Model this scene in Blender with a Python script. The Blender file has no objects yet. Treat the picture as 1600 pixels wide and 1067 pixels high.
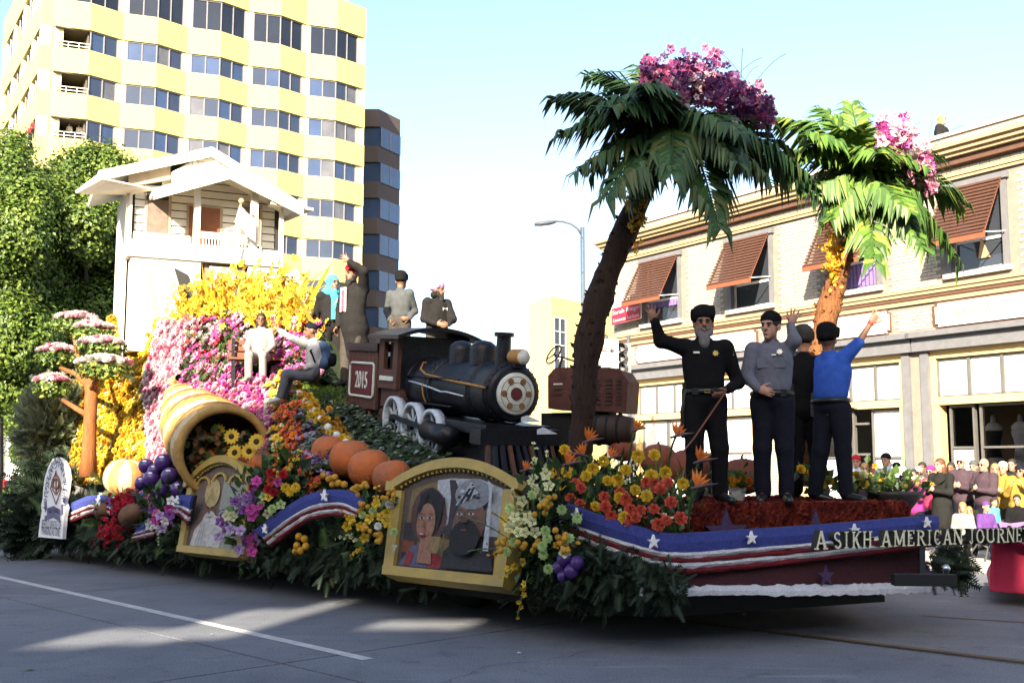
import bpy, math, random
import numpy as np
from mathutils import Vector, Matrix, noise as mnoise
R = math.radians
rnd = random.Random(7)
rng = np.random.default_rng(11)
SC = bpy.context.scene
COL = SC.collection

# ------------------------------------------------------------------ camera, world, sun, exposure
FPX, CXP, CYP, HOR, EYE = 1700.0, 800.0, 533.5, 725.0, 1.6
PITCH = math.atan((HOR - CYP) / FPX)
cam_d = bpy.data.cameras.new('camera'); cam = bpy.data.objects.new('camera', cam_d); COL.objects.link(cam)
cam_d.lens = 36.0 * FPX / 1600.0; cam_d.sensor_width = 36.0; cam_d.clip_end = 3000; cam_d.clip_start = 0.05
cam.location = (0, 0, EYE); cam.rotation_euler = (R(90) + PITCH, 0, 0)
SC.camera = cam
SUN_DIR = Vector((-0.365, -1.275, 0.66)).normalized()          # towards the sun
SUN_EL = math.asin(SUN_DIR.z); SUN_AZ = math.atan2(SUN_DIR.x, SUN_DIR.y)
w = bpy.data.worlds.new('World'); SC.world = w; w.use_nodes = True
nt = w.node_tree
sky = nt.nodes.new('ShaderNodeTexSky'); sky.sky_type = 'NISHITA'; sky.sun_disc = False
sky.sun_elevation = SUN_EL; sky.sun_rotation = SUN_AZ
sky.air_density = 1.0; sky.dust_density = 2.6; sky.ozone_density = 1.2
nt.links.new(sky.outputs[0], nt.nodes['Background'].inputs[0])
nt.nodes['Background'].inputs[1].default_value = 0.10
sun_d = bpy.data.lights.new('sun', 'SUN'); sun = bpy.data.objects.new('sun', sun_d); COL.objects.link(sun)
sun_d.energy = 5.0; sun_d.angle = R(0.5); sun_d.color = (1.0, 0.88, 0.68)
sun.rotation_euler = SUN_DIR.to_track_quat('Z', 'Y').to_euler()
sun.location = (0, -10, 30)
SC.view_settings.view_transform = 'Standard'; SC.view_settings.look = 'None'
SC.view_settings.exposure = 2.1; SC.view_settings.gamma = 1.0; SC.view_settings.use_curve_mapping = False
SC.cycles.use_denoising = True
SC.cycles.max_bounces = 5; SC.cycles.diffuse_bounces = 3; SC.cycles.glossy_bounces = 2
SC.cycles.transparent_max_bounces = 6; SC.cycles.caustics_reflective = False; SC.cycles.caustics_refractive = False

def P(px, py, Y):
    "point seen at photo pixel (px,py) at horizontal distance Y in front of the camera"
    x = (px - CXP) / FPX; u = (CYP - py) / FPX
    dy = math.cos(PITCH) - u * math.sin(PITCH); dz = math.sin(PITCH) + u * math.cos(PITCH)
    k = Y / dy
    return np.array((x * k, Y, EYE + dz * k))
def ray(px, py):
    return P(px, py, 1.0) - np.array((0, 0, EYE))
def hit(px, py, p0, n):
    d = ray(px, py); o = np.array((0, 0, EYE)); n = np.asarray(n, float)
    return o + d * (np.dot(np.asarray(p0, float) - o, n) / np.dot(d, n))
def ground(px, py, z=0.0):
    return hit(px, py, (0, 0, z), (0, 0, 1))

# ------------------------------------------------------------------ mesh helpers
def unit(v):
    v = np.asarray(v, float); return v / (np.linalg.norm(v) + 1e-12)
def A3(*a): return np.array(a, float)
Z3 = np.array((0.0, 0.0, 1.0))

class G:
    def __init__(s): s.v = []; s.n = 0; s.f = []          # f: (array k x c, mat)
    def add(s, v, f, m=0):
        v = np.asarray(v, float).reshape(-1, 3)
        by = {}
        for q in f: by.setdefault(len(q), []).append(q)
        for c, q in by.items():
            q = np.asarray(q, np.int64) + s.n
            s.f.append((q, np.full(len(q), m, np.int32)))
        s.v.append(v); s.n += len(v); return s
    def addarr(s, v, f, m):
        s.f.append((np.asarray(f, np.int64) + s.n, np.asarray(m, np.int32) if np.ndim(m) else np.full(len(f), m, np.int32)))
        s.v.append(v); s.n += len(v); return s
    def box(s, c, size, m=0, U=(1, 0, 0), V=(0, 1, 0), W=(0, 0, 1)):
        c = np.asarray(c, float); U, V, W = [np.asarray(q, float) * h / 2 for q, h in zip((U, V, W), size)]
        vs = [c + a * U + b * V + d * W for d in (-1, 1) for b in (-1, 1) for a in (-1, 1)]
        f = [(0, 2, 3, 1), (4, 5, 7, 6), (0, 1, 5, 4), (2, 6, 7, 3), (0, 4, 6, 2), (1, 3, 7, 5)]
        if np.dot(np.cross(U, V), W) < 0: f = [q[::-1] for q in f]
        return s.add(vs, f, m)
    def bar(s, p, q, w, h, m=0, up=(0, 0, 1)):
        p, q = np.asarray(p, float), np.asarray(q, float); d = q - p; L = np.linalg.norm(d); d = d / L
        sd = unit(np.cross(d, up)); u = np.cross(sd, d)
        return s.box((p + q) / 2, (L, w, h), m, d, sd, u)
    def tube(s, pts, rad, n=8, m=0, cap=True, flat=1.0):
        pts = np.asarray(pts, float); k = len(pts)
        rad = np.full(k, rad, float) if np.ndim(rad) == 0 else np.asarray(rad, float)
        T = np.gradient(pts, axis=0); T /= np.linalg.norm(T, axis=1)[:, None] + 1e-9
        a = A3(0, 0, 1) if abs(T[0][2]) < .9 else A3(1, 0, 0)
        U = unit(np.cross(T[0], a)); vs = []
        th = np.arange(n) * 2 * math.pi / n
        for i in range(k):
            U = unit(U - T[i] * np.dot(U, T[i])); V = np.cross(T[i], U)
            vs.append(pts[i] + rad[i] * (np.cos(th)[:, None] * U + flat * np.sin(th)[:, None] * V))
        f = []
        for i in range(k - 1):
            for j in range(n):
                j2 = (j + 1) % n
                f.append((i * n + j, i * n + j2, (i + 1) * n + j2, (i + 1) * n + j))
        if cap: f.append(tuple(range(n))[::-1]); f.append(tuple((k - 1) * n + j for j in range(n)))
        return s.add(np.concatenate(vs), f, m)
    def lathe(s, prof, o, axis=(0, 0, 1), n=16, m=0, ribs=0, ribamp=0.0, cap=True, sx=1.0):
        o = np.asarray(o, float); W = unit(axis); a = A3(0, 0, 1) if abs(W[2]) < .9 else A3(1, 0, 0)
        U = unit(np.cross(a, W)); V = np.cross(W, U)
        th = np.arange(n) * 2 * math.pi / n
        md = 1 - ribamp * np.abs(np.cos(th * ribs / 2)) if ribs else np.ones(n)
        vs = [o + W * z + r * (sx * (md * np.cos(th))[:, None] * U + (md * np.sin(th))[:, None] * V) for r, z in prof]
        f = []; k = len(prof)
        for i in range(k - 1):
            for j in range(n):
                j2 = (j + 1) % n
                f.append((i * n + j, i * n + j2, (i + 1) * n + j2, (i + 1) * n + j))
        if cap: f.append(tuple(range(n))[::-1]); f.append(tuple((k - 1) * n + j for j in range(n)))
        return s.add(np.concatenate(vs), f, m)
    def ball(s, c, r, n=14, k=9, m=0, axis=(0, 0, 1), squash=1.0):
        prof = [(max(1e-3, r * math.sin(math.pi * i / k)), -r * squash * math.cos(math.pi * i / k)) for i in range(k + 1)]
        return s.lathe(prof, c, axis, n, m)
    def prism(s, pts, N, m=0, mside=None):
        "closed slab: planar outline pts, extruded by vector N"
        pts = np.asarray(pts, float); k = len(pts); N = np.asarray(N, float)
        nn = sum(np.cross(pts[i] - pts[0], pts[(i + 1) % k] - pts[0]) for i in range(k))
        if np.dot(nn, N) > 0: pts = pts[::-1]
        vs = np.concatenate([pts, pts + N])
        s.add(vs, [tuple(range(k)), tuple(range(2 * k - 1, k - 1, -1))], m)
        f = [(i, k + i, k + (i + 1) % k, (i + 1) % k) for i in range(k)]
        return s.add(vs, f, m if mside is None else mside)
    def grid(s, pts, m=0, flip=False):
        "pts array (r,c,3)"
        pts = np.asarray(pts, float); r, c = pts.shape[:2]
        f = [(i * c + j, i * c + j + 1, (i + 1) * c + j + 1, (i + 1) * c + j) for i in range(r - 1) for j in range(c - 1)]
        if flip: f = [q[::-1] for q in f]
        return s.add(pts.reshape(-1, 3), f, m)
    def slab(s, pts, N, m=0):
        "sheet pts (r,c,3) given thickness N (vector)"
        pts = np.asarray(pts, float); r, c = pts.shape[:2]
        s.grid(pts, m); s.grid(pts + N, m, True)
        per = lambda q: np.concatenate([q[0], q[1:, -1], q[-1, -2::-1], q[-2:0:-1, 0]])
        ed, ed2 = per(pts), per(pts + N)
        k = len(ed); vs = np.concatenate([ed, ed2])
        return s.add(vs, [(i, (i + 1) % k, k + (i + 1) % k, k + i) for i in range(k)], m)
    def mesh(s, name, mats, smooth=False):
        me = bpy.data.meshes.new(name)
        V = np.concatenate(s.v) if s.v else np.zeros((0, 3))
        me.vertices.add(len(V)); me.vertices.foreach_set('co', V.astype(np.float32).ravel())
        loops = np.concatenate([q.ravel() for q, _ in s.f]); sizes = np.concatenate([np.full(len(q), q.shape[1]) for q, _ in s.f])
        mi = np.concatenate([x for _, x in s.f])
        me.loops.add(len(loops)); me.loops.foreach_set('vertex_index', loops.astype(np.int32))
        st = np.concatenate([[0], np.cumsum(sizes)[:-1]])
        me.polygons.add(len(sizes)); me.polygons.foreach_set('loop_start', st.astype(np.int32))
        if not isinstance(mats, (list, tuple)): mats = [mats]
        for m in mats: me.materials.append(m)
        me.polygons.foreach_set('material_index', mi)
        me.polygons.foreach_set('use_smooth', np.full(len(sizes), bool(smooth)))
        me.update(calc_edges=True)
        return me
    def build(s, name, mats, parent=None, smooth=False):
        return link(name, s.mesh(name, mats, smooth), parent)

def link(name, me, parent=None, loc=None):
    o = bpy.data.objects.new(name, me); COL.objects.link(o)
    if loc is not None: o.location = loc
    if parent is not None:
        o.parent = parent
        if parent.type == 'EMPTY': o.matrix_parent_inverse = Matrix.Translation(-Vector(parent.location))
        elif Vector(parent.location).length > 0: o.matrix_parent_inverse = Matrix.Translation(-Vector(parent.location))
    return o
def tag(o, label=None, cat=None, group=None, kind=None):
    if label: o['label'] = label
    if cat: o['category'] = cat
    if group: o['group'] = group
    if kind: o['kind'] = kind
    return o
def thing(name, loc, label, cat, group=None):
    o = bpy.data.objects.new(name, None); COL.objects.link(o); o.location = tuple(float(q) for q in loc)
    o.empty_display_size = .2
    return tag(o, label, cat, group)

# ------------------------------------------------------------------ materials
MATS = {}
def mat(name, c, rough=.65, var=.12, scale=6.0, bump=0.0, metal=0.0, spec=.35, c2=None, detail=4, stretch=None, emit=None, sheen=0, alpha=None, bscale=None, bdist=.02):
    if name in MATS: return MATS[name]
    m = bpy.data.materials.new(name); m.use_nodes = True; t = m.node_tree; b = t.nodes['Principled BSDF']
    b.inputs['Roughness'].default_value = rough; b.inputs['Metallic'].default_value = metal
    b.inputs['Specular IOR Level'].default_value = spec
    tc = t.nodes.new('ShaderNodeTexCoord'); src = tc.outputs['Object']
    if stretch:
        mp = t.nodes.new('ShaderNodeMapping'); mp.inputs['Scale'].default_value = stretch
        t.links.new(src, mp.inputs[0]); src = mp.outputs[0]
    nz = t.nodes.new('ShaderNodeTexNoise'); nz.inputs['Scale'].default_value = scale; nz.inputs['Detail'].default_value = detail
    nz.inputs['Roughness'].default_value = .65
    t.links.new(src, nz.inputs['Vector'])
    cr = t.nodes.new('ShaderNodeValToRGB')
    lo = [q * (1 - var) for q in c]; hi = [min(1, q * (1 + var)) for q in c]
    if c2 is not None: lo, hi = list(c), list(c2)
    cr.color_ramp.elements[0].position = .32; cr.color_ramp.elements[1].position = .68
    cr.color_ramp.elements[0].color = (*lo, 1); cr.color_ramp.elements[1].color = (*hi, 1)
    t.links.new(nz.outputs['Fac'], cr.inputs[0]); t.links.new(cr.outputs[0], b.inputs['Base Color'])
    if bump:
        n2 = t.nodes.new('ShaderNodeTexNoise'); n2.inputs['Scale'].default_value = bscale or scale * 4; n2.inputs['Detail'].default_value = 5
        t.links.new(src, n2.inputs['Vector'])
        bp = t.nodes.new('ShaderNodeBump'); bp.inputs['Strength'].default_value = bump; bp.inputs['Distance'].default_value = bdist
        t.links.new(n2.outputs['Fac'], bp.inputs['Height']); t.links.new(bp.outputs[0], b.inputs['Normal'])
    if emit:
        b.inputs['Emission Color'].default_value = (*emit[0], 1); b.inputs['Emission Strength'].default_value = emit[1]
    MATS[name] = m
    return m
def leafmat(name, c, c2, scale=1.2, rough=.45, trans=.25):
    if name in MATS: return MATS[name]
    m = mat(name, c, rough, c2=c2, scale=scale, detail=3, spec=.4)
    b = m.node_tree.nodes['Principled BSDF']; t = m.node_tree
    out = t.nodes['Material Output']; tr = t.nodes.new('ShaderNodeBsdfTranslucent'); mx = t.nodes.new('ShaderNodeMixShader')
    cr = [n for n in t.nodes if n.type == 'VALTORGB'][0]
    t.links.new(cr.outputs[0], tr.inputs[0]); mx.inputs[0].default_value = trans
    t.links.new(b.outputs[0], mx.inputs[1]); t.links.new(tr.outputs[0], mx.inputs[2]); t.links.new(mx.outputs[0], out.inputs[0])
    return m
def glassmat(name, c=(.03, .035, .045), rough=.06, spec=.8, var=.3, scale=.15):
    return mat(name, c, rough, var=var, scale=scale, spec=spec)

# ------------------------------------------------------------------ scattering of small pieces
def frames(nrm):
    n = nrm / (np.linalg.norm(nrm, axis=1)[:, None] + 1e-9)
    a = np.where(np.abs(n[:, 2:3]) < .9, A3(0, 0, 1), A3(1, 0, 0))
    u = np.cross(a, n); u /= np.linalg.norm(u, axis=1)[:, None] + 1e-9
    return u, np.cross(n, u), n
def scatter(g, proto, pos, nrm, sc, m=0, spin=True):
    pv, pf = np.asarray(proto[0], float), proto[1]
    pos = np.asarray(pos, float); N = len(pos); sc = np.broadcast_to(np.asarray(sc, float), (N,))
    u, v, n = frames(np.asarray(nrm, float))
    a = rng.random(N) * 6.2832 if spin else np.zeros(N)
    ca, sa = np.cos(a)[:, None], np.sin(a)[:, None]
    u2 = u * ca + v * sa; v2 = v * ca - u * sa
    vs = pos[:, None, :] + sc[:, None, None] * (pv[None, :, 0:1] * u2[:, None] + pv[None, :, 1:2] * v2[:, None] + pv[None, :, 2:3] * n[:, None])
    m = np.broadcast_to(np.asarray(m), (N,)); by = {}
    for q in pf: by.setdefault(len(q), []).append(q)
    off = (np.arange(N) * len(pv))[:, None, None]
    base = g.n; g.v.append(vs.reshape(-1, 3)); g.n += N * len(pv)
    for c, q in by.items():
        q = np.asarray(q)
        g.f.append(((q[None] + off).reshape(-1, c) + base, np.repeat(m, len(q)).astype(np.int32)))
    return g

def proto_petals(rings, cup=.3):
    "rings: (count, radius, width, z0, z1, phase) petals as folded kites"
    v, f = [], []
    for n, r, wd, z0, z1, ph in rings:
        for i in range(n):
            a = ph + 2 * math.pi * i / n; c, s = math.cos(a), math.sin(a); k = len(v)
            r0 = r * .12
            v += [(c * r0, s * r0, z0), (c * r * .6 - s * wd / 2, s * r * .6 + c * wd / 2, z0 + (z1 - z0) * .55), (c * r, s * r, z1), (c * r * .6 + s * wd / 2, s * r * .6 - c * wd / 2, z0 + (z1 - z0) * .55)]
            f += [(k, k + 3, k + 2), (k, k + 2, k + 1)]
    return np.array(v), f
ROSE = proto_petals([(7, 1, 1.0, 0, .50, 0), (6, .84, .9, .05, .78, .6), (5, .6, .7, .12, .95, .3), (4, .34, .45, .2, 1.02, .8)])
MUM = proto_petals([(8, 1, .7, 0, .1, 0), (8, .85, .6, .1, .4, .4), (6, .6, .5, .2, .65, .2), (4, .3, .4, .3, .8, .5)])
DAISY = proto_petals([(7, 1, .75, 0, .25, 0), (4, .45, .5, .1, .5, .4)])
ORCHID = proto_petals([(5, 1, .8, 0, .3, 0), (3, .5, .5, .05, .6, .5)])
LEAF = (np.array([(0, 0, 0), (-.32, .45, .12), (0, 1, 0.02), (.32, .45, .12), (0, .45, .02)]), [(0, 4, 1), (1, 4, 2), (0, 3, 4), (4, 3, 2)])
LEAFQ = (np.array([(0, 0, 0), (-.36, .5, .1), (0, 1, 0), (.36, .5, .1)]), [(0, 3, 2), (0, 2, 1)])
def proto_fir():
    v, f = [], []
    for i in range(11):
        t = i / 10
        for sgn in (-1, 1):
            k = len(v); y = t * .95; L = .34 * (1 - .55 * t); wd = .05
            v += [(0, y - wd, 0), (0, y + wd, .02), (sgn * L, y + L * .6, .03 * (-1) ** i - .04)]
            f.append((k, k + 1, k + 2) if sgn < 0 else (k, k + 2, k + 1))
    k = len(v); v += [(-.025, 0, 0), (.025, 0, 0), (0, 1.1, 0)]; f.append((k, k + 1, k + 2))
    return np.array(v), f
FIR = proto_fir()
def proto_blade(bend=.5, wd=.06):
    v, f = [], []; n = 5
    for i in range(n + 1):
        t = i / n; ww = wd * (1 - t) ** .6 * (0.5 + 1.0 * min(1, t * 4)); z = t; y = bend * t * t
        v += [(-ww, y, z * (1 - .25 * bend * t)), (ww, y, z * (1 - .25 * bend * t))]
        if i: k = 2 * i - 2; f.append((k, k + 1, k + 3, k + 2))
    return np.array(v), f
BLADE = proto_blade()

def bil(c, N, jit=0.0):
    "N random points on the bilinear patch c = [p00,p10,p11,p01]; returns points, normals"
    c = [np.asarray(q, float) for q in c]; s, t = rng.random(N)[:, None], rng.random(N)[:, None]
    p = (1 - s) * (1 - t) * c[0] + s * (1 - t) * c[1] + s * t * c[2] + (1 - s) * t * c[3]
    n = np.cross(c[1] - c[0], c[3] - c[0]); n = unit(n)
    toc = unit(-(c[0] + c[2]) / 2 + A3(0, 0, EYE))
    if np.dot(n, toc) < 0: n = -n
    return p + rng.normal(size=(N, 3)) * jit, np.repeat(n[None], N, 0), s[:, 0], t[:, 0]

# ------------------------------------------------------------------ text as mesh
_TX = {}
def text_vf(txt, ext=0.0, font=None):
    key = (txt, ext)
    if key in _TX: return _TX[key]
    cu = bpy.data.curves.new('lettering', 'FONT'); cu.body = txt; cu.size = 1.0; cu.extrude = ext; cu.resolution_u = 3
    cu.align_x = 'LEFT'
    o = bpy.data.objects.new('lettering', cu); COL.objects.link(o)
    dg = bpy.context.evaluated_depsgraph_get(); me = bpy.data.meshes.new_from_object(o.evaluated_get(dg))
    v = np.zeros(len(me.vertices) * 3); me.vertices.foreach_get('co', v); v = v.reshape(-1, 3)
    f = [tuple(p.vertices) for p in me.polygons]; nz = [p.normal.z for p in me.polygons]
    bpy.data.objects.remove(o); bpy.data.curves.remove(cu); bpy.data.meshes.remove(me)
    _TX[key] = (v, f, nz); return _TX[key]
def put_text(g, txt, o, U, V, height=None, width=None, m=0, ext=0.0, mside=None, center=True):
    "lay text with its lower left (or centre) at o, along U (unit), up V (unit)"
    v, f, nz = text_vf(txt, 0.5 if ext else 0.0)
    if not len(v): return g
    lo, hi = v.min(0), v.max(0); U, V = np.asarray(U, float), np.asarray(V, float); N = np.cross(U, V)
    sy = height / max(hi[1] - lo[1], 1e-6) if height else None; sx = width / max(hi[0] - lo[0], 1e-6) if width else None
    sx = sx or sy; sy = sy or sx
    c = (lo + hi) / 2 if center else np.array((lo[0], lo[1], 0))
    q = np.asarray(o, float) + ((v[:, 0:1] - c[0]) * sx) * U + ((v[:, 1:2] - c[1]) * sy) * V + (v[:, 2:3] * ext) * N
    front = [a for a, z in zip(f, nz) if z > .5 or not ext]; rest = [a for a, z in zip(f, nz) if not (z > .5 or not ext)]
    k = g.n
    g.add(q, front, m)
    if rest:
        g.add(q, rest, m if mside is None else mside)
    return g
# ------------------------------------------------------------------ more material helpers
def world_coords(m):
    t = m.node_tree; tc = [n for n in t.nodes if n.type == 'TEX_COORD'][0]
    gp = t.nodes.new('ShaderNodeNewGeometry')
    for l in list(t.links):
        if l.from_node == tc: t.links.new(gp.outputs['Position'], l.to_socket)
    return m
def rand_tint(m, amt=.35):
    "each separate object a little lighter or darker"
    t = m.node_tree; b = t.nodes['Principled BSDF']; src = b.inputs['Base Color'].links[0].from_socket
    oi = t.nodes.new('ShaderNodeObjectInfo'); mr = t.nodes.new('ShaderNodeMapRange')
    mr.inputs['To Min'].default_value = 1 - amt; mr.inputs['To Max'].default_value = 1 + amt * .5
    t.links.new(oi.outputs['Random'], mr.inputs[0])
    hs = t.nodes.new('ShaderNodeHueSaturation'); t.links.new(mr.outputs[0], hs.inputs['Value']); t.links.new(src, hs.inputs['Color'])
    t.links.new(hs.outputs[0], b.inputs['Base Color']); return m

E1 = A3(.70, -.714, 0); E2 = A3(.714, .70, 0); E1 /= np.linalg.norm(E1); E2 = A3(-E1[1], E1[0], 0)

# ------------------------------------------------------------------ road: concrete slabs with open joints
m_joint = mat('joint_tar', (.018, .017, .016), .9)
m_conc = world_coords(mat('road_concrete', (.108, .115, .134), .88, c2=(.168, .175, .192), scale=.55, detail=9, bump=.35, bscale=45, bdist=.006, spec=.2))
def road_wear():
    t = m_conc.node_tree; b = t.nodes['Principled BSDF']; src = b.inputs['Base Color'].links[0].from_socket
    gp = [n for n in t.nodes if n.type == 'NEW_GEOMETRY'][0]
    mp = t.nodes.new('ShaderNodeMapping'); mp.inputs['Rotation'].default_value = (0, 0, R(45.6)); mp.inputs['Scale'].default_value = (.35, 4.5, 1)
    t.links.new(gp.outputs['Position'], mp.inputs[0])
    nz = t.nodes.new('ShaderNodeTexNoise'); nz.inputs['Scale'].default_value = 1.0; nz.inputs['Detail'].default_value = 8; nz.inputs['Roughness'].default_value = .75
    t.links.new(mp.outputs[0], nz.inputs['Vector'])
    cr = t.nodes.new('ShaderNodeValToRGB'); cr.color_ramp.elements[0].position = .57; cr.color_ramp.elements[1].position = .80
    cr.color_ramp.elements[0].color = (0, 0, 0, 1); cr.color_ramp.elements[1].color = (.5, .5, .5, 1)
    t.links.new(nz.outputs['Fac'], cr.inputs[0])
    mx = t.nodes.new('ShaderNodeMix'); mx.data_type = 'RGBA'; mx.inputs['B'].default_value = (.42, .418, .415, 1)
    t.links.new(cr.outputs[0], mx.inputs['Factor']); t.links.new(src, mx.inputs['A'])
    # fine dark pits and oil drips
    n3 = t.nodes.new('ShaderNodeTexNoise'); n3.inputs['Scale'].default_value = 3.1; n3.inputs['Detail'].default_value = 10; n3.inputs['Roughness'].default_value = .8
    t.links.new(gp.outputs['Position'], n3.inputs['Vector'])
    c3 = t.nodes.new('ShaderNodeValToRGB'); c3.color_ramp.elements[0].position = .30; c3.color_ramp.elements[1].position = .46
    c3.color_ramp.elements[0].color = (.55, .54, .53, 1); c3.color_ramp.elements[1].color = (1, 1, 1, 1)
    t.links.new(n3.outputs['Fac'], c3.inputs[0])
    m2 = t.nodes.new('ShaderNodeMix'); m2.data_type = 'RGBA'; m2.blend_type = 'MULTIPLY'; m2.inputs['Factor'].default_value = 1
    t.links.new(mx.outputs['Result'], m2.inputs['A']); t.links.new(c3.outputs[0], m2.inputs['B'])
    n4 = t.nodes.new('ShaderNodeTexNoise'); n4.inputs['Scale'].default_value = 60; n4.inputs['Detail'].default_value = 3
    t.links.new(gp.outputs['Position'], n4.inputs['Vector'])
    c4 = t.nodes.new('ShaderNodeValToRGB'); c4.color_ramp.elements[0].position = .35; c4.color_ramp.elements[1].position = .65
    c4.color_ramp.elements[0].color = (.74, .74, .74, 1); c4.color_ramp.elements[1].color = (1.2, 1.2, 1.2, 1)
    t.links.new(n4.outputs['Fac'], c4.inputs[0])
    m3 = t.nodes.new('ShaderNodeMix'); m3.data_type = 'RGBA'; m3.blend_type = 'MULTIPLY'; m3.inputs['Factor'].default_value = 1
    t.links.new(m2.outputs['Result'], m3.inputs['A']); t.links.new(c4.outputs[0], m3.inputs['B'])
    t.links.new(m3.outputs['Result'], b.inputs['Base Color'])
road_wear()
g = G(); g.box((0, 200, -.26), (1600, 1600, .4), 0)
road = g.build('road', m_joint); tag(road, kind='structure')
G0 = ground(440, 1036)
SX, SY = 6.1, 4.2
g = G(); g.box(E1 * SX / 2 + E2 * SY / 2 + A3(0, 0, -.05), (SX - .028, SY - .028, .1), 0, E1, E2, Z3)
slab_me = g.mesh('slab', m_conc)
for i in range(-10, 7):
    for j in range(-4, 12):
        c = G0 + E1 * SX * (i + .5) + E2 * SY * (j + .5)
        if -3 < c[1] < 62 and abs(c[0]) < .62 * c[1] + 9:
            link('slab', slab_me, road, G0 + E1 * SX * i + E2 * SY * j)
m_paint = world_coords(mat('road_paint', (.50, .49, .47), .8, c2=(.30, .29, .28), scale=5, detail=8))
m_tar = mat('tar_line', (.02, .019, .018), .7); m_rust = world_coords(mat('orange_line', (.16, .09, .04), .85, c2=(.10, .07, .05), scale=3))
def stripe(name, a, b, wd, m, z=.004):
    a, b = np.array(a), np.array(b); d = unit(b - a); s = A3(-d[1], d[0], 0) * wd / 2
    g = G(); g.add([a - s + Z3 * z, b - s + Z3 * z, b + s + Z3 * z, a + s + Z3 * z], [(0, 1, 2, 3)]); o = g.build(name, m); tag(o, kind='structure')
stripe('lane_line', ground(-150, 868), ground(575, 1030), .12, m_paint)
stripe('lane_line', ground(-20, 848), ground(330, 866), .11, m_paint)
stripe('lane_line', ground(-20, 824), ground(130, 828), .12, m_paint)
stripe('lane_line', ground(1495, 912), ground(1720, 923), .11, m_paint)
stripe('centre_line', ground(1440, 962), ground(1720, 980), .07, m_rust)
stripe('centre_line', ground(985, 959), ground(1720, 1047), .09, m_rust, .004)
stripe('tar_line', ground(985, 961), ground(1720, 1051), .05, m_tar, .008)

def crack(pts, wd):
    pts = [ground(*p) for p in pts]; n = 40; t = np.linspace(0, len(pts) - 1, n); c = np.stack([np.interp(t, range(len(pts)), np.array(pts)[:, i]) for i in range(3)], 1)
    c[:, :2] += rng.normal(size=(n, 2)) * .025; d = np.gradient(c, axis=0); d /= np.linalg.norm(d, axis=1)[:, None]; sd = np.stack([-d[:, 1], d[:, 0], 0 * d[:, 0]], 1) * (wd * rng.uniform(.3, 1, n))[:, None]
    g = G(); g.grid([c - sd + Z3 * .005, c + sd + Z3 * .005], 0, True); o = g.build('crack', m_joint); tag(o, kind='structure')
crack([(690, 1067), (760, 1040), (860, 1030), (1010, 1000), (1080, 1005)], .004)
# ------------------------------------------------------------------ brick building on the right
W0 = A3(8.99, 23.5, 0); DF = A3(-.545, .839, 0); DF /= np.linalg.norm(DF); NF = A3(-DF[1], DF[0], 0)
if NF[1] > 0: NF = -NF
def W(s, z, e=0.0): return W0 + DF * s + NF * e + Z3 * z
def WS(px, py, e=0.0):
    h = hit(px, py, W0 + NF * e, NF); return float(np.dot(h - W0, DF)), float(h[2])
def wbox(g, s0, s1, z0, z1, e0, e1, m=0):
    g.box(W((s0 + s1) / 2, (z0 + z1) / 2, (e0 + e1) / 2), (abs(s1 - s0), abs(e1 - e0), abs(z1 - z0)), m, DF, NF, Z3)
# pavement and kerb in front of it
m_pave = world_coords(mat('pavement_concrete', (.40, .38, .35), .85, var=.18, scale=1.5, bump=.2))
m_kerb = world_coords(mat('kerb_concrete', (.34, .32, .29), .85, var=.2, scale=3))
g = G(); wbox(g, -30, 60, -.2, .14, 0.0, 5.4); pv = g.build('pavement', m_pave); tag(pv, kind='structure')
g = G(); wbox(g, -30, 60, -.2, .15, 5.4, 5.58); o = g.build('kerb', m_kerb); tag(o, kind='structure')
m_brick = world_coords(mat('cream_brick', (.355, .325, .275), .8, var=.12, scale=5, bump=.1)); rand_tint(m_brick, .16)
m_mortar = mat('mortar', (.19, .17, .14), .9)
m_tan = mat('tan_trim', (.38, .27, .145), .6, var=.08); m_white = mat('white_paint', (.60, .58, .53), .55, var=.05)
m_grey = mat('grey_frame', (.13, .13, .14), .55, var=.12); m_brown = mat('red_brown_trim', (.10, .05, .032), .6)
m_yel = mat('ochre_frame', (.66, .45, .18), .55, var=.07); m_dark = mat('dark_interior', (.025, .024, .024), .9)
m_pane = glassmat('window_glass'); m_mull = mat('mullion', (.10, .095, .09), .5)
m_awn = mat('awning_slat', (.075, .034, .022), .6, var=.2, scale=9, stretch=(1, 1, 1)); m_awnf = mat('awning_front', (.19, .062, .03), .6)
m_panel = mat('white_glazing', (.70, .69, .66), .25, var=.06, scale=1.0)
wx = [WS(1004, 513)[0], WS(1066, 513)[0], WS(1139, 499)[0], WS(1211, 499)[0], WS(1290, 470)[0], WS(1380, 467)[0], WS(1481, 449)[0], WS(1581, 437)[0]]
WIN = [(wx[1], wx[0]), (wx[3], wx[2]), (wx[5], wx[4]), (wx[7], wx[6])]
w_extra = (wx[7] - 3.9, wx[7] - 2.2)
Z_WB, Z_WT = 5.62, 7.42
SFR = [(WS(1187, 600)[0], WS(985, 640)[0]), (WS(1424, 600)[0], WS(1236, 600)[0]), (WS(1440, 600)[0] - 7.5, WS(1441, 600)[0])]
S_END = WS(957, 480)[0]; S_NEAR = -14.0
holes = [(a, b, Z_WB, Z_WT) for a, b in WIN + [w_extra]] + [(a, b, .14, 4.02) for a, b in SFR]
bb = thing('brick_building', W(2, .1, -2), 'cream brick two storey building with brown slatted awnings and grey shopfronts', 'building')
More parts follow.
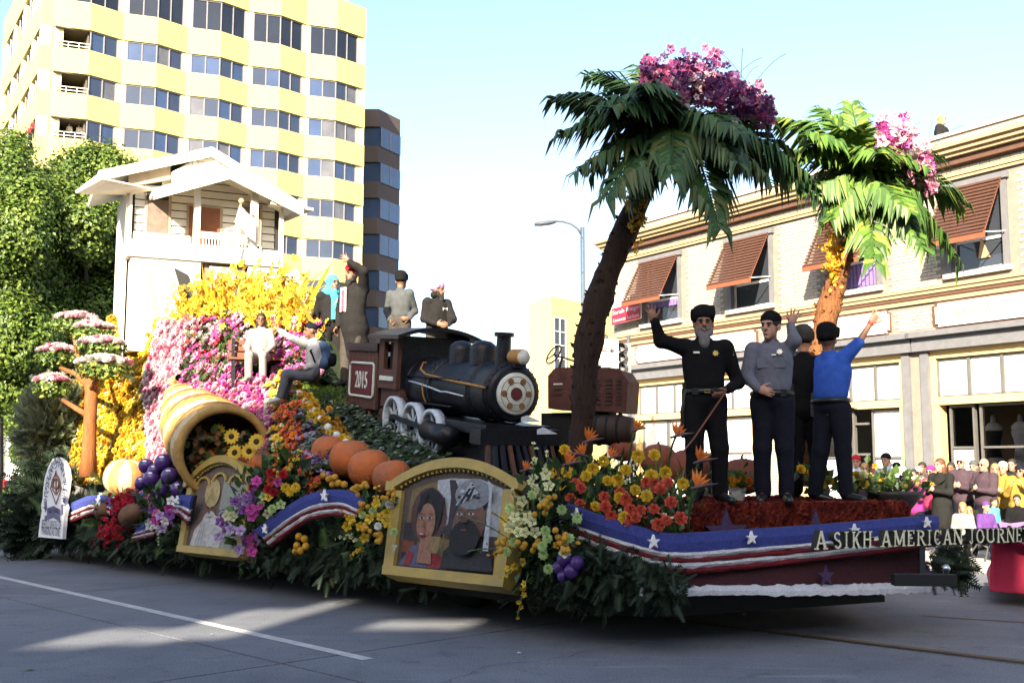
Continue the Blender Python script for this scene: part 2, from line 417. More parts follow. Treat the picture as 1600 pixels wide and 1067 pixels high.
def wall_cells(s0, s1, z0, z1, hl):
    ss = sorted({s0, s1, *[q for h in hl for q in h[:2] if s0 < q < s1]}); zs = sorted({z0, z1, *[q for h in hl for q in h[2:] if z0 < q < z1]})
    for a, b in zip(ss, ss[1:]):
        for c, d in zip(zs, zs[1:]):
            ms, mz = (a + b) / 2, (c + d) / 2
            if not any(h[0] < ms < h[1] and h[2] < mz < h[3] for h in hl): yield a, b, c, d
g = G()
for a, b, c, d in wall_cells(S_NEAR, S_END, .14, 8.62, holes): wbox(g, a, b, c, d, -.35, 0)
wbox(g, S_NEAR, S_END, 8.0, 8.25, -14, -.36)                       # roof deck
wbox(g, S_END - .35, S_END, .14, 8.62, -14, -.36); wbox(g, S_NEAR, S_END - .36, .14, 8.62, -14, -13.7)
wall = g.build('wall', m_mortar, bb)
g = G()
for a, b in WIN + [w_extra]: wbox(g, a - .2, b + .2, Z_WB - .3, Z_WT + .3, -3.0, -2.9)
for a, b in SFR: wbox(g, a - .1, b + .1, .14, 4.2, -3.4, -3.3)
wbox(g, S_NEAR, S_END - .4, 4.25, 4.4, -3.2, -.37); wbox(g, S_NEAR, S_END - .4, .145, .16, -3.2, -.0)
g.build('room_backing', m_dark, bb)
# brickwork: courses proud of the mortar; the largest in view are single bricks
BL, BH = .228, .0765
g = G(); g.box((0, 0, 0), (BL - .013, .018, BH - .013), 0, DF, NF, Z3); brick_me = g.mesh('brick', m_brick)
trims = [(S_NEAR, S_END, 5.05, 5.42), (S_NEAR, S_END, 7.6, 7.8), (S_NEAR, S_END, 7.9, 8.35)]
sgn = [(WS(1182, 520)[0], WS(997, 545)[0]), (WS(1391, 500)[0], WS(1262, 500)[0]), (WS(1462, 490)[0] - 6.5, WS(1464, 490)[0])]
blk = holes + trims + [(a, b, 4.48, 5.05) for a, b in sgn] + [(a - .15, b + .1, 3.95, 4.46) for a, b in SFR] + [(a - .12, b + .12, Z_WB - .12, Z_WT + .14) for a, b in WIN]
bricks = []; nz = int((8.6 - .16) / BH)
for i in range(nz):
    z = .16 + BH * (i + .5)
    for j in range(int((S_END + 4.0) / BL)):
        s = -4.0 + BL * (j + .5 * (i % 2) + .5)
        if s + BL / 2 > S_END: continue
        if any(h[0] - BL / 2 < s < h[1] + BL / 2 and h[2] - BH / 2 < z < h[3] + BH / 2 for h in blk): continue
        bricks.append((s, z))
def in_view(p):
    x = p[0] / p[1]; return abs(x) < .468
vis = [q for q in bricks if in_view(W(*q)) and q[1] > 2.2 and (q[0] < .75)]
vis.sort(key=lambda q: q[0]); one = set(vis[:300])
for q in vis[:300]: link('brick', brick_me, wall, W(q[0], q[1], rnd.uniform(-.002, .005)))
g = G(); pr = G().box((0, 0, 0), (BL - .013, .018, BH - .013), 0, DF, NF, Z3); pv0 = pr.v[0]; pf0 = [tuple(r) for r in pr.f[0][0]]
rest = [q for q in bricks if q not in one]
pos = np.array([W(s, z, rnd.uniform(-.002, .005)) for s, z in rest])
vs = (pos[:, None] + pv0[None]).reshape(-1, 3); fa = (np.array(pf0)[None] + (np.arange(len(pos)) * 8)[:, None, None]).reshape(-1, 4)
g.addarr(vs, fa, 0); o = g.build('brickwork', m_brick, wall); tag(o, kind='stuff')
# cornice, string courses
g = G()
for z0, z1, e in [(8.26, 8.34, .42), (8.16, 8.26, .34), (8.08, 8.16, .26)]: wbox(g, S_NEAR, S_END + e, z0, z1, .011, e)
g.build('cornice', m_tan, bb)
g = G(); wbox(g, S_NEAR, S_END + .1, 7.93, 8.08, .011, .16); g.build('cornice_soffit', m_brown, bb)
g = G()
for z0, z1, e in [(7.70, 7.77, .10), (7.63, 7.70, .07)]: wbox(g, S_NEAR, S_END + .05, z0, z1, .011, e)
g.build('string_course', m_tan, bb)
g = G(); wbox(g, S_NEAR, S_END + .05, 8.62, 8.70, -.40, .05); g.build('coping', m_white, bb)
g = G()
for z0, z1, e in [(5.34, 5.40, .16), (5.26, 5.34, .12), (5.08, 5.18, .06)]: wbox(g, S_NEAR, S_END + .03, z0, z1, .011, e)
g.build('ledge', m_tan, bb)
g = G(); wbox(g, S_NEAR, S_END + .02, 5.18, 5.26, .011, .09); g.build('ledge_band', m_brown, bb)
# upper windows and awnings
m_curt = mat('purple_curtain', (.13, .09, .24), .8, var=.3, scale=3, stretch=(25, 25, 1))
def upper_window(a, b, idx):
    fr = G(); t = .13
    wbox(fr, a, a + t, Z_WB, Z_WT, -.2, .05); wbox(fr, b - t, b, Z_WB, Z_WT, -.2, .05); wbox(fr, a - .06, b + .06, Z_WT, Z_WT + .13, -.2, .10)
    f = fr.build('window', m_grey, bb)
    q = G(); wbox(q, a - .04, b + .04, Z_WB - .1, Z_WB, -.2, .10); q.build('sill', m_white, f)
    zm = (Z_WB + Z_WT) / 2 - .25; q = G()
    for z0, z1 in ((Z_WB, Z_WB + .06), (zm - .03, zm + .03), (Z_WT - .06, Z_WT)): wbox(q, a + t, b - t, z0, z1, -.15, -.09)
    wbox(q, a + t, a + t + .05, Z_WB + .06, Z_WT - .06, -.15, -.09); wbox(q, b - t - .05, b - t, Z_WB + .06, Z_WT - .06, -.15, -.09)
    q.build('sash', m_white, f)
    q = G(); wbox(q, a + t + .05, b - t - .05, zm + .03, Z_WT - .06, -.13, -.12); q.build('pane', m_pane, f)
    q = G(); wbox(q, a + t + .05, b - t - .05, Z_WB + .06, zm - .03, -.13, -.12); q.build('pane', m_pane, f)
    if idx in (0, 2):
        q = G(); n = 24; xs = np.linspace(a + t + .06, b - t - .06, n)
        zc0, zc1 = (Z_WB + .08, zm - .05) if idx == 2 else (Z_WB + .45, zm - .02)
        for x0, x1, k in zip(xs, xs[1:], range(n)):
            e0, e1 = (-.115, -.075) if k % 2 else (-.075, -.115)
            q.add([W(x0, zc0, e0), W(x1, zc0, e1), W(x1, zc1, e1), W(x0, zc1, e0)], [(0, 1, 2, 3)])
        q.build('curtain', m_curt, f)
    if idx == 3:
        q = G(); c = (a + b) / 2 - .1; q.add([W(c - .14, Z_WB + .25, -.07), W(c + .14, Z_WB + .25, -.07), W(c + .05, Z_WB + .68, -.07), W(c + .14, Z_WB + .25, -.09), W(c - .14, Z_WB + .25, -.09), W(c + .05, Z_WB + .68, -.09)], [(0, 1, 2), (3, 4, 5)])
        q.build('paper_cone', m_tan, f)
AWL = ['brown slatted awning over the upstairs window beside the red and white sign', 'brown slatted awning over the second upstairs window from the red and white sign',
       'brown slatted awning over the purple curtained window behind the sunlit palm trunk', 'brown slatted awning over the large upstairs window of the row nearest the bridal signboard']
def awning(a, b, label):
    a, b = a + .05, b - .05; zt, zb, e = Z_WT + .02, Z_WT - 1.22, .80
    root = thing('window_awning', W((a + b) / 2, zt, .1), label, 'awning', 'slatted awnings over the upstairs windows')
    n = 15; L = b - a; d = unit(np.array((e - .1, zb - zt))); st = math.hypot(e - .1, zb - zt) / n
    Tv = NF * d[0] + Z3 * d[1]; Nv = np.cross(DF, Tv); Nv = Nv if Nv[2] > 0 else -Nv
    q = G(); tilt = unit(Tv * .93 + Nv * .34); nn = unit(np.cross(DF, tilt)); q.box((0, 0, 0), (L, st * .985, .016), 0, DF, tilt, nn); me = q.mesh('slat', m_awn)
    for k in range(n): link('slat', me, root, W((a + b) / 2, zt, .1) + Tv * st * (k + .5) + Nv * .02)
    q = G(); wbox(q, a - .02, b + .02, zb - .10, zb + .04, e - .02, e + .015); q.build('front_rail', m_awnf, root)
    for s in (a + .03, b - .03, (a + b) / 2):
        q = G(); q.bar(W(s, zt, .09), W(s, zb, e - .03), .03, .03); q.build('rafter', m_awnf, root)
    for s in (a + .01, b - .01):
        q = G(); q.bar(W(s, zb + .02, e - .03), W(s, zb + .12, .06), .02, .02); q.build('arm', m_white, root)
for k, (a, b) in enumerate(WIN): upper_window(a, b, k); awning(a, b, AWL[k])
upper_window(*w_extra, 5)
# white signboards with notched corners
m_lett = mat('pale_gold_letters', (.36, .26, .13), .5)
def board(a, b, txt=None, tw=None):
    z0, z1 = 4.52, 5.02; n = .07
    pts = [(a, z0 + n), (a + n, z0 + n), (a + n, z0), (b - n, z0), (b - n, z0 + n), (b, z0 + n), (b, z1 - n), (b - n, z1 - n), (b - n, z1), (a + n, z1), (a + n, z1 - n), (a, z1 - n)]
    g = G(); g.prism([W(s, z, .07) for s, z in pts], -NF * .055); o = g.build('signboard', m_white, bb)
    c, cz = (a + b) / 2, (z0 + z1) / 2
    g = G(); g.prism([W(c + (s - c) * 1.03 , cz + (z - cz) * 1.2, .03) for s, z in pts], -NF * .018); g.build('signboard_edge', m_brown, o)
    return o
for k, (a, b) in enumerate(sgn):
    o = board(a, b)
    if k == 2:
        g = G(); s_l = WS(1480, 490)[0]
        put_text(g, 'BRIDAL,', W(s_l - .78, 4.75, .074), -DF, Z3, height=.24, width=1.05)
        put_text(g, '& TUXEDO', W(s_l - 2.05, 4.77, .074), -DF, Z3, height=.17, width=.95)
        put_text(g, 'ALTERATIONS', W(s_l - 3.9, 4.77, .074), -DF, Z3, height=.17, width=1.6)
        g.build('lettering', m_lett, o)
# shopfronts
def shopfront(a, b, k):
    q = G()
    wbox(q, a - .12, b + .12, 4.03, 4.32, .011, .16); wbox(q, a - .2, b + .18, 4.32, 4.44, .011, .30)
    f = q.build('shopfront', m_grey, bb)
    q = G(); wbox(q, a, a + .2, .15, 4.02, -.3, .06); q.build('pilaster', m_grey, f)
    q = G(); wbox(q, b - .2, b, .15, 4.02, -.3, .06); q.build('pilaster', m_grey, f)
    a2, b2 = a + .2, b - .2; q = G()
    wbox(q, a2, b2, 3.86, 4.02, -.3, -.02); wbox(q, a2, b2, 2.86, 3.02, -.3, -.02); wbox(q, a2, a2 + .16, .15, 2.86, -.3, -.04); wbox(q, b2 - .16, b2, .15, 2.86, -.3, -.04)
    wbox(q, a2, a2 + .12, 3.02, 3.86, -.3, -.03); wbox(q, b2 - .12, b2, 3.02, 3.86, -.3, -.03)
    q.build('ochre_frame', m_yel, f)
    n = max(3, round((b2 - a2) / .82)); xs = np.linspace(a2 + .12, b2 - .12, n + 1)
    for x0, x1 in zip(xs, xs[1:]):
        q = G(); wbox(q, x0 + .035, x1 - .035, 3.06, 3.82, -.16, -.13); q.build('transom_pane', m_panel, f)
        q = G(); wbox(q, x1 - .035, x1 + .035, 3.02, 3.86, -.2, -.08); q.build('mullion', m_mull, f)
    q = G(); wbox(q, a2 + .12, b2 - .12, 3.02, 3.06, -.2, -.08); wbox(q, a2 + .12, b2 - .12, 3.82, 3.86, -.2, -.08); q.build('transom_rail', m_mull, f)
    return f, a2 + .16, b2 - .16
def display(f, a, b, z0, z1, mp, split=None, e=-.2):
    q = G(); t = .045
    wbox(q, a, a + t, z0, z1, e - .05, e + .05); wbox(q, b - t, b, z0, z1, e - .05, e + .05); wbox(q, a + t, b - t, z0, z0 + t, e - .05, e + .05); wbox(q, a + t, b - t, z1 - t, z1, e - .05, e + .05)
    zs = [z0 + t, z1 - t]
    if split: wbox(q, a + t, b - t, split - t / 2, split + t / 2, e - .05, e + .05); zs = [z0 + t, split - t / 2, split + t / 2, z1 - t]
    w_ = q.build('display_window', m_mull, f)
    for k in range(0, len(zs), 2):
        q = G(); wbox(q, a + t, b - t, zs[k], zs[k + 1], e - .01, e); q.build('pane', mp if not isinstance(mp, tuple) else mp[min(k // 2, len(mp) - 1)], w_)
def shop_glass():
    m = bpy.data.materials.new('shop_glass'); m.use_nodes = True; t = m.node_tree; t.nodes.remove(t.nodes['Principled BSDF'])
    a = t.nodes.new('ShaderNodeBsdfTransparent'); gl = t.nodes.new('ShaderNodeBsdfGlossy'); gl.inputs['Roughness'].default_value = .03
    a.inputs[0].default_value = (.8, .8, .8, 1); mx = t.nodes.new('ShaderNodeMixShader'); fr = t.nodes.new('ShaderNodeFresnel'); fr.inputs[0].default_value = 1.5
    t.links.new(fr.outputs[0], mx.inputs[0]); t.links.new(a.outputs[0], mx.inputs[1]); t.links.new(gl.outputs[0], mx.inputs[2])
    t.links.new(mx.outputs[0], t.nodes['Material Output'].inputs[0]); return m
m_sg = shop_glass(); m_shop = mat('shop_wall', (.16, .13, .11), .9, var=.3, scale=.8)
fC, a, b = shopfront(*SFR[2], 2)
sC = [WS(1478, 680)[0], WS(1517, 680)[0]]
display(fC, sC[1], sC[0], .75, 2.84, (m_panel, m_sg), 1.95)
display(fC, a, sC[1] - .12, .75, 2.84, m_sg, 1.95)
q = G(); wbox(q, a, b, .15, .75, -.28, -.08); q.build('stall_riser', m_grey, fC)
q = G(); wbox(q, a, b, .75, 4.0, -1.5, -1.45); wbox(q, a, b, .70, .748, -1.45, -.26); q.build('display_back', m_shop, fC)
fB, a, b = shopfront(*SFR[1], 1)
sB = [WS(px, 680)[0] for px in (1330, 1352, 1356, 1408)]
display(fB, sB[3], sB[2], .6, 2.84, m_panel, 1.75); display(fB, b - 1.3, b, .6, 2.84, (m_panel, m_sg), 1.75); display(fB, sB[0] + .1, b - 1.35, .6, 2.84, m_sg)
q = G(); wbox(q, sB[0] + .05, sB[2], .16, .3, -.3, -.1)
for z in (1.1, 1.8, 2.5): wbox(q, sB[2] + .1, sB[0], z, z + .05, -.2, -.15)
q.build('entry_door', m_mull, fB)
fA, a, b = shopfront(*SFR[0], 0)
n = 4; xs = np.linspace(a, b, n + 1)
for i in range(n): display(fA, xs[i] + .02, xs[i + 1] - .02, .6, 2.84, (m_sg, m_panel) if i % 2 else (m_panel, m_panel), 1.9)
q = G(); wbox(q, a, b, .15, .6, -.28, -.08); q.build('stall_riser', m_grey, fA)
q = G(); wbox(q, WS(1178, 700)[0], WS(1140, 700)[0], 1.55, 1.60, .02, .1); q.build('handrail', m_white, fA)
# shop dummies in the display
m_dum = mat('dummy_white', (.72, .70, .66), .5); m_bust = mat('black_bustier', (.02, .02, .022), .5); m_lace = mat('white_gown', (.66, .64, .62), .7)
for px, mb, lab in [(1552, m_bust, 'white shop dummy in a black strapless bodice behind the display glass'), (1594, m_lace, 'white shop dummy in a pale lace gown behind the display glass')]:
    s = WS(px, 660, -.75)[0]; base = W(s, .75, -.75)
    d = thing('shop_dummy', base, lab, 'mannequin', 'shop dummies in the bridal display')
    q = G(); q.lathe([(.05, 1.72), (.05, 1.83), (.03, 1.88)], base - Z3 * .0 + Z3 * 0, Z3, 12); q.lathe([(.17, 1.52), (.19, 1.62), (.12, 1.70), (.05, 1.74)], base, Z3, 14, sx=.62); q.build('torso', m_dum, d, True)
    q = G(); q.lathe([(.16, .98), (.125, 1.18), (.15, 1.36), (.19, 1.47), (.185, 1.55)], base, Z3, 16, sx=.64); q.build('bodice', mb, d, True)
    q = G(); q.lathe([(.36, .05), (.30, .5), (.2, .88), (.15, .99)], base, Z3, 18, ribs=11, ribamp=.1); q.build('skirt', m_lace, d, True)
# real estate board on the corner of the wall
m_red = mat('sign_red', (.46, .02, .045), .5, var=.04); m_blk = mat('black_print', (.02, .02, .02), .6)
sg = thing('real_estate_sign', hit(980, 520, W0 + NF * .3, NF), 'red and white real estate board fixed beside the first upstairs window', 'sign')
p0, p1, p2, p3 = [hit(x, y, W0 + NF * .3, NF) for x, y in ((956, 508), (1001, 497), (1001, 457), (956, 466))]
q = G(); q.prism([p0, p1, p2, p3], -NF * .04); q.build('board', m_white, sg)
def lerp2(u, v, e=.005): return p0 + (p1 - p0) * u + (p3 - p0) * v + NF * e
q = G(); q.add([lerp2(0, .0), lerp2(1, .0), lerp2(1, .60), lerp2(0, .60)], [(0, 1, 2, 3)]); q.build('red_field', m_red, sg)
uu = unit(p1 - p0); q = G(); hh = np.linalg.norm(p3 - p0); ww = np.linalg.norm(p1 - p0)
put_text(q, 'Sarah Riegel', lerp2(.5, .41, .009), uu, Z3, height=.2 * hh, width=.94 * ww); put_text(q, 'Commercial Real Estate', lerp2(.5, .14, .009), uu, Z3, height=.12 * hh, width=.9 * ww)
q.build('lettering', m_white, sg)
q = G(); put_text(q, 'Lease', lerp2(.68, .78, .009), uu, Z3, height=.2 * hh, width=.48 * ww); q.build('lettering', m_blk, sg)

# ------------------------------------------------------------------ yellow office tower
m_tow = mat('tower_wall', (.50, .42, .145), .8, var=.05, scale=.4); m_col = mat('tower_column', (.50, .45, .24), .8, var=.05, scale=.4)
m_tgl = glassmat('tower_glass', (.022, .03, .055), .05, .9, .25, .25); m_tgs = [m_tgl, m_tgl, glassmat('tower_glass_blue', (.03, .05, .11), .05, .9, .25, .25), glassmat('tower_glass_blind', (.085, .085, .095), .12, .9, .25, .6)]; m_tdk = glassmat('tower_glass_top', (.012, .015, .024), .1, .5); m_tfr = mat('tower_frame', (.20, .19, .20), .4)
T0 = A3(-39.8, 92, 0); DT = unit(A3(.839, .545, 0)); NT = A3(DT[1], -DT[0], 0)
def TS(px): h = hit(px, 300, T0, NT); return float(np.dot(h - T0, DT))
def T(t, z, e=0.0): return T0 + DT * t + NT * e + Z3 * z
val = [TS(x) for x in (70, 182, 284.5, 382.5, 473.5, 561)]
APX = .75
tw = thing('office_tower', T(15, 0, -5), 'tall pale yellow office tower with zigzag ribbon windows and corner balconies', 'building')
TZ = lambda y: float(hit(479, y, T0 + NT * .3, NT)[2])
zp = (TZ(119.5) - TZ(372)) / 4; rows = [(TZ(81.5), TZ(36.5))] + [(TZ(147.8) - zp * k, TZ(119.5) - zp * k) for k in range(10)]; rows = [r for r in rows if r[0] > .5]
HALF = .45
def zig(inset=0.0):
    pts = []
    for a, b in zip(val, val[1:]): pts += [(a, 0), ((a + b) / 2, APX)]
    pts.append((val[-1] + .5, 0)); return pts
def band(name, z0, z1, m, extra=0.0, back=-1.2):
    pl = zig(); out = [T(t, z0, e + extra) for t, e in pl]; inn = [T(pl[-1][0], z0, back), T(pl[0][0], z0, back)]
    g = G(); g.prism(out + inn, Z3 * (z1 - z0)); return g.build(name, m, tw)
zs = [float(hit(566, 12.5, T0, NT)[2])] + [q for r in rows for q in (r[1], r[0])] + [0]
for k in range(0, len(zs), 2): band('spandrel', zs[k + 1], zs[k], m_tow, back=-3.3)
m_balc = mat('balcony_shade', (.10, .085, .07), .8)
for z0, z1 in rows:
    for t in val:
        g = G(); ww = HALF if t != val[0] else .9
        g.prism([T(t - ww, z0, -.9), T(t - ww, z0, -.02), T(t, z0, -.08), T(t + ww, z0, -.02), T(t + ww, z0, -.9)], Z3 * (z1 - z0)); g.build('column', m_col, tw)
    for i, (a, b) in enumerate(zip(val, val[1:])):
        mid = (a + b) / 2; segs = []
        x0, x1 = a + HALF, b - HALF
        def ee(t): return APX * (1 - abs(t - mid) / (mid - a)) - .22
        balc = (i == 0 and 2 <= rows.index((z0, z1)) - 0 <= 5 or i == 0 and rows.index((z0, z1)) == 1)
        if balc: xs = [mid + .1, (mid + x1) / 2 + .05, x1]
        else: xs = [x0, (x0 + mid) / 2, mid, (mid + x1) / 2, x1]
        g = G()
        for t in xs: g.box(T(t, (z0 + z1) / 2, ee(t) + .03), (.09, .12, z1 - z0), 0, DT, NT, Z3)
        for ta, tb in zip(xs, xs[1:]):
            for zz in (z0 + .04, z1 - .07): g.bar(T(ta, zz, ee(ta) + .02), T(tb, zz, ee(tb) + .02), .1, .09)
        wn = g.build('window', m_tfr, tw)
        for ta, tb in zip(xs, xs[1:]):
            g = G(); A, B = T(ta, z0, ee(ta)), T(tb, z0, ee(tb)); jit = NT * rnd.uniform(-.03, .03)
            g.prism([A, B, B + Z3 * (z1 - z0) + jit, A + Z3 * (z1 - z0) + jit], -NT * .05); g.build('pane', m_tdk if z0 == rows[0][0] else rnd.choice(m_tgs), wn)
        if balc:
            g = G(); g.box(T((x0 + mid) / 2, (z0 + z1) / 2, -3.0), (mid - x0 + .6, .1, z1 - z0), 0, DT, NT, Z3)
            g.box(T(mid + .0, (z0 + z1) / 2, -1.45), (.12, 3.2, z1 - z0 - .01), 0, DT, NT, Z3); g.box(T((x0 + mid) / 2, z1 - .06, -1.3), (mid - x0 + .5, 3.2, .1), 0, DT, NT, Z3); g.build('balcony_back', m_balc, tw)
            g = G(); za = z0 + .55
            for zz in (za, z0 + .25): g.bar(T(x0, zz, .05), T(mid, zz, APX - .1), .06, .06)
            for t in np.linspace(x0, mid, 4): g.bar(T(t, z0, ee(t) + .2), T(t, za, ee(t) + .2), .05, .05, 0, A3(1, 0, 0))
            g.build('balcony_rail', m_white, tw)
# side face of the tower, going away to the left
def TL(t, z, e=0.0): return T0 + DT * (val[0] - .9) + DF * t + A3(-DF[1], DF[0], 0) * e + Z3 * z
for k in range(0, len(zs), 2):
    g = G(); g.prism([TL(0, zs[k + 1]), TL(24, zs[k + 1]), TL(24, zs[k + 1], -1), TL(0, zs[k + 1], -1)], Z3 * (zs[k] - zs[k + 1])); g.build('spandrel', m_tow, tw)
for z0, z1 in rows:
    ts = [(.0, 1.0), (4.2, 5.2), (10, 11), (15.8, 16.8), (21.6, 24)]
    for a, b in ts:
        g = G(); g.prism([TL(a, z0, -.03), TL(b, z0, -.03), TL(b, z0, -.9), TL(a, z0, -.9)], Z3 * (z1 - z0)); g.build('column', m_col, tw)
    for (q, a), (b, q2) in zip(ts, ts[1:]):
        g = G()
        for t in np.linspace(a, b, 4): g.bar(TL(t, z0, -.25), TL(t, z1, -.25), .1, .1, 0, A3(1, 0, 0))
        for zz in (z0 + .05, z1 - .05): g.bar(TL(a, zz, -.26), TL(b, zz, -.26), .08, .09)
        wn = g.build('window', m_tfr, tw); g = G(); g.prism([TL(a, z0, -.4), TL(b, z0, -.4), TL(b, z1, -.4), TL(a, z1, -.4)], DT * .05); g.build('pane', m_tgl, wn)
g = G(); g.prism([T(val[0] - .5, 0, -3.35), T(val[-1] + .45, 0, -3.35), T(val[-1] + .45, 0, -24), T(val[0] - .5, 0, -24)], Z3 * (zs[0] - .3)); g.build('core_wall', m_tow, tw)
g = G(); g.tube([T(val[-1] - 1.2, zs[0] - .05, -1), T(val[-1] - 1.2, zs[0] + 3, -1)], .08, 6); g.build('mast', m_white, tw)

# brown office tower behind it
m_gt = mat('brown_tower_wall', (.115, .085, .075), .8, var=.08, scale=.3); m_bgl = glassmat('blue_tower_glass', (.04, .07, .16), .08, .9)
b0 = P(563, 180, 122); b1 = P(592, 180, 122.0) ; b2 = P(625.5, 184, 126.0)
bt = thing('office_block', (b1[0], b1[1] + 4, 0), 'brown office block with three paned blue windows behind the yellow tower', 'building')
b0, b1, b2 = [A3(q[0], q[1], 0) for q in (b0 - A3(4, 0, 0), b1, b2)]
zt = P(600, 175, 123)[2]; pr = [P(600, y, 123)[2] for y in (202, 232)]; dz = P(600, 202, 123)[2] - P(600, 257, 123)[2]
zr = [(pr[1] - dz * k, pr[0] - dz * k) for k in range(10)]
edges = [zt] + [q for a, b in zr if a > 0 for q in (b, a)] + [0]
bk = A3(-4, 22, 0)
for k in range(0, len(edges), 2):
    g = G(); g.prism([b0 + Z3 * edges[k + 1], b1 + Z3 * edges[k + 1], b2 + Z3 * edges[k + 1], b2 + bk + Z3 * edges[k + 1], b0 + bk + Z3 * edges[k + 1]], Z3 * (edges[k] - edges[k + 1])); g.build('spandrel', m_gt, bt)
for a, z in zr:
    if a <= 0: continue
    h = z - a; g = G(); bx = b2 - unit(b2 - b1) * .7
    g.prism([bx + Z3 * a, b2 + Z3 * a, b2 + bk + Z3 * a, bx + bk + Z3 * a], Z3 * h); g.build('corner_pier', m_gt, bt)
    g = G(); back = A3(.3, .35, 0)
    for q in (b1 + back, (b1 + bx) / 2 + back): g.box(q + Z3 * (a + h / 2), (.1, .2, h))
    wn = g.build('window', m_tfr, bt)
    for p, q in ((b0, b1), (b1, (b1 + bx) / 2), ((b1 + bx) / 2, bx)):
        g = G(); g.prism([p + back + Z3 * a, q + back + Z3 * a, q + back + Z3 * z, p + back + Z3 * z], A3(.1, .3, 0)); g.build('pane', m_bgl, wn)

# small yellow building between tower and brick building
m_sy = mat('yellow_stucco', (.62, .50, .20), .85, var=.05, scale=.6)
q9, q0, q1 = P(826, 600, 53), P(862, 600, 50), P(985, 600, 56); q9[2] = q0[2] = q1[2] = 0; top = P(862, 468, 50)[2]
sb = thing('stucco_building', (q0 + q1) / 2, 'small yellow stucco building with one tall window seen past the engine', 'building')
bk4 = [q9, q0, q1, q1 + A3(2, 9, 0), q9 + A3(2, 12, 0)]
g = G(); g.prism(bk4, Z3 * top); g.build('wall', m_sy, sb)
g = G(); g.prism([q + Z3 * (top + .004) for q in bk4], Z3 * .18); g.build('coping', m_sy, sb)
n0 = unit(np.cross(q1 - q0, Z3)); n0 = -n0 if n0[1] > 0 else n0
w0, w1 = hit(866, 545, q0 + n0 * .05, n0), hit(884, 545, q0 + n0 * .05, n0); zb, ztp = hit(860, 580, q0, n0)[2], hit(860, 495, q0, n0)[2]
w0[2] = w1[2] = 0
g = G()
for u in (0, .5, 1): g.bar(w0 + (w1 - w0) * u + Z3 * zb, w0 + (w1 - w0) * u + Z3 * ztp, .05, .05, 0, A3(1, 0, 0))
for v in np.linspace(0, 1, 5): g.bar(w0 + Z3 * (zb + (ztp - zb) * v), w1 + Z3 * (zb + (ztp - zb) * v), .05, .05)
wn = g.build('window', m_white, sb)
for u in (0, .5):
    for v in range(4):
        za, zc = zb + (ztp - zb) * v / 4, zb + (ztp - zb) * (v + 1) / 4
        g = G(); pa, pb = w0 + (w1 - w0) * u - n0 * .03, w0 + (w1 - w0) * (u + .5) - n0 * .03
        g.prism([pa + Z3 * za, pb + Z3 * za, pb + Z3 * zc, pa + Z3 * zc], n0 * .01); g.build('pane', m_pane, wn)
# pavement of the far corner, pale block glimpsed under the trees
m_fp = world_coords(mat('far_pavement', (.30, .29, .27), .9, scale=1))
c0 = ground(-60, 803); g = G(); d = unit(A3(.839, .545, 0)); nn = A3(d[1], -d[0], 0)
g.prism([c0 - d * 30 - Z3 * .1, c0 + d * 30 - Z3 * .1, c0 + d * 30 - nn * 60 - Z3 * .1, c0 - d * 30 - nn * 60 - Z3 * .1], Z3 * .22); o = g.build('far_pavement', m_fp); tag(o, kind='structure')
m_pb = mat('pale_render', (.45, .46, .48), .8)
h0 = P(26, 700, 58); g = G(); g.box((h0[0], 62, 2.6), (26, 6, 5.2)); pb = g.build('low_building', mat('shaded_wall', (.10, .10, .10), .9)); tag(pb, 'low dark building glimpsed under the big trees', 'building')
g = G(); g.box((h0[0] - .1, 58.2, 2.6), (.85, .5, 5.2)); o = g.build('gate_post', m_pb); tag(o, 'pale square gate post glimpsed beneath the big trees', 'post')
# unseen block added behind the camera; stepped top and gaps shaped to shade the crossing
m_off = mat('shade_block_tan', (.36, .31, .25), .85, scale=.3)
g = G()
def vq(u0, u1, v0, v1): g.box(((u0 + u1) / 2, -15.2, (v0 + v1) / 2), (u1 - u0, .4, v1 - v0))
VH = [(-11.5, -10.8, 12.85, 13.6), (-10.8, -10.3, 12.95, 14.35), (-10.3, -9.9, 13.1, 14.75), (-9.0, -7.9, 13.4, 13.9)]
TOPS = [(-60, -18.9, 22), (-18.9, -16.4, 18.7), (-16.4, -15.2, 17.5), (-15.2, -13.2, 18.2), (-13.2, -12.2, 18.6), (-12.2, -11.5, 19.3), (-11.5, -10.8, 19.8), (-10.8, -10.3, 19.8), (-10.3, -9.9, 19.8), (-9.9, -9.0, 19.4), (-9.0, -7.9, 19.3), (-7.9, -4.65, 19.5), (-4.65, -3.9, 17.0), (-3.9, -2.2, 15.5), (-2.2, 3, 14.4), (3, 30, 13.5)]
for u0, u1, tp in TOPS:
    zz = [0] + [q for h in VH if h[0] == u0 for q in h[2:]] + [tp]
    for k in range(0, len(zz), 2): vq(u0, u1, zz[k], zz[k + 1])
ob = g.build('shade_block', m_off); tag(ob, 'unseen tan block added behind the camera to shade the crossing', 'building')
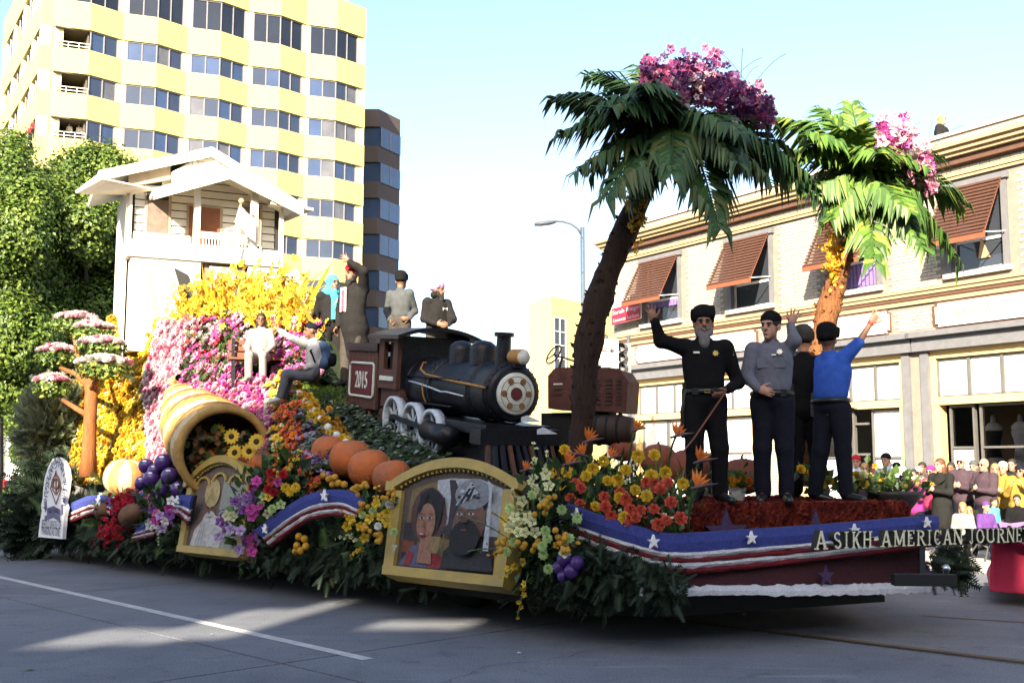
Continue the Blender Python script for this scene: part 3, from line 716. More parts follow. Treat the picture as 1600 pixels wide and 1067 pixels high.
# ================================================================== the float
CF = A3(1.3, 9.4, 0)
def PF(px, py, b): return hit(px, py, CF + E2 * b, E2)                 # on the plane b metres in from the near side
def FL(a, b, z): return CF - E1 * a + E2 * b + Z3 * z
FD = A3(math.cos(R(25)), math.sin(R(25)), 0); FN = A3(FD[1], -FD[0], 0)     # front face
def PX(px, py, e=0.0): return hit(px, py, CF + FN * e, FN)
def FR(k, e, z): return CF + FD * k + FN * e + Z3 * z
m_hull = mat('hull_dark', (.012, .012, .013), .8); m_redfl = mat('dark_red_petals', (.035, .004, .006), .85, var=.45, scale=60, bump=.8, bscale=90)
m_deck = mat('deck_red_petals', (.11, .010, .008), .9, var=.5, scale=50, bump=1.0, bscale=70)
m_blue = mat('blue_petals', (.036, .048, .215), .85, var=.22, scale=30, bump=.5, bscale=110); m_stw = mat('white_petals', (.62, .61, .62), .8, var=.15, scale=50, bump=.9, bscale=100, bdist=.03)
m_str = mat('red_petals', (.17, .006, .012), .8, var=.4, scale=55, bump=.9, bscale=100, bdist=.03); m_star = mat('white_star', (.70, .69, .66), .7); m_pur = mat('purple_star', (.05, .025, .07), .8, var=.3, scale=40)
m_hillg = mat('hill_green', (.022, .035, .014), .9, var=.5, scale=6)
fl = thing('parade_float', FL(7, 2.5, 0), 'long flower covered parade float with a blue starred banner along its prow', 'parade float')
# chassis and stage
g = G(); g.prism([FL(14.2, .35, .22), FL(.9, .35, .22), FR(.35, -.6, .22), FR(3.0, -.6, .22), FL(1.0, 4.6, .22), FL(14.2, 4.6, .22)], Z3 * .68); g.build('chassis', m_hull, fl)
for a, b in ((12.2, 4.2), (12.2, .9), (3.4, 4.2), (3.4, .9)):
    g = G(); g.lathe([(.2, -.14), (.36, -.12), (.38, 0), (.36, .12), (.2, .14)], FL(a, b, .38), E2, 18); g.build('wheel', m_hull, fl, True)
g = G(); g.prism([FL(14, .6, .9), FL(1.2, .6, .9), FR(.25, -.25, .9), FR(3.3, -.25, .9), FL(1.0, 5, .9), FL(14, 5, .9)], Z3 * .05); g.build('deck', m_hillg, fl)
SE = [hit(1058, 791, (0, 0, 1.2), Z3), A3(4.05, 11.25, 1.2)]
sd = unit(SE[1] - SE[0]); sn = A3(-sd[1], sd[0], 0)
g = G(); g.prism([SE[0] - Z3 * .24, SE[1] - Z3 * .24, SE[1] + sn * 2.6 - Z3 * .24, SE[0] + sn * 2.6 - Z3 * .24], Z3 * .24); stage = g.build('stage', m_deck, fl)
n = 2600; t = rng.random(n); pos = SE[0] + np.outer(t * np.linalg.norm(SE[1] - SE[0]), sd) + np.outer(-rng.random(n) * .25 + .01, Z3) + np.outer(np.full(n, -.006), sn)
pos2 = SE[0] + np.outer(rng.random(n) * np.linalg.norm(SE[1] - SE[0]), sd) + np.outer(rng.random(n) * 2.4, sn) + Z3 * .0
m_rp = mat('red_petal_loose', (.12, .008, .008), .8, var=.5, scale=9); m_rp2 = mat('rust_petal_loose', (.19, .03, .012), .8, var=.4, scale=9)
g = G(); scatter(g, MUM, np.concatenate([pos, pos2]), np.concatenate([np.tile(-sn, (n, 1)), np.tile(Z3, (n, 1))]) + rng.normal(size=(2 * n, 3)) * .3, rng.uniform(.022, .04, 2 * n), rng.integers(0, 2, 2 * n))
o = g.build('stage_petals', [m_rp, m_rp2], fl); tag(o, kind='stuff')
def star(g, c, U, V, r, th=.02, m=0, ang=math.pi / 2, inner=.40):
    N = unit(np.cross(U, V)); 
    if np.dot(N, -np.asarray(c) + A3(0, 0, EYE)) < 0: N = -N
    pts = [c + N * .004 + (math.cos(ang + i * math.pi / 5) * U + math.sin(ang + i * math.pi / 5) * V) * (r if i % 2 == 0 else r * inner) for i in range(10)]
    g.prism([p + N * th for p in pts], -N * th)
# lower front pan: dark red face, white rim, purple stars
ks = np.linspace(-.25, 3.0, 9)
top = [FR(k, -.10, .67 + .075 * k) for k in ks]; mid = [FR(k, -.02 + .12 * math.sin(math.pi * max(0, k) / 3.0), .58 - .035 * k) for k in ks]; low = [FR(k, .02 + .16 * math.sin(math.pi * max(0, k) / 3.0), .50 - .04 * k) for k in ks]
g = G(); g.slab([mid, top], -FN * .05); g.build('prow_face', m_redfl, fl)
def wavy(pts, r): return [p + rng.normal(size=3) * r for p in pts]
def petal_strip(lo_, hi_, m, name, par, N, th=.05, n=None, rough=.006):
    lo_, hi_ = np.asarray(lo_), np.asarray(hi_); k = len(lo_); t = np.linspace(0, k - 1, k * 8)
    L = np.stack([np.interp(t, range(k), lo_[:, i]) for i in range(3)], 1) + rng.normal(size=(len(t), 3)) * rough; H_ = np.stack([np.interp(t, range(k), hi_[:, i]) for i in range(3)], 1) + rng.normal(size=(len(t), 3)) * rough
    M_ = (L + H_) / 2 + np.asarray(N) * .03
    g = G(); g.slab([L, M_, H_], -np.asarray(N) * th); return g.build(name, m, par)
petal_strip(low, mid, m_stw, 'white_rim', fl, FN)
for k, zc, r in ((1.62, .60, .10), (2.95, .56, .08)):
    g = G(); star(g, FR(k, .02 + .1 * math.sin(math.pi * k / 3), zc - .0), FD, Z3, r); g.build('purple_star', m_pur, fl)
for px in (1133, 1273):
    g = G(); c = hit(px, 833, SE[0] - sn * .03, sn); star(g, c, sd, Z3, .24, .03); g.build('purple_star', m_pur, fl)
# tow bar in front
bx = PX(1455, 906, .55)
g = G(); g.bar(PX(1395, 905, .5), PX(1492, 906, .75), .12, .10, 0); g.build('tow_beam', m_hull, fl)
g = G(); g.tube([PX(1478, 898, .66), PX(1478, 884, .66)], [.03, .02], 8); g.ball(PX(1478, 888, .66), .038, 12, 8); g.build('tow_ball', mat('chrome', (.55, .55, .55), .15, metal=1), fl, True)
g = G(); g.bar(PX(1441, 900, .35), PX(1440, 850, .2), .05, .05, 0, A3(1, 0, 0)); g.build('sign_post', m_hull, fl)
# starred banner round the prow
def banner(path, stars, par, name='star_banner', fr=(0, .47, .61, .73, .87, 1)):
    """path: list of (top point, bottom point, outward normal)"""
    tp = np.array([p[0] for p in path]); bt = np.array([p[1] for p in path]); nm = np.array([p[2] for p in path])
    k = len(tp); t = np.linspace(0, k - 1, (k - 1) * 6 + 1); I = lambda A_: np.stack([np.interp(t, range(k), A_[:, i]) for i in range(3)], 1)
    # smooth
    tp, bt, nm = I(tp), I(bt), I(nm)
    for _ in range(6):
        for A_ in (tp, bt, nm): A_[1:-1] = (A_[:-2] + 2 * A_[1:-1] + A_[2:]) / 4
    g = G(); g.slab([bt - nm * .03, tp - nm * .03], -nm * .05); bn = g.build(name, m_hull, par)
    lvl = lambda q: tp + (bt - tp) * q
    g = G(); g.slab([lvl(fr[1]), lvl(fr[1] / 2) + nm * .012, lvl(0)], -nm * .04); g.build('blue_field', m_blue, bn)
    for q0, q1, m, nme in ((fr[1], fr[2], m_stw, 'white_stripe'), (fr[2], fr[3], m_str, 'red_stripe'), (fr[3], fr[4], m_stw, 'white_stripe'), (fr[4], fr[5], m_str, 'red_stripe')):
        lo_, hi_ = lvl(q1), lvl(q0); rg = rng.normal(size=(3,) + lo_.shape) * .0035
        g = G(); g.slab([lo_ + rg[0] - nm * .005, (lo_ + hi_) / 2 + nm * .012 + rg[1], hi_ + rg[2] - nm * .005], -nm * .045); g.build(nme, m, bn)
    for c, U, r in stars: g = G(); star(g, c, U, Z3, r, .03, ang=math.pi / 2); g.build('star', m_star, bn)
    return bn
path = []
for tx, ty, by in ((862, 776, 838), (905, 795, 853), (955, 811, 871), (1005, 826, 886)):
    path.append((PF(tx, ty, -.02), PF(tx, by, -.02), -E2))
for tx, ty, by in ((1045, 834, 897), (1090, 832, 896), (1150, 828, 890), (1250, 822, 880), (1350, 814, 868), (1440, 806, 857), (1474, 806, 852)):
    path.append((PX(tx, ty, .03), PX(tx, by, .03), FN))
e = path[-1]; path.append((e[0] + FD * .05 - FN * .3, e[1] + FD * .05 - FN * .3, unit(FD)))
banner(path, [(PF(903, 806, -.06), E1, .075), (PX(1019, 846, .06), FD, .062), (PX(1172, 840, .06), FD, .062), (PX(1333, 828, .06), FD, .06), (PX(1446, 816, .06), FD, .055)], fl)
def side_banner(tops, bots, b, stars, label):
    root = thing('ribbon_banner', PF(*bots[len(bots) // 2], b), label, 'banner', 'starred ribbon banners along the float side')
    banner([(PF(*t, b), PF(*q, b), -E2) for t, q in zip(tops, bots)], [(PF(x, y, b - .05), E1, r) for x, y, r in stars], root, 'ribbon')
side_banner([(398, 827), (418, 812), (441, 795), (475, 773), (509, 764), (542, 765), (566, 782)], [(423, 854), (437, 842), (456, 828), (481, 813), (505, 807), (531, 805), (552, 812)], -.36, [(509, 774, .07), (416, 826, .06)], 'arched blue starred ribbon between the two gilded portrait frames')
side_banner([(97, 792), (118, 782), (138, 774), (158, 773), (176, 781)], [(102, 818), (120, 812), (140, 804), (158, 801), (172, 806)], -.3, [(156, 782, .09)], 'arched blue starred ribbon beside the white oval topped sign')
side_banner([(216, 822), (232, 812), (248, 806)], [(203, 845), (222, 842), (240, 838)], -.33, [], 'short striped ribbon piece under the brown ribbed shells')
side_banner([(270, 776), (284, 772), (300, 774)], [(272, 802), (282, 808), (291, 820)], -.3, [(279, 781, .06)], 'short blue starred ribbon below the grapes by the small portrait')
# raised flower lettering
m_let = mat('cream_letter_petals', (.74, .72, .50), .8, var=.3, scale=60, bump=.8, bscale=110); m_letd = mat('letter_side', (.03, .03, .025), .8)
ls = thing('lettering_sign', PX(1430, 862, .22), 'raised cream letters reading A SIKH-AMERICAN JOURNEY along the starred banner', 'lettering')
words_ = [('A', 1269, 1290), ('S', 1297, 1312), ('I', 1315, 1323), ('K', 1327, 1342), ('H', 1344, 1359), ('-', 1361, 1370), ('A', 1372, 1390), ('M', 1392, 1411), ('E', 1413, 1426), ('R', 1428, 1443), ('I', 1445, 1452), ('C', 1454, 1467), ('A', 1469, 1484), ('N', 1485, 1501), ('J', 1510, 1518), ('O', 1520, 1534), ('U', 1536, 1551), ('R', 1553, 1567), ('N', 1568, 1582), ('E', 1583, 1593), ('Y', 1594, 1610)]
def serif_text_vf(ch):
    "block letters with slab serifs: strokes as 2D quads in a unit cell"
    w_ = .17; th = .13
    def st(a, b, w=w_): a, b = np.array(a, float), np.array(b, float); d = (b - a) / np.linalg.norm(b - a); n = np.array((-d[1], d[0])) * w / 2; return [a - n, b - n, b + n, a + n]
    def sf(x, y, w=.36): return [(x - w / 2, y), (x + w / 2, y), (x + w / 2, y + th * .6), (x - w / 2, y + th * .6)]
    def arc(cx, cy, rx, ry, a0, a1, n=9, w=w_):
        P_ = []; A_ = np.linspace(R(a0), R(a1), n); out = []
        for p, q in zip(A_, A_[1:]): out.append([(cx + rx * math.cos(p), cy + ry * math.sin(p)), (cx + rx * math.cos(q), cy + ry * math.sin(q)), (cx + (rx - w) * math.cos(q), cy + (ry - th) * math.sin(q)), (cx + (rx - w) * math.cos(p), cy + (ry - th) * math.sin(p))])
        return out
    t = 1 - th * .6
    D = {'A': [st((.18, 0), (.5, 1), .13), st((.82, 0), (.5, 1), .19), st((.28, .33), (.72, .33), .1), sf(.16, 0), sf(.82, 0)],
         'S': arc(.5, .73, .36, .27, 20, 270, 10) + arc(.5, .27, .38, .27, 90, -160, 10), 'I': [st((.5, 0), (.5, 1), .3), sf(.5, 0, .8), sf(.5, t, .8)],
         'K': [st((.22, 0), (.22, 1)), st((.25, .42), (.8, 1), .13), st((.4, .55), (.82, 0), .18), sf(.22, 0), sf(.22, t), sf(.82, 0), sf(.8, t)],
         'H': [st((.2, 0), (.2, 1)), st((.8, 0), (.8, 1)), st((.2, .5), (.8, .5), .11), sf(.2, 0), sf(.2, t), sf(.8, 0), sf(.8, t)], '-': [st((.1, .5), (.9, .5), .16)],
         'M': [st((.16, 0), (.16, 1), .1), st((.86, 0), (.86, 1)), st((.16, 1), (.5, .1), .17), st((.5, .1), (.86, 1), .12), sf(.16, 0, .3), sf(.86, 0, .3), sf(.12, t, .24), sf(.9, t, .24)],
         'E': [st((.24, 0), (.24, 1), .2), sf(.48, 0, .84), sf(.48, t, .84), st((.24, .5), (.7, .5), .11), st((.84, 0), (.84, .25), .12), st((.82, .75), (.82, 1), .12)],
         'R': [st((.22, 0), (.22, 1), .18), sf(.22, 0), sf(.2, t)] + arc(.36, .74, .44, .26, -90, 90, 8) + [st((.45, .5), (.82, 0), .17), sf(.86, 0, .28)],
         'C': arc(.52, .5, .42, .5, 40, 320, 14) + [st((.84, .68), (.84, .95), .12)], 'N': [st((.18, 0), (.18, 1), .11), st((.82, 0), (.82, 1), .11), st((.18, 1), (.82, .0), .18), sf(.18, 0, .34), sf(.14, t, .3), sf(.82, t, .34)],
         'J': [st((.62, .2), (.62, 1), .22), sf(.62, t, .6)] + arc(.40, .2, .33, .24, -180, 0, 8, .2), 'O': arc(.5, .5, .44, .5, 0, 360, 18), 'U': [st((.2, .3), (.2, 1), .18), st((.8, .3), (.8, 1), .12), sf(.2, t), sf(.8, t, .32)] + arc(.5, .32, .39, .32, -180, 0, 9, .16),
         'Y': [st((.5, 0), (.5, .45)), st((.48, .42), (.16, 1), .18), st((.52, .42), (.84, 1), .12), sf(.5, 0), sf(.16, t), sf(.84, t, .3)]}
    return D[ch]
for ch, x0, x1 in words_:
    u = (x0 - 1269) / (1600 - 1269); yb = 858 - 12.5 * u; h_ = 27 - 5.5 * u if ch != 'A' or x0 > 1300 else 29
    p0, p1, p2 = PX(x0, yb, .22), PX(x1, yb - .6, .22), PX(x0, yb - h_, .22)
    U_, V_ = p1 - p0, p2 - p0; g = G(); jz = 0
    for poly in serif_text_vf(ch):
        jz += .0006; poly = [np.asarray(q) for q in poly]
        g.prism([p0 + U_ * q[0] + V_ * q[1] + FN * (.03 + jz) for q in poly], -FN * (.075 + jz), 0, 1)
    g.build('letter', [m_let, m_letd], ls)
g = G()
for yb in (2, -20): g.bar(PX(1440, 850 + yb * .5, .16), PX(1612, 843 + yb * .5, .16), .02, .02)
g.build('letter_rail', m_letd, ls)

# ------------------------------------------------------------------ hill forms (inside), flower panels
leaf_dk = leafmat('leaf_dark', (.018, .035, .010), (.045, .085, .022), 3); leaf_md = leafmat('leaf_mid', (.04, .08, .018), (.10, .17, .035), 3); leaf_yl = leafmat('leaf_yellow', (.30, .25, .03), (.45, .38, .06), 3)
fir_m = leafmat('fir_green', (.007, .017, .008), (.020, .040, .018), 2, .75, .1)
def pm(name, c, v=.25): return leafmat(name, [q * (1 - v) for q in c], [min(1, q * (1 + v)) for q in c], 2.2, .6, .2)
c_yel = pm('petal_yellow', (.66, .44, .03)); c_ylo = pm('petal_gold', (.60, .28, .015)); c_ora = pm('petal_orange', (.60, .15, .015)); c_red = pm('petal_red', (.42, .02, .03)); c_pnk = pm('petal_pink', (.58, .24, .34)); c_ppk = pm('petal_pale_pink', (.66, .46, .50))
c_mag = pm('petal_magenta', (.46, .05, .26)); c_pur = pm('petal_purple', (.20, .06, .26)); c_lil = pm('petal_lilac', (.38, .26, .46)); c_whi = pm('petal_white', (.68, .66, .60), .1); c_crm = pm('petal_cream', (.58, .58, .30)); c_cor = pm('petal_coral', (.55, .09, .05)); c_grn = pm('carnation_green', (.42, .55, .22)); c_ros = pm('petal_rose', (.52, .10, .20))
def quad_px(q): return [PF(*p) for p in q]
def panel(name, label, quads, mats, n, size, proto=MUM, jit=.02, wts=None, cat='flowers', backm=None, lean=.25):
    g = G(); wts = wts or [1] * len(mats); wts = np.array(wts) / sum(wts); per = n // len(quads)
    for q in quads:
        c = quad_px(q); p, nn, s, t = bil(c, per, jit)
        scatter(g, proto, p, nn + rng.normal(size=p.shape) * .25 + Z3 * lean, rng.uniform(*size, per), rng.choice(len(mats), per, p=wts))
    o = g.build(name, mats); tag(o, label, cat, kind='stuff')
    g2 = G()
    for k, q in enumerate(quads):
        c = quad_px(q); nn = unit(np.cross(c[1] - c[0], c[3] - c[0])); nn = nn if np.dot(nn, A3(0, -1, .2)) > 0 else -nn
        g2.slab([[c[3] - nn * (.03 + .002 * k), c[2] - nn * (.03 + .002 * k)], [c[0] - nn * (.03 + .002 * k), c[1] - nn * (.03 + .002 * k)]], -nn * .6)
    g2.build('hill_form', backm or m_hillg, fl)
    return o
panel('yellow_flowers', 'dense wall of yellow button flowers behind the clipped cloud tree', [[(172, 498, 2.1), (266, 500, 2.1), (258, 600, 1.8), (135, 600, 1.6)], [(118, 592, 1.5), (258, 598, 1.8), (238, 752, 1.0), (108, 755, 1.0)]], [c_yel, c_ylo, leaf_yl, c_crm], 5200, (.045, .075), MUM, .03, [5, 2, 1, 1])
panel('pink_rose_bank', 'steep bank of pale pink roses beside the yellow flower wall', [[(252, 505, 2.0), (312, 500, 2.0), (285, 600, 1.7), (228, 600, 1.7)], [(228, 596, 1.7), (288, 596, 1.7), (272, 720, 1.1), (238, 735, 1.0)]], [c_ppk, c_pnk, c_whi, c_ros], 2300, (.055, .085), ROSE, .03, [5, 3, 2, 1])
panel('mixed_pink_bank', 'bank of magenta and pink orchids over dark leaves beneath the golden bush', [[(296, 505, 2.1), (385, 498, 2.1), (392, 600, 1.6), (284, 605, 1.6)], [(380, 498, 2.4), (500, 495, 2.4), (500, 590, 2.0), (380, 595, 2.0)]], [c_pnk, c_mag, leaf_dk, c_ppk, c_red, leaf_md], 2400, (.05, .10), ORCHID, .07, [4, 3, 5, 2, 1, 2])
panel('magenta_flower_bed', 'bright magenta and pink flower bed in front of the bench', [[(305, 604, 1.5), (425, 592, 1.5), (432, 650, 1.1), (325, 650, 1.1)], [(380, 642, 1.1), (432, 640, 1.1), (428, 712, .7), (400, 712, .7)]], [c_mag, c_pnk, c_ppk, c_ros], 2300, (.04, .07), MUM, .03, [4, 3, 2, 2])
panel('striped_flower_slope', 'slope of orange, yellow, lilac and green flowers leading down beside the cornucopia', [[(424, 596, 1.5), (446, 594, 1.5), (452, 745, .45), (424, 745, .45)]], [c_crm, leaf_md, c_yel, c_grn], 700, (.04, .08), DAISY, .05)
panel('orange_flower_slope', 'narrow stripe of orange flowers running down the slope', [[(436, 640, 1.1), (458, 630, 1.1), (496, 760, .3), (462, 770, .3)]], [c_ora, c_cor, c_ylo, leaf_dk], 600, (.04, .08), ORCHID, .05, [4, 2, 1, 2])
panel('lilac_flower_slope', 'strip of lilac and grey green flowers below the yellow garland', [[(446, 600, 1.5), (470, 625, 1.4), (530, 735, .5), (480, 740, .4)]], [c_lil, leaf_dk, c_pur, leaf_md, mat('dusty_leaf', (.18, .20, .19), .8)], 900, (.04, .09), ORCHID, .05, [2, 3, 2, 2, 3])
panel('moss_slope', 'dark mossy slope under the engine wheels', [[(470, 612, 1.9), (560, 640, 1.9), (700, 715, .9), (520, 735, .6)], [(560, 640, 1.9), (840, 735, 1.7), (860, 800, .35), (640, 780, .4)]], [leaf_dk, fir_m, leaf_md, mat('dusty_leaf', (.18, .20, .19), .8)], 3000, (.06, .12), LEAFQ, .04, [4, 4, 1, 1.5], 'moss')
# cut grass mound
m_gr1 = leafmat('grass_green', (.10, .17, .02), (.22, .30, .05), 3)
cc = [PF(440, 600, 1.9), PF(470, 587, 2.6), PF(545, 597, 2.6), PF(545, 640, 1.8), PF(490, 632, 1.6)]
g = G(); pr_ = np.array(cc); g.add(np.concatenate([pr_, pr_ - Z3 * .8]), [(0, 1, 2, 3, 4)] + [(i, i + 5, (i + 1) % 5 + 5, (i + 1) % 5) for i in range(5)]); g.build('grass_mound_form', m_hillg, fl)
wts_ = rng.dirichlet(np.ones(5) * .8, 2600); p = wts_ @ pr_; g = G(); scatter(g, BLADE, p, Z3 + rng.normal(size=p.shape) * .35, rng.uniform(.06, .11, len(p)), 0); o = g.build('grass', m_gr1); tag(o, 'small mound of clipped grass next to the engine tender', 'grass', kind='stuff')
# fir skirt round the float
FRAMES = [tuple(sorted(-float((PF(x, 850, -.2) - CF) @ E1) for x in q)) for q in ((612, 800), (288, 388))]
def fir_clump(name, label, pts, n, size, down=.6, out=-E2, mats=(fir_m,), spread=.12, cat='fir branches'):
    pts = np.asarray(pts); k = len(pts); t = rng.random(n) * (k - 1); i = np.minimum(t.astype(int), k - 2); f = (t - i)[:, None]
    p = pts[i] * (1 - f) + pts[i + 1] * f + rng.normal(size=(n, 3)) * spread
    aa = -((p - CF) @ E1)
    for lo_a, hi_a in FRAMES: ins = (aa > lo_a - .15) & (aa < hi_a + .15) & (p[:, 2] > .35); p[ins] += E2 * .55
    d = np.asarray(out) * 1.0 - Z3 * down + rng.normal(size=(n, 3)) * .55
    g = G(); scatter_dir(g, FIR, p, d, rng.uniform(*size, n), rng.integers(0, len(mats), n)); o = g.build(name, list(mats)); tag(o, label, cat, kind='stuff'); return o
def scatter_dir(g, proto, pos, d, sc, m):
    "proto's y axis along d"
    q = (proto[0][:, [0, 2, 1]] * A3(1, -1, 1), proto[1]); return scatter(g, q, pos, d, sc, m)
fir_m2 = leafmat('fir_light', (.016, .030, .016), (.040, .062, .034), 2, .75, .1)
rows_ = [FL(a, -.02, z) for a, z in ((14.4, .5), (12, .48), (9.5, .52), (7, .54), (4.5, .58), (2.5, .62), (.9, .66), (.7, .66))]
fir_clump('fir_skirt', 'dark fir branches hanging as a skirt along the side of the float', rows_, 4200, (.10, .21), .9, -E2 * .55, (fir_m, fir_m2, fir_m2), .12)
fir_clump('fir_skirt', 'feathery green skirt sweeping under the banner at the prow corner', [PF(850, 875, -.05), PF(900, 873, -.08), PF(960, 888, -.1), PF(1010, 902, -.1), PX(1050, 915, .06)], 1500, (.08, .17), .6, -E2 * .5 + FN * .5, (fir_m, fir_m2), .08)
fir_clump('fir_bank', 'dark green bank between the portraits and the ribbons', [FL(a, .12, .8) for a in (14, 11, 8, 5, 2.5, 1.2)], 3000, (.12, .25), .1, -E2 * .5 + Z3 * .5, (fir_m, leaf_dk, leaf_md), .15)
fir_clump('fir_bank', 'dark fir mound at the rear corner behind the white sign', [PF(60, 800, .0), PF(75, 760, .3), PF(90, 740, .4), PF(60, 830, -.1), PF(45, 840, -.1)], 900, (.25, .5), .2, -E2 + Z3 * .3, (fir_m,), .16)
fir_clump('evergreen_tuft', 'small evergreen tuft hanging at the end of the banner', [PX(1470, 870, -.1), PX(1478, 893, .05)], 160, (.12, .26), .6, FN + FD * .6, (fir_m, fir_m2), .06)

# pale silver fir shrub and dark hedge below
silver = leafmat('silver_fir', (.09, .12, .06), (.24, .27, .16), 2.5, .6, .15)
n = 1500; cen = PF(82, 672, 1.0); rr = A3(.60, .6, .95); dv = rng.normal(size=(n, 3)); dv /= np.linalg.norm(dv, axis=1)[:, None]; p = cen + dv * rr * rng.uniform(.75, 1, n)[:, None] * A3(1, 1, 1)
p = p[p[:, 1] < cen[1] + .35]; g = G(); scatter_dir(g, FIR, p, (p - cen) + Z3 * .25 + rng.normal(size=p.shape) * .25, rng.uniform(.16, .30, len(p)), 0)
sf = thing('silver_fir_shrub', cen - Z3 * .95, 'rounded silvery fir shrub left of the clipped cloud tree', 'shrub'); g.build('foliage', silver, sf); g = G(); g.ball(cen, .5, 12, 8, squash=1.5); g.build('core', m_hillg, sf)

# cloud pruned tree
m_bark = mat('orange_bark', (.30, .11, .03), .85, c2=(.18, .06, .02), scale=9, bump=.8, stretch=(2, 2, .5))
ct = thing('cloud_tree', PF(138, 742, .6), 'clipped cloud tree with orange bark and flower topped pads', 'tree')
g = G(); g.tube([PF(*q) for q in ((138, 745, .6), (139, 700, .6), (141, 650, .6), (143, 610, .6), (138, 590, .65))], [.16, .12, .11, .11, .10], 10)
for q in (((140, 600, .6), (128, 580, .6), (120, 545, .7), (113, 515, .8)), ((140, 605, .6), (120, 585, .5), (95, 575, .5)), ((142, 610, .6), (152, 592, .5), (160, 582, .5)), ((140, 650, .6), (122, 640, .5), (98, 625, .5))): g.tube([PF(*k) for k in q], [.06, .05, .04, .03][:len(q)], 7)
g.build('trunk', m_bark, ct, True)
for px, py, b, rx in ((118, 506, .8, .42), (146, 520, .7, .36), (157, 545, .6, .42), (88, 556, .5, .36), (163, 575, .45, .50), (82, 603, .45, .34)):
    c = PF(px, py, b); n = 420; a = rng.random(n) * 6.283; rr = np.sqrt(rng.random(n)) * rx; zz = rng.random(n)
    p = c + np.stack([rr * np.cos(a), rr * np.sin(a) * .8, -.26 * zz * (1 - (rr / rx) ** 2 * .55) + .05], 1); g = G(); scatter(g, LEAFQ, p, Z3 * .5 + np.stack([np.cos(a), np.sin(a), 0 * a], 1) + rng.normal(size=p.shape) * .5, rng.uniform(.05, .11, n), rng.integers(0, 2, n))
    pad = g.build('foliage_pad', [leaf_md, leafmat('leaf_lime', (.12, .17, .03), (.25, .32, .06), 3)], ct)
    n = 90; a = rng.random(n) * 6.283; rr = np.sqrt(rng.random(n)) * rx * .92; p = c + np.stack([rr * np.cos(a), rr * np.sin(a) * .8, .05 + .12 * (1 - (rr / rx) ** 2)], 1)
    g = G(); scatter(g, ROSE, p, Z3 + rng.normal(size=p.shape) * .35, rng.uniform(.06, .095, n), rng.choice(3, n, p=[.55, .25, .2])); g.build('blossoms', [c_whi, c_pnk, c_ppk], pad)

# golden bush with long blades behind the bench
gb = thing('golden_bush', PF(400, 520, 2.4), 'tall golden yellow flowering bush in front of the white house', 'bush')
g = G(); n = 1500
c = quad_px([(272, 470, 2.4), (470, 440, 2.6), (505, 525, 2.3), (282, 535, 2.2)]); p, nn, s, t = bil(c, n, .14); p[:, 2] += .25 * np.sin(3.14 * s) * (1 - t)
scatter(g, ORCHID, p, nn + rng.normal(size=p.shape) * .5, rng.uniform(.05, .10, n), rng.choice(3, n, p=[.6, .25, .15])); g.build('flowers', [c_yel, c_ylo, leaf_yl], gb)
g = G(); n = 170; c = quad_px([(290, 500, 2.4), (470, 490, 2.5), (490, 535, 2.3), (285, 540, 2.2)]); p, nn, s, t = bil(c, n, .08); d = Z3 + rng.normal(size=p.shape) * A3(.5, .2, .1)
scatter(g, proto_blade(.35, .03), p, d, rng.uniform(.5, 1.15, n), rng.integers(0, 2, n)); g.build('blades', [leaf_yl, c_yel], gb)

# ------------------------------------------------------------------ white house on the float
m_hs = mat('house_white', (.70, .66, .56), .7, var=.06, scale=2, bump=.15); m_hroof = mat('roof_underside', (.15, .14, .12), .8); m_hdoor = mat('house_door', (.22, .08, .03), .6); m_blind = mat('window_blind', (.17, .13, .105), .8, var=.2, scale=8); m_peach = mat('peach_trim', (.40, .31, .21), .7); m_gap = mat('board_gap', (.03, .03, .028), .9)
HO = PF(280, 400, 2.6); HO[2] = 0
HA = R(25); HU = A3(math.cos(HA), math.sin(HA), 0); HN = A3(math.sin(HA), -math.cos(HA), 0)         # along the front, outwards
def HP(px, py, e=0.0): return hit(px, py, HO + HN * e, HN)
def hc(cx, cy): return 100 + cx * .2812, 210 + cy * .2812                # enlarged crop -> photo pixel
def H4(cx, cy, e=0.0): return HP(*hc(cx, cy), e)
hs = thing('float_house', HP(300, 500), 'white clapboard house with gabled porch riding on the rear of the float', 'house')
def hbox(x0, y0, x1, y1, e0, e1, m, name, par=hs):
    "upright box between two crop pixels on the front plane, depth e0..e1"
    a, b = H4(x0, y1, e1), H4(x1, y0, e1); u0, u1 = np.dot(a - HO, HU), np.dot(b - HO, HU)
    g = G(); g.box(HO + HU * (u0 + u1) / 2 + HN * (e0 + e1) / 2 + Z3 * (a[2] + b[2]) / 2, (abs(u1 - u0), abs(e1 - e0), abs(b[2] - a[2])), 0, HU, HN, Z3); return g.build(name, m, par)
x0h, x1h = np.dot(H4(352, 600) - HO, HU), np.dot(H4(1205, 600) - HO, HU)
zb_ = HP(280, 560)[2]; ze = H4(780, 330)[2]; zr_ = H4(820, 110)[2]
body = G()
def HW(u, e, z): return HO + HU * u + HN * e + Z3 * z
body.prism([HW(x0h, -.12, zb_), HW(x1h, -.12, zb_), HW(x1h, -.12, ze), HW((x0h + x1h) / 2, -.12, zr_ - .12), HW(x0h, -.12, ze)], -HN * 2.4); body.build('wall', m_gap, hs)
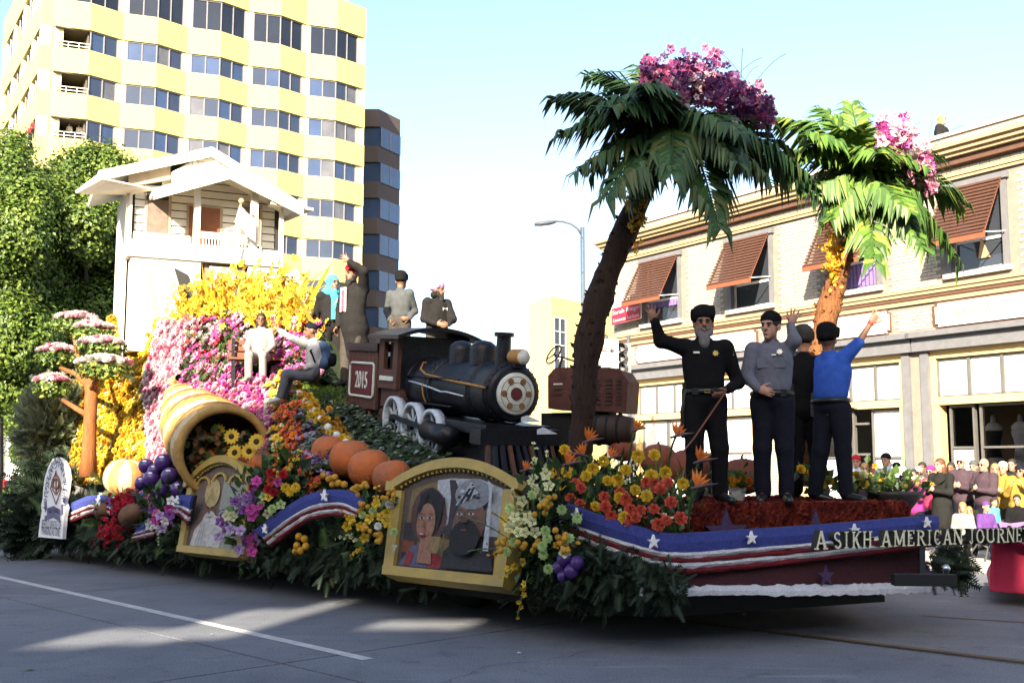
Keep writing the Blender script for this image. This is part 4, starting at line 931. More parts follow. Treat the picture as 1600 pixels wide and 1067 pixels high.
# clapboards, cut round the openings
OP = [(450, 325, 590, 575), (684, 408, 875, 650), (975, 405, 1095, 610)]; by = 300; rowh = 43.5
ops = [(np.dot(H4(a, 500) - HO, HU), np.dot(H4(c, 500) - HO, HU), H4(a, d)[2], H4(a, b)[2]) for a, b, c, d in OP]
zz = H4(400, 700)[2]; hb = abs(H4(400, 300)[2] - H4(400, 343.5)[2]); rws = int((zr_ - .15 - zz) / hb)
for i in range(rws):
    za = zz + hb * i; zc = za + hb * .86; sl = (x1h - x0h) / 2 / (zr_ - .12 - ze); lim = 0 if zc < ze else (zc - ze) * sl
    xs_ = [(x0h + .12 + lim, x1h - .12 - lim)]
    for o0, o1, oz0, oz1 in ops:
        if oz0 - .03 < (za + zc) / 2 < oz1 + .03: xs_ = [s for a, b in xs_ for s in ((a, min(b, o0 - .0)), (max(a, o1 + .0), b)) if s[1] - s[0] > .05]
    for a, b in xs_:
        g = G(); t = .012; g.add([HW(a, -.115, za), HW(b, -.115, za), HW(b, -.085, za), HW(a, -.085, za), HW(a, -.115, zc), HW(b, -.115, zc), HW(b, -.105, zc), HW(a, -.105, zc)], [(0, 1, 2, 3)[::-1], (4, 5, 6, 7), (3, 2, 6, 7), (0, 3, 7, 4), (2, 1, 5, 6)]); g.build('clapboard', m_hs, hs)
hbox(352, 672, 762, 1200, -.118, .40, m_hs, 'lower_wall'); hbox(1012, 674, 1215, 1200, -.116, .40, m_hs, 'lower_wall'); hbox(763, 674, 1011, 1200, -.114, .25, m_gap, 'recess')
hbox(352, 285, 384, 640, -.10, .02, m_hs, 'corner_board'); hbox(1196, 400, 1224, 700, .25, .36, m_hs, 'porch_column')
g = G(); g.prism([HW(x0h - .015, .0, zb_), HW(x0h - .015, .0, ze + .05), HW(x0h - .015, -2.3, ze + .05), HW(x0h - .015, -2.3, zb_)], HU * .014); g.build('side_wall', m_hs, hs)
for cx in (742, 1060):
    hbox(cx - 24, 235 if cx < 800 else 278, cx + 24, 655, .28, .42, m_hs, 'porch_column')
hbox(350, 650, 1217, 672, -.1, .45, m_hs, 'porch_floor')
fr = hbox(443, 318, 600, 582, -.1, -.07, m_peach, 'window'); hbox(458, 368, 583, 570, -.07, -.06, m_blind, 'blind', fr); hbox(458, 330, 583, 367, -.07, -.062, m_gap, 'pane', fr)
fr = hbox(676, 400, 884, 650, -.1, -.07, m_peach, 'door_frame'); d_ = hbox(690, 415, 868, 648, -.07, -.05, m_hdoor, 'door', fr)
fr = hbox(968, 396, 1105, 612, -.1, -.07, m_peach, 'window'); hbox(982, 410, 1090, 600, -.07, -.06, m_blind, 'blind', fr)
rl = hbox(756, 562, 1030, 575, .33, .39, m_hs, 'railing'); hbox(756, 640, 1030, 652, .33, .39, m_hs, 'bottom_rail', rl)
for x in np.arange(768, 1028, 17): hbox(x, 575, x + 7, 640, .34, .38, m_hs, 'baluster', rl)
rl = hbox(385, 565, 700, 578, .33, .39, m_hs, 'railing'); hbox(385, 638, 700, 650, .33, .39, m_hs, 'bottom_rail', rl)
for x in np.arange(390, 700, 17): hbox(x, 578, x + 9, 638, .34, .38, m_hs, 'baluster', rl)
hbox(768, 694, 1008, 1040, .25, .30, m_blind, 'recess_panel'); fr = hbox(800, 742, 955, 1040, .30, .34, m_hs, 'door_frame'); hbox(842, 775, 922, 1038, .34, .36, m_hdoor, 'door', fr)
g = G(); g.prism([H4(612, 740, .44), H4(690, 780, .44), H4(745, 1000, .44), H4(690, 1000, .44)], -HN * .035); g.build('stair_opening', m_gap, hs)
g = G(); g.prism([H4(450, 700, .43), H4(600, 735, .43), H4(680, 1030, .43), H4(520, 1040, .43)], -HN * .025); g.build('stair_flank', m_hs, hs)
g = G(); g.prism([H4(448, 700, .45), H4(457, 700, .45), H4(540, 1040, .45), H4(515, 1040, .45)], -HN * .045); g.build('stair_edge', m_peach, hs)
g = G(); g.prism([H4(1200, 790, .3), H4(1290, 745, .3), H4(1335, 815, .3), H4(1400, 1040, .3), H4(1210, 1040, .3)], -HN * .25); g.build('side_ramp', m_hs, hs)
# roofs: main gable, porch gable, side eaves; boards with thickness
def rslab(pts, th, m, name):
    pts = [np.asarray(p, float) for p in pts]; n = unit(np.cross(pts[1] - pts[0], pts[2] - pts[0])); n = n if n[2] > 0 else -n
    g = G(); g.prism(pts, -n * th, m if isinstance(m, int) else 0); return g.build(name, m, hs)
back = -HN * 2.9
pk, ll, lr = H4(822, 72, .25), H4(190, 205, .25), H4(1330, 392, .25); pk_b = pk + back
rslab([pk, ll, ll + back, pk + back], .07, m_hs, 'roof_slope'); rslab([pk + A3(0, 0, .0), lr, lr + back, pk + back], .07, m_hs, 'roof_slope')
e0, e1 = H4(60, 316, .25), H4(200, 210, .25)
rslab([H4(205, 208, .26), H4(62, 314, .5), H4(248, 336, -2.2), H4(330, 255, -2.2)], .06, m_hs, 'eave_slope')
rslab([H4(205, 240, .55), H4(62, 318, .55), H4(360, 330, -.1) - HN * 0, H4(500, 300, .1)], .05, m_hs, 'porch_eave')
pk2, l2, r2 = H4(922, 190, .72), H4(498, 302, .72), H4(1330, 398, .72)
bk2 = -HN * 1.0
rslab([pk2, l2, l2 + bk2, pk2 + bk2], .06, m_hs, 'porch_roof'); rslab([pk2, r2, r2 + bk2, pk2 + bk2], .06, m_hs, 'porch_roof')
rslab([H4(1150, 372, .7), H4(1386, 410, .7), H4(1240, 470, -.4), H4(1120, 400, -.4)], .05, m_hs, 'porch_eave')
def bargeboard(a, b, w_, name='bargeboard'):
    g = G(); d = Z3 * w_; g.prism([a, b, b - d, a - d], HN * .04); g.build(name, m_hs, hs)
bargeboard(pk + HN * .0, ll, .20); bargeboard(pk, lr, .20); bargeboard(pk2, l2, .22); bargeboard(pk2, r2, .22)
g = G(); g.prism([H4(600, 210, .2), H4(822, 90, .2), H4(1010, 215, .2), H4(922, 205, .2), H4(600, 290, .2)], -HN * .1); g.build('gable_panel', m_hs, hs)
g = G(); g.prism([H4(360, 210, .12), H4(592, 165, .12), H4(592, 250, .12), H4(360, 290, .12)], -HN * .1); g.build('gable_panel', m_peach, hs)
for a, b, c in (((730, 130), (800, 108), (800, 140)), ((835, 112), (890, 150), (835, 140))):
    g = G(); g.prism([H4(*a, .215), H4(*b, .215), H4(*c, .215)], -HN * .012); g.build('gable_vent', m_peach, hs)
g = G(); put_text(g, 'SIKH TEMPLE', H4(755, 163, .21), HU, Z3, height=.10, width=.85); g.build('gable_lettering', m_peach, hs)
# flag by the porch
fg = thing('flag', H4(960, 640, .7), 'small striped flag on a gold tipped pole in front of the white house porch', 'flag')
g = G(); g.tube([H4(925, 640, .75), H4(985, 380, .75)], .018, 6); g.build('pole', m_yel, fg); g = G(); g.ball(H4(986, 372, .75), .06, 12, 8); g.build('finial', m_tan, fg, True)
m_fstr = mat('flag_stripe', (.55, .50, .46), .8)
A_, B_, C_, D_ = H4(975, 395, .75), H4(1060, 470, .68), H4(1062, 600, .68), H4(948, 490, .75)
for i in range(9):
    t0, t1 = i / 9, (i + 1) / 9; r0 = []; r1 = []
    for s in np.linspace(0, 1, 7):
        wv = HN * .03 * math.sin(s * 7)
        r0.append((A_ + (D_ - A_) * t0) * (1 - s) + (B_ + (C_ - B_) * t0) * s + wv); r1.append((A_ + (D_ - A_) * t1) * (1 - s) + (B_ + (C_ - B_) * t1) * s + wv)
    g = G(); g.slab([r1, r0], -HN * .006); g.build('stripe', m_hs if i % 2 else m_fstr, fg)

# earth forms that carry the house, the bench, the riders and the engine
def form(c, top, bot=.95): g = G(); g.prism([A3(q[0], q[1], bot) for q in c], Z3 * (top - bot)); return g.build('hill_form', m_hillg, fl)
form([HW(x0h + .05, -.2, 0), HW(x1h - .05, -.2, 0), HW(x1h - .05, -2.4, 0), HW(x0h + .05, -2.4, 0)], zb_ + .05)
q = PF(365, 600, 1.78); form([q + E1 * 1.0, q - E1 * 1.7, q - E1 * 1.7 + E2 * 2.6, q + E1 * 1.0 + E2 * 2.6], 2.62)
q0_, q1_ = P(492, 606, 16.7), P(600, 606, 16.5); form([q0_, q1_, q1_ + A3(1.2, .9, 0), q1_ + A3(1.0, 2.2, 0), q0_ + A3(0, 2.0, 0)], q0_[2] - .02)
# ------------------------------------------------------------------ figures: smooth signed-distance bodies meshed by surface nets
def smin(a, b, k):
    h = np.clip(.5 + .5 * (b - a) / k, 0, 1); return b * (1 - h) + a * h - k * h * (1 - h)
_nzg = None
def noise3(Pt, sc):
    "cheap smooth value noise on points"
    global _nzg
    if _nzg is None: _nzg = np.random.default_rng(3).random((32, 32, 32))
    q = Pt * sc; i = np.floor(q).astype(int); f = q - i; f = f * f * (3 - 2 * f); r = 0
    for dx in (0, 1):
        for dy in (0, 1):
            for dz in (0, 1):
                wgt = (f[..., 0] if dx else 1 - f[..., 0]) * (f[..., 1] if dy else 1 - f[..., 1]) * (f[..., 2] if dz else 1 - f[..., 2])
                r = r + wgt * _nzg[(i[..., 0] + dx) & 31, (i[..., 1] + dy) & 31, (i[..., 2] + dz) & 31]
    return r - .5
def prim_d(p, X):
    if p[0] == 'c':
        a, b, r0, r1 = np.asarray(p[1], float), np.asarray(p[2], float), p[3], p[4]; ab = b - a
        t = np.clip(((X - a) @ ab) / (ab @ ab + 1e-12), 0, 1); return np.linalg.norm(X - a - t[..., None] * ab, axis=-1) - (r0 + (r1 - r0) * t)
    c, r = np.asarray(p[1], float), np.asarray(p[2], float); q = X - c
    if len(p) > 3 and p[3] is not None: q = q @ np.asarray(p[3])          # columns = local axes
    k0 = np.linalg.norm(q / r, axis=-1); k1 = np.linalg.norm(q / (r * r), axis=-1)
    return k0 * (k0 - 1) / (k1 + 1e-9)
def prim_bb(p):
    if p[0] == 'c':
        a, b = np.asarray(p[1], float), np.asarray(p[2], float); r = max(p[3], p[4]); return np.minimum(a, b) - r, np.maximum(a, b) + r
    c = np.asarray(p[1], float); r = max(p[2]); return c - r, c + r
def sdf_mesh(prims, h, k=.02, folds=0.0, fs=9.0, fstr=(1, 1, .45), cut=None):
    "prims: ('c',a,b,r0,r1) round cones, ('e',centre,radii[,axes]); a leading '-' carves. returns verts, quads"
    lo = np.min([prim_bb(p)[0] for p in prims if p[0] in 'ce'], 0) - 3 * h - k; hi = np.max([prim_bb(p)[1] for p in prims if p[0] in 'ce'], 0) + 3 * h + k
    n = np.ceil((hi - lo) / h).astype(int) + 1
    D = np.full(n, .2)
    ax = [lo[i] + h * np.arange(n[i]) for i in range(3)]
    for p in prims:
        neg = p[0][0] == '-'; q = (p[0].lstrip('-'),) + tuple(p[1:])
        a, b = prim_bb(q); m = .05 + k
        i0 = np.maximum(0, np.floor((a - m - lo) / h).astype(int)); i1 = np.minimum(n, np.ceil((b + m - lo) / h).astype(int) + 1)
        sl = tuple(slice(x, y) for x, y in zip(i0, i1))
        X = np.stack(np.meshgrid(*[ax[j][sl[j]] for j in range(3)], indexing='ij'), -1)
        d = prim_d(q, X)
        kk = q[5] if q[0] == 'c' and len(q) > 5 else (q[4] if q[0] == 'e' and len(q) > 4 else k)
        D[sl] = -smin(-D[sl], d, k * .5) if neg else smin(D[sl], d, kk)
    if folds or cut:
        X = np.stack(np.meshgrid(*ax, indexing='ij'), -1)
        if folds:
            S = np.array(fstr); D += folds * (noise3(X * S, fs) * 1.3 + .6 * noise3(X * S + 3.1, fs * 2.3))
        for cp, cn in cut or (): D = np.maximum(D, (X - np.asarray(cp)) @ unit(cn))
    # surface nets
    s = D < 0; c = np.zeros(n - 1, int)
    cor = [(i, j, l) for i in (0, 1) for j in (0, 1) for l in (0, 1)]
    def sub(A, o): return A[o[0]:A.shape[0] - 1 + o[0], o[1]:A.shape[1] - 1 + o[1], o[2]:A.shape[2] - 1 + o[2]]
    for o in cor: c += sub(s, o)
    act = (c > 0) & (c < 8); idx = np.full(n - 1, -1); I = np.argwhere(act); idx[act] = np.arange(len(I))
    acc = np.zeros((len(I), 3)); cnt = np.zeros(len(I))
    for o in cor:
        for x in range(3):
            if o[x]: continue
            o2 = list(o); o2[x] = 1
            a = D[tuple((I + o).T)]; b = D[tuple((I + o2).T)]; cr = (a < 0) != (b < 0)
            t = np.where(cr, a / (a - b + 1e-12), 0)
            pt = np.tile(np.array(o, float), (len(I), 1)); pt[:, x] += t
            acc += pt * cr[:, None]; cnt += cr
    V = lo + h * (I + acc / cnt[:, None])
    Fs = []
    for x in range(3):
        y, z = (x + 1) % 3, (x + 2) % 3
        sl0 = [slice(None)] * 3; sl1 = [slice(None)] * 3; sl0[x] = slice(0, -1); sl1[x] = slice(1, None)
        a, b = s[tuple(sl0)], s[tuple(sl1)]; E = np.argwhere(a != b)
        E = E[(E[:, y] > 0) & (E[:, z] > 0) & (E[:, y] < n[y] - 1) & (E[:, z] < n[z] - 1)]
        dy = np.zeros(3, int); dz = np.zeros(3, int); dy[y] = 1; dz[z] = 1
        q = np.stack([idx[tuple((E - dy - dz).T)], idx[tuple((E - dz).T)], idx[tuple(E.T)], idx[tuple((E - dy).T)]], 1)
        ins = a[tuple(E.T)]; q[~ins] = q[~ins][:, ::-1]; Fs.append(q)
    F = np.concatenate(Fs); F = F[(F >= 0).all(1)]
    return V, F

m_eye = mat('eye_dark', (.012, .01, .01), .3); m_lips = mat('lips', (.25, .08, .07), .5)
def cloth(name, c, var=.16, rough=.85): return mat(name, c, rough, var=var, scale=14, bump=.25, bscale=60, bdist=.004, spec=.06)
m_skin = mat('skin_brown', (.21, .10, .06), .5, var=.1, scale=9); m_skin2 = mat('skin_fair', (.36, .20, .135), .5, var=.08, scale=9)
m_beardk = mat('beard_black', (.018, .016, .015), .8, bump=.6, scale=30); m_beardg = mat('beard_grey', (.14, .13, .125), .8, bump=.6, scale=30)
m_hair = mat('hair_dark', (.02, .014, .01), .6, bump=.4, scale=30); m_hairb = mat('hair_blond', (.30, .17, .06), .6, bump=.4, scale=30); m_hairr = mat('hair_chestnut', (.10, .035, .018), .55, bump=.4, scale=30)

DEF = dict(hip=(0, 0, .53), waist=(0, 0, .615), chest=(0, .005, .735), neck=(0, .005, .838), head=(0, -.012, .925))
for sg_, nm in ((-1, 'R'), (1, 'L')):
    DEF['s' + nm] = (sg_ * .102, .005, .798); DEF['e' + nm] = (sg_ * .14, .015, .64); DEF['w' + nm] = (sg_ * .145, -.035, .50); DEF['t' + nm] = (sg_ * .14, -.055, .42)
    DEF['h' + nm] = (sg_ * .052, 0, .52); DEF['k' + nm] = (sg_ * .058, -.012, .285); DEF['a' + nm] = (sg_ * .06, .012, .045); DEF['f' + nm] = (sg_ * .07, -.085, .018)
def rot2(p, a): c, s = math.cos(a), math.sin(a); return np.array((p[0] * c - p[1] * s, p[0] * s + p[1] * c, p[2]))
def hand_prims(w, tip, nrm, H, spread=.0, curl=0.0, thumb=1):
    "palm from wrist w towards tip; nrm = palm normal; fingers unequal"
    w, tip = np.asarray(w, float), np.asarray(tip, float); d = unit(tip - w); n = unit(np.asarray(nrm, float) - d * np.dot(nrm, d)); sd = np.cross(d, n)
    S = H / 1.0; pr = []; pl = .050 * S
    pr.append(('e', w + d * pl * .62, (.022 * S, .011 * S, .034 * S), np.stack([sd, n, d], 1), .008 * S))
    for i, (o, L) in enumerate(((-.0165, .036), (-.006, .044), (.0055, .041), (.016, .031))):
        b = w + d * pl * .95 + sd * o * S; fd = unit(d + sd * o * 22 * spread); m_ = b + fd * L * .5 * S * 1.0 + n * curl * .008 * S
        e = m_ + unit(fd + n * curl * 1.6) * L * .5 * S
        pr += [('c', b, m_, .0062 * S, .0054 * S, .0016 * S), ('c', m_, e, .0054 * S, .0042 * S, .0016 * S)]
    tb = w + d * .018 * S + sd * thumb * -.014 * S; td = unit(d * .7 - sd * thumb * .8 + n * .25); tm = tb + td * .026 * S
    pr += [('c', tb, tm, .0085 * S, .0068 * S, .003 * S), ('c', tm, tm + unit(td + d * .6) * .02 * S, .0066 * S, .005 * S, .002 * S)]
    return pr
def person(px, py, Y, Hpx, label, pose=None, psi=0.0, skin=None, shirt=None, trousers=None, shoes=None, head=None, beard=None, hair=None, coat=None, skirt=None,
           voxel=.014, look=0.0, nod=0.0, hands='relaxed', sleeves='long', bulk=1.0, group=None, extra=None, seat=False, base=None, lean=0.0, folds=.010, wave='', cat='person', belt=None, z_trim=None):
    """feet at photo pixel (px,py) at distance Y; stature Hpx pixels. pose overrides are in the picture's own frame
    (x to the right, y away, z up, units of stature)"""
    H = Hpx * Y / FPX; B = P(px, py, Y) if base is None else np.asarray(base, float)
    J = {k: rot2(np.array(v), psi) for k, v in DEF.items()}
    for k in pose or {}: J[k] = np.array(pose[k], float)
    J = {k: B + v * H for k, v in J.items()}
    fx = rot2((1, 0, 0), psi); fy = rot2((0, 1, 0), psi)                     # body right/back axes
    Ax = np.stack([fx, fy, Z3], 1); hp = psi + look; hx = rot2((1, 0, 0), hp); hy = rot2((0, 1, 0), hp); hz = Z3
    cn, sn = math.cos(nod), math.sin(nod); hy, hz = hy * cn - hz * sn * -1, hz * cn + (-rot2((0, 1, 0), hp)) * sn * 1.0
    hy = unit(hy - hz * np.dot(hy, hz)); Hx = np.stack([hx, hy, hz], 1)
    skin = skin or m_skin; root = thing('person', B, label, cat, group); q = bulk
    E = lambda c, r, ax=Ax, o=(0, 0, 0): ('e', c + (ax @ np.array(o)) * H, np.array(r) * H, ax)
    hd = J['head']; HE = lambda o, r: E(hd, r, Hx, o)
    body = [E(J['chest'], (.085 * q, .052 * q, .10)), E(J['waist'], (.073 * q, .05 * q, .07)), E(J['hip'], (.085 * q, .058 * q, .065)), ('c', J['chest'] + Z3 * .06 * H, J['neck'], .045 * H, .031 * H), ('c', J['neck'], hd, .031 * H, .033 * H),
            HE((0, .006, .018), (.046, .056, .057)), HE((0, -.014, -.026), (.034, .038, .042)), HE((0, -.054, -.012), (.0075, .016, .012)), ('c', hd + Hx @ A3(0, -.05, .012) * H, hd + Hx @ A3(0, -.061, -.014) * H, .0055 * H, .0085 * H),
            HE((0, -.043, -.043), (.018, .012, .007)), HE((0, -.041, -.06), (.017, .014, .012)), HE((-.048, .008, -.004), (.007, .013, .019)), HE((.048, .008, -.004), (.007, .013, .019)), HE((0, -.046, .019), (.034, .010, .008)),
            ('-e', hd + Hx @ A3(-.018, -.056, .003) * H, np.array((.010, .009, .007)) * H, Hx), ('-e', hd + Hx @ A3(.018, -.056, .003) * H, np.array((.010, .009, .007)) * H, Hx)]
    for s in 'RL':
        body += [('c', J['s' + s], J['e' + s], .028 * H * q, .022 * H), ('c', J['e' + s], J['w' + s], .0225 * H, .0145 * H)]
        body += [('c', J['h' + s], J['k' + s], .048 * H * q, .032 * H), ('c', J['k' + s], J['a' + s], .033 * H, .02 * H), ('c', J['a' + s], J['f' + s], .02 * H, .014 * H)]
        d = unit(J['t' + s] - J['w' + s]); isw = s in wave
        nrm = A3(0, -1, 0) if isw else (fx if s == 'R' else -fx)
        if abs(np.dot(nrm, d)) > .8: nrm = fy
        body += hand_prims(J['w' + s], J['w' + s] + d * .1 * H, nrm, H, 1.25 if isw else .3, .1 if isw else .8, -1 if s == 'R' else 1)
    v, f = sdf_mesh(body, voxel * (.62 if voxel < .012 else .8), .012 * H); G().addarr(v, f, 0).build('body', skin, root, True)
    def part(name, prims, m, k=.02, fo=0.0, vx=voxel, cut=None, par=root):
        v, f = sdf_mesh(prims, vx, k, fo, cut=cut); return G().addarr(v, f, 0).build(name, m, par, True)
    # eyes and brows
    ge = G(); gb = G()
    for s in (-1, 1):
        ge.ball(hd + Hx @ A3(s * .018, -.0505, .003) * H, .0058 * H, 8, 5); gb.bar(hd + Hx @ A3(s * .009, -.0585, .0165) * H, hd + Hx @ A3(s * .028, -.051, .0165) * H, .004 * H, .004 * H)
    ge.build('eyes', m_eye, root, True); gb.build('eyebrows', m_hair, root)
    gl = G(); gl.ball(hd + Hx @ A3(0, -.0535, -.0425) * H, .012 * H, 10, 5, 0, hx, 1.0); gl.v[-1] = (gl.v[-1] - (hd + Hx @ A3(0, -.0535, -.0425) * H)) * np.array((1, 1, .32)) + (hd + Hx @ A3(0, -.0535, -.0425) * H); gl.build('lips', m_lips, root, True)
    T = .009 * H
    if trousers:
        tr = [E(J['hip'], (.094 * q, .068 * q, .072), o=(0, 0, .012))]
        for s in 'RL': tr += [('c', J['h' + s], J['k' + s], .060 * H * q, .047 * H), ('c', J['k' + s], J['a' + s] + Z3 * .006 * H, .046 * H, .040 * H)]
        part('trousers', tr, trousers, .016 * H, folds * 1.4)
    if skirt:
        part('skirt', [('c', J['waist'], J['hip'] - Z3 * .0 * H, .07 * H, .09 * H), ('c', J['hip'], (J['kR'] + J['kL']) / 2 + Z3 * .02 * H, .09 * H, .10 * H)], skirt, .02 * H, folds)
    if shirt or coat:
        m = coat or shirt; tt = (1.10 if not coat else 1.22)
        sh = [E(J['chest'], (.094 * q * tt, .064 * q * tt, .105)), E(J['chest'] * .5 + J['waist'] * .5, (.089 * q * tt, .063 * q * tt, .09)), ('c', J['neck'] - Z3 * .012 * H, J['neck'] + Z3 * .002 * H, .040 * H, .037 * H), E(J['waist'], (.085 * q * tt, .062 * q * tt, .085)), ('c', J['sR'], J['sL'], .036 * H * tt, .036 * H * tt), ('c', J['chest'] + Z3 * .07 * H, J['neck'] - Z3 * .004 * H, .05 * H, .037 * H)]
        if coat: sh += [E(J['hip'], (.092 * q * tt, .064 * q * tt, .09), o=(0, 0, .0))]
        if coat == 'x': pass
        for s in 'RL':
            sh.append(('c', J['s' + s], J['e' + s], .037 * H * tt * q, .031 * H * tt))
            if sleeves == 'long': sh.append(('c', J['e' + s], J['w' + s] - (J['w' + s] - J['e' + s]) * .03, .031 * H * tt, .021 * H * tt))
        if extra: sh += extra(J, H, Ax)
        part('coat' if coat else 'shirt', sh, m, .018 * H, folds * (1.2 if coat else 1))
    if belt:
        bz = J['waist'] - Z3 * .045 * H; k = 20; th = np.linspace(0, 2 * math.pi, k + 1)
        pts = [bz + (fx * math.cos(a) * .0955 * q + fy * math.sin(a) * .069 * q) * H for a in th]; g = G(); g.tube(pts, .0115 * H, 6, cap=False, flat=1.5); g.build('belt', belt, root, True)
        g = G(); g.box(bz - fy * .074 * q * H, (.03 * H, .008 * H, .022 * H), 0, fx, fy, Z3); g.build('buckle', mat('brass', (.35, .25, .1), .35, metal=1), root)
    if shoes:
        for s in 'RL': part('shoe', [('c', J['a' + s] - Z3 * .012 * H, J['f' + s] + unit(J['f' + s] - J['a' + s]) * .02 * H, .027 * H, .021 * H)], shoes, .01 * H)
    if beard:
        bm, L = beard
        part('beard', [HE((0, -.030, -.060), (.034, .028, .026)), HE((0, -.036, -.075 - L * .3), (.028, .024, .02 + L * .5)), HE((-.036, -.010, -.036), (.012, .018, .030)), HE((.036, -.010, -.036), (.012, .018, .030)), HE((0, -.054, -.033), (.021, .008, .006))], bm, .012 * H, .006, max(voxel * .7, .008))
    if hair:
        hm, style = hair
        pr = [HE((0, .012, .026), (.052, .060, .056)), ('-e', hd + Hx @ A3(0, -.062, -.012) * H, np.array((.040, .040, .042)) * H, Hx)]
        if style == 'long': pr += [HE((-.040, .022, -.04), (.018, .03, .07)), HE((.040, .022, -.04), (.018, .03, .07)), HE((0, .045, -.05), (.05, .022, .09))]
        if style == 'pony': pr += [('c', hd + Hx @ A3(.0, .06, .02) * H, hd + Hx @ A3(.035, .075, -.09) * H, .017 * H, .010 * H)]
        if style == 'bun': pr += [HE((0, .0, .088), (.026, .026, .024))]
        part('hair', pr, hm, .012 * H, .004, max(voxel * .8, .008))
    if head:
        for kind, hm in head if isinstance(head, list) else [head]:
            if kind == 'turban':
                pr = [HE((0, .010, .048), (.062, .071, .046)), HE((0, .014, .072), (.055, .062, .038)), HE((0, .024, .018), (.056, .060, .032))]
                for i in range(4): pr.append(('c', hd + Hx @ A3(-.054, -.014 - .003 * i, .024 + .014 * i) * H, hd + Hx @ A3(.048, -.036 + .006 * i, .042 + .015 * i) * H, .013 * H, .012 * H))
                o = part('turban', pr, hm, .012 * H, .006, max(voxel * .7, .008))
            elif kind == 'patka': part('turban', [HE((0, .010, .036), (.051, .061, .048)), HE((0, -.012, .084), (.018, .018, .016))], hm, .014 * H, .003, max(voxel * .7, .008))
            elif kind == 'cap':
                part('cap', [HE((0, .008, .036), (.051, .060, .044)), HE((0, -.058, .030), (.034, .034, .006))], hm, .008 * H, .0, max(voxel * .7, .008))
            elif kind == 'beanie': part('beanie', [HE((0, .010, .040), (.054, .063, .050))], hm, .01 * H, .004, max(voxel * .7, .008))
            elif kind == 'scarf':
                part('headscarf', [HE((0, .014, .020), (.060, .066, .066)), HE((0, .03, -.05), (.062, .05, .05)), ('c', J['neck'] - fx * .05 * H, J['neck'] + fx * .05 * H, .05 * H, .05 * H), ('c', J['neck'] - fy * .05 * H, J['waist'] - fy * .07 * H, .035 * H, .03 * H),
                                   ('-e', hd + Hx @ A3(0, -.068, -.006) * H, np.array((.036, .040, .046)) * H, Hx)], hm, .014 * H, .010, max(voxel * .8, .008))
            elif kind == 'hood': part('hood', [HE((0, .035, -.045), (.06, .04, .04))], hm, .01 * H, .004)
            elif kind == 'glasses':
                g = G()
                for s in (-1, 1): g.ball(hd + Hx @ A3(s * .019, -.060, .002) * H, .0125 * H, 10, 6, 0, hy, .3)
                g.bar(hd + Hx @ A3(-.046, -.04, .006) * H, hd + Hx @ A3(.046, -.04, .006) * H, .004 * H, .004 * H); g.build('sunglasses', hm, root)
    return root, J, H, Ax, Hx
# ------------------------------------------------------------------ locomotive and tender
m_iron = mat('black_seed_iron', (.0065, .0072, .011), .42, var=.6, scale=7, spec=.3, bump=.55, stretch=(1, 1, 1), bscale=38, bdist=.012); m_wood = mat('brown_engine_wood', (.11, .045, .028), .7, c2=(.06, .026, .018), scale=7, bump=.4, stretch=(5, 5, .7))
m_gold = mat('gold_trim', (.30, .15, .035), .55); m_silv = mat('wheel_silver', (.42, .47, .52), .5, var=.15, bump=.3, scale=20); m_face = mat('smokebox_white', (.58, .60, .54), .7, var=.12, scale=22, bump=.3); m_cut = mat('brown_disc', (.20, .10, .04), .7); m_maroon = mat('maroon_disc', (.10, .018, .02), .7)
LO = P(803, 615, 12.6); LF = unit(A3(.485, -.875, -.105)); LS = unit(A3(-.875, -.485, 0)); LU = np.cross(LF, LS); LU = LU if LU[2] > 0 else -LU
def L(l, s, h): return LO + LF * l + LS * s + LU * h
def LP(px, py, s=0.0):
    "(l,h) of a photo pixel on the engine's own plane at side offset s"
    q = hit(px, py, LO + LS * s, LS) - LO; return float(q @ LF), float(q @ LU)
eng = thing('locomotive', L(-1.5, 0, -1.0), 'black steam locomotive with gold trim and silver spoked wheels on the float', 'locomotive')
def lbox(l0, l1, s0, s1, h0, h1, m, name, par=None):
    g = G(); g.box(L((l0 + l1) / 2, (s0 + s1) / 2, (h0 + h1) / 2), (abs(l1 - l0), abs(s1 - s0), abs(h1 - h0)), 0, LF, LS, LU); return g.build(name, m, eng if par is None else par)
g = G(); g.lathe([(.02, -2.9), (.375, -2.9), (.375, -1.62), (.345, -1.6), (.34, -.55), (.335, -.05), (.335, 0), (.29, .02), (.02, .02)], L(0, 0, 0), LF, 36); boiler = g.build('boiler', m_iron, eng, True)
for l in (-1.6, -.5, -.06, -2.3): g = G(); g.lathe([(.37, -.03), (.382 if l < -1.5 else .352, -.02), (.382 if l < -1.5 else .352, .02), (.34, .03)], L(l, 0, 0), LF, 36, cap=False); g.build('boiler_band', m_iron, boiler, True)
g = G(); g.lathe([(.01, .02), (.245, .02), (.245, .05), (.235, .06), (.01, .06)], L(0, 0, 0), LF, 36); face = g.build('smokebox_door', m_face, eng, True)
g = G(); g.lathe([(.01, .06), (.075, .06), (.07, .078), (.01, .08)], L(0, 0, 0), LF, 20); g.build('centre_boss', m_maroon, face)
for k in range(6):
    a = k * math.pi / 3 + .0; g = G(); g.lathe([(.005, .06), (.038, .06), (.036, .07), (.005, .07)], L(0, .16 * math.cos(a), .16 * math.sin(a)), LF, 12); g.build('door_disc', m_cut, face)
for r in (.13, .2):
    g = G(); g.tube([L(.061, r * math.cos(a), r * math.sin(a)) for a in np.linspace(0, 6.283, 29)], .004, 4, cap=False); g.build('door_ring', m_cut, face)
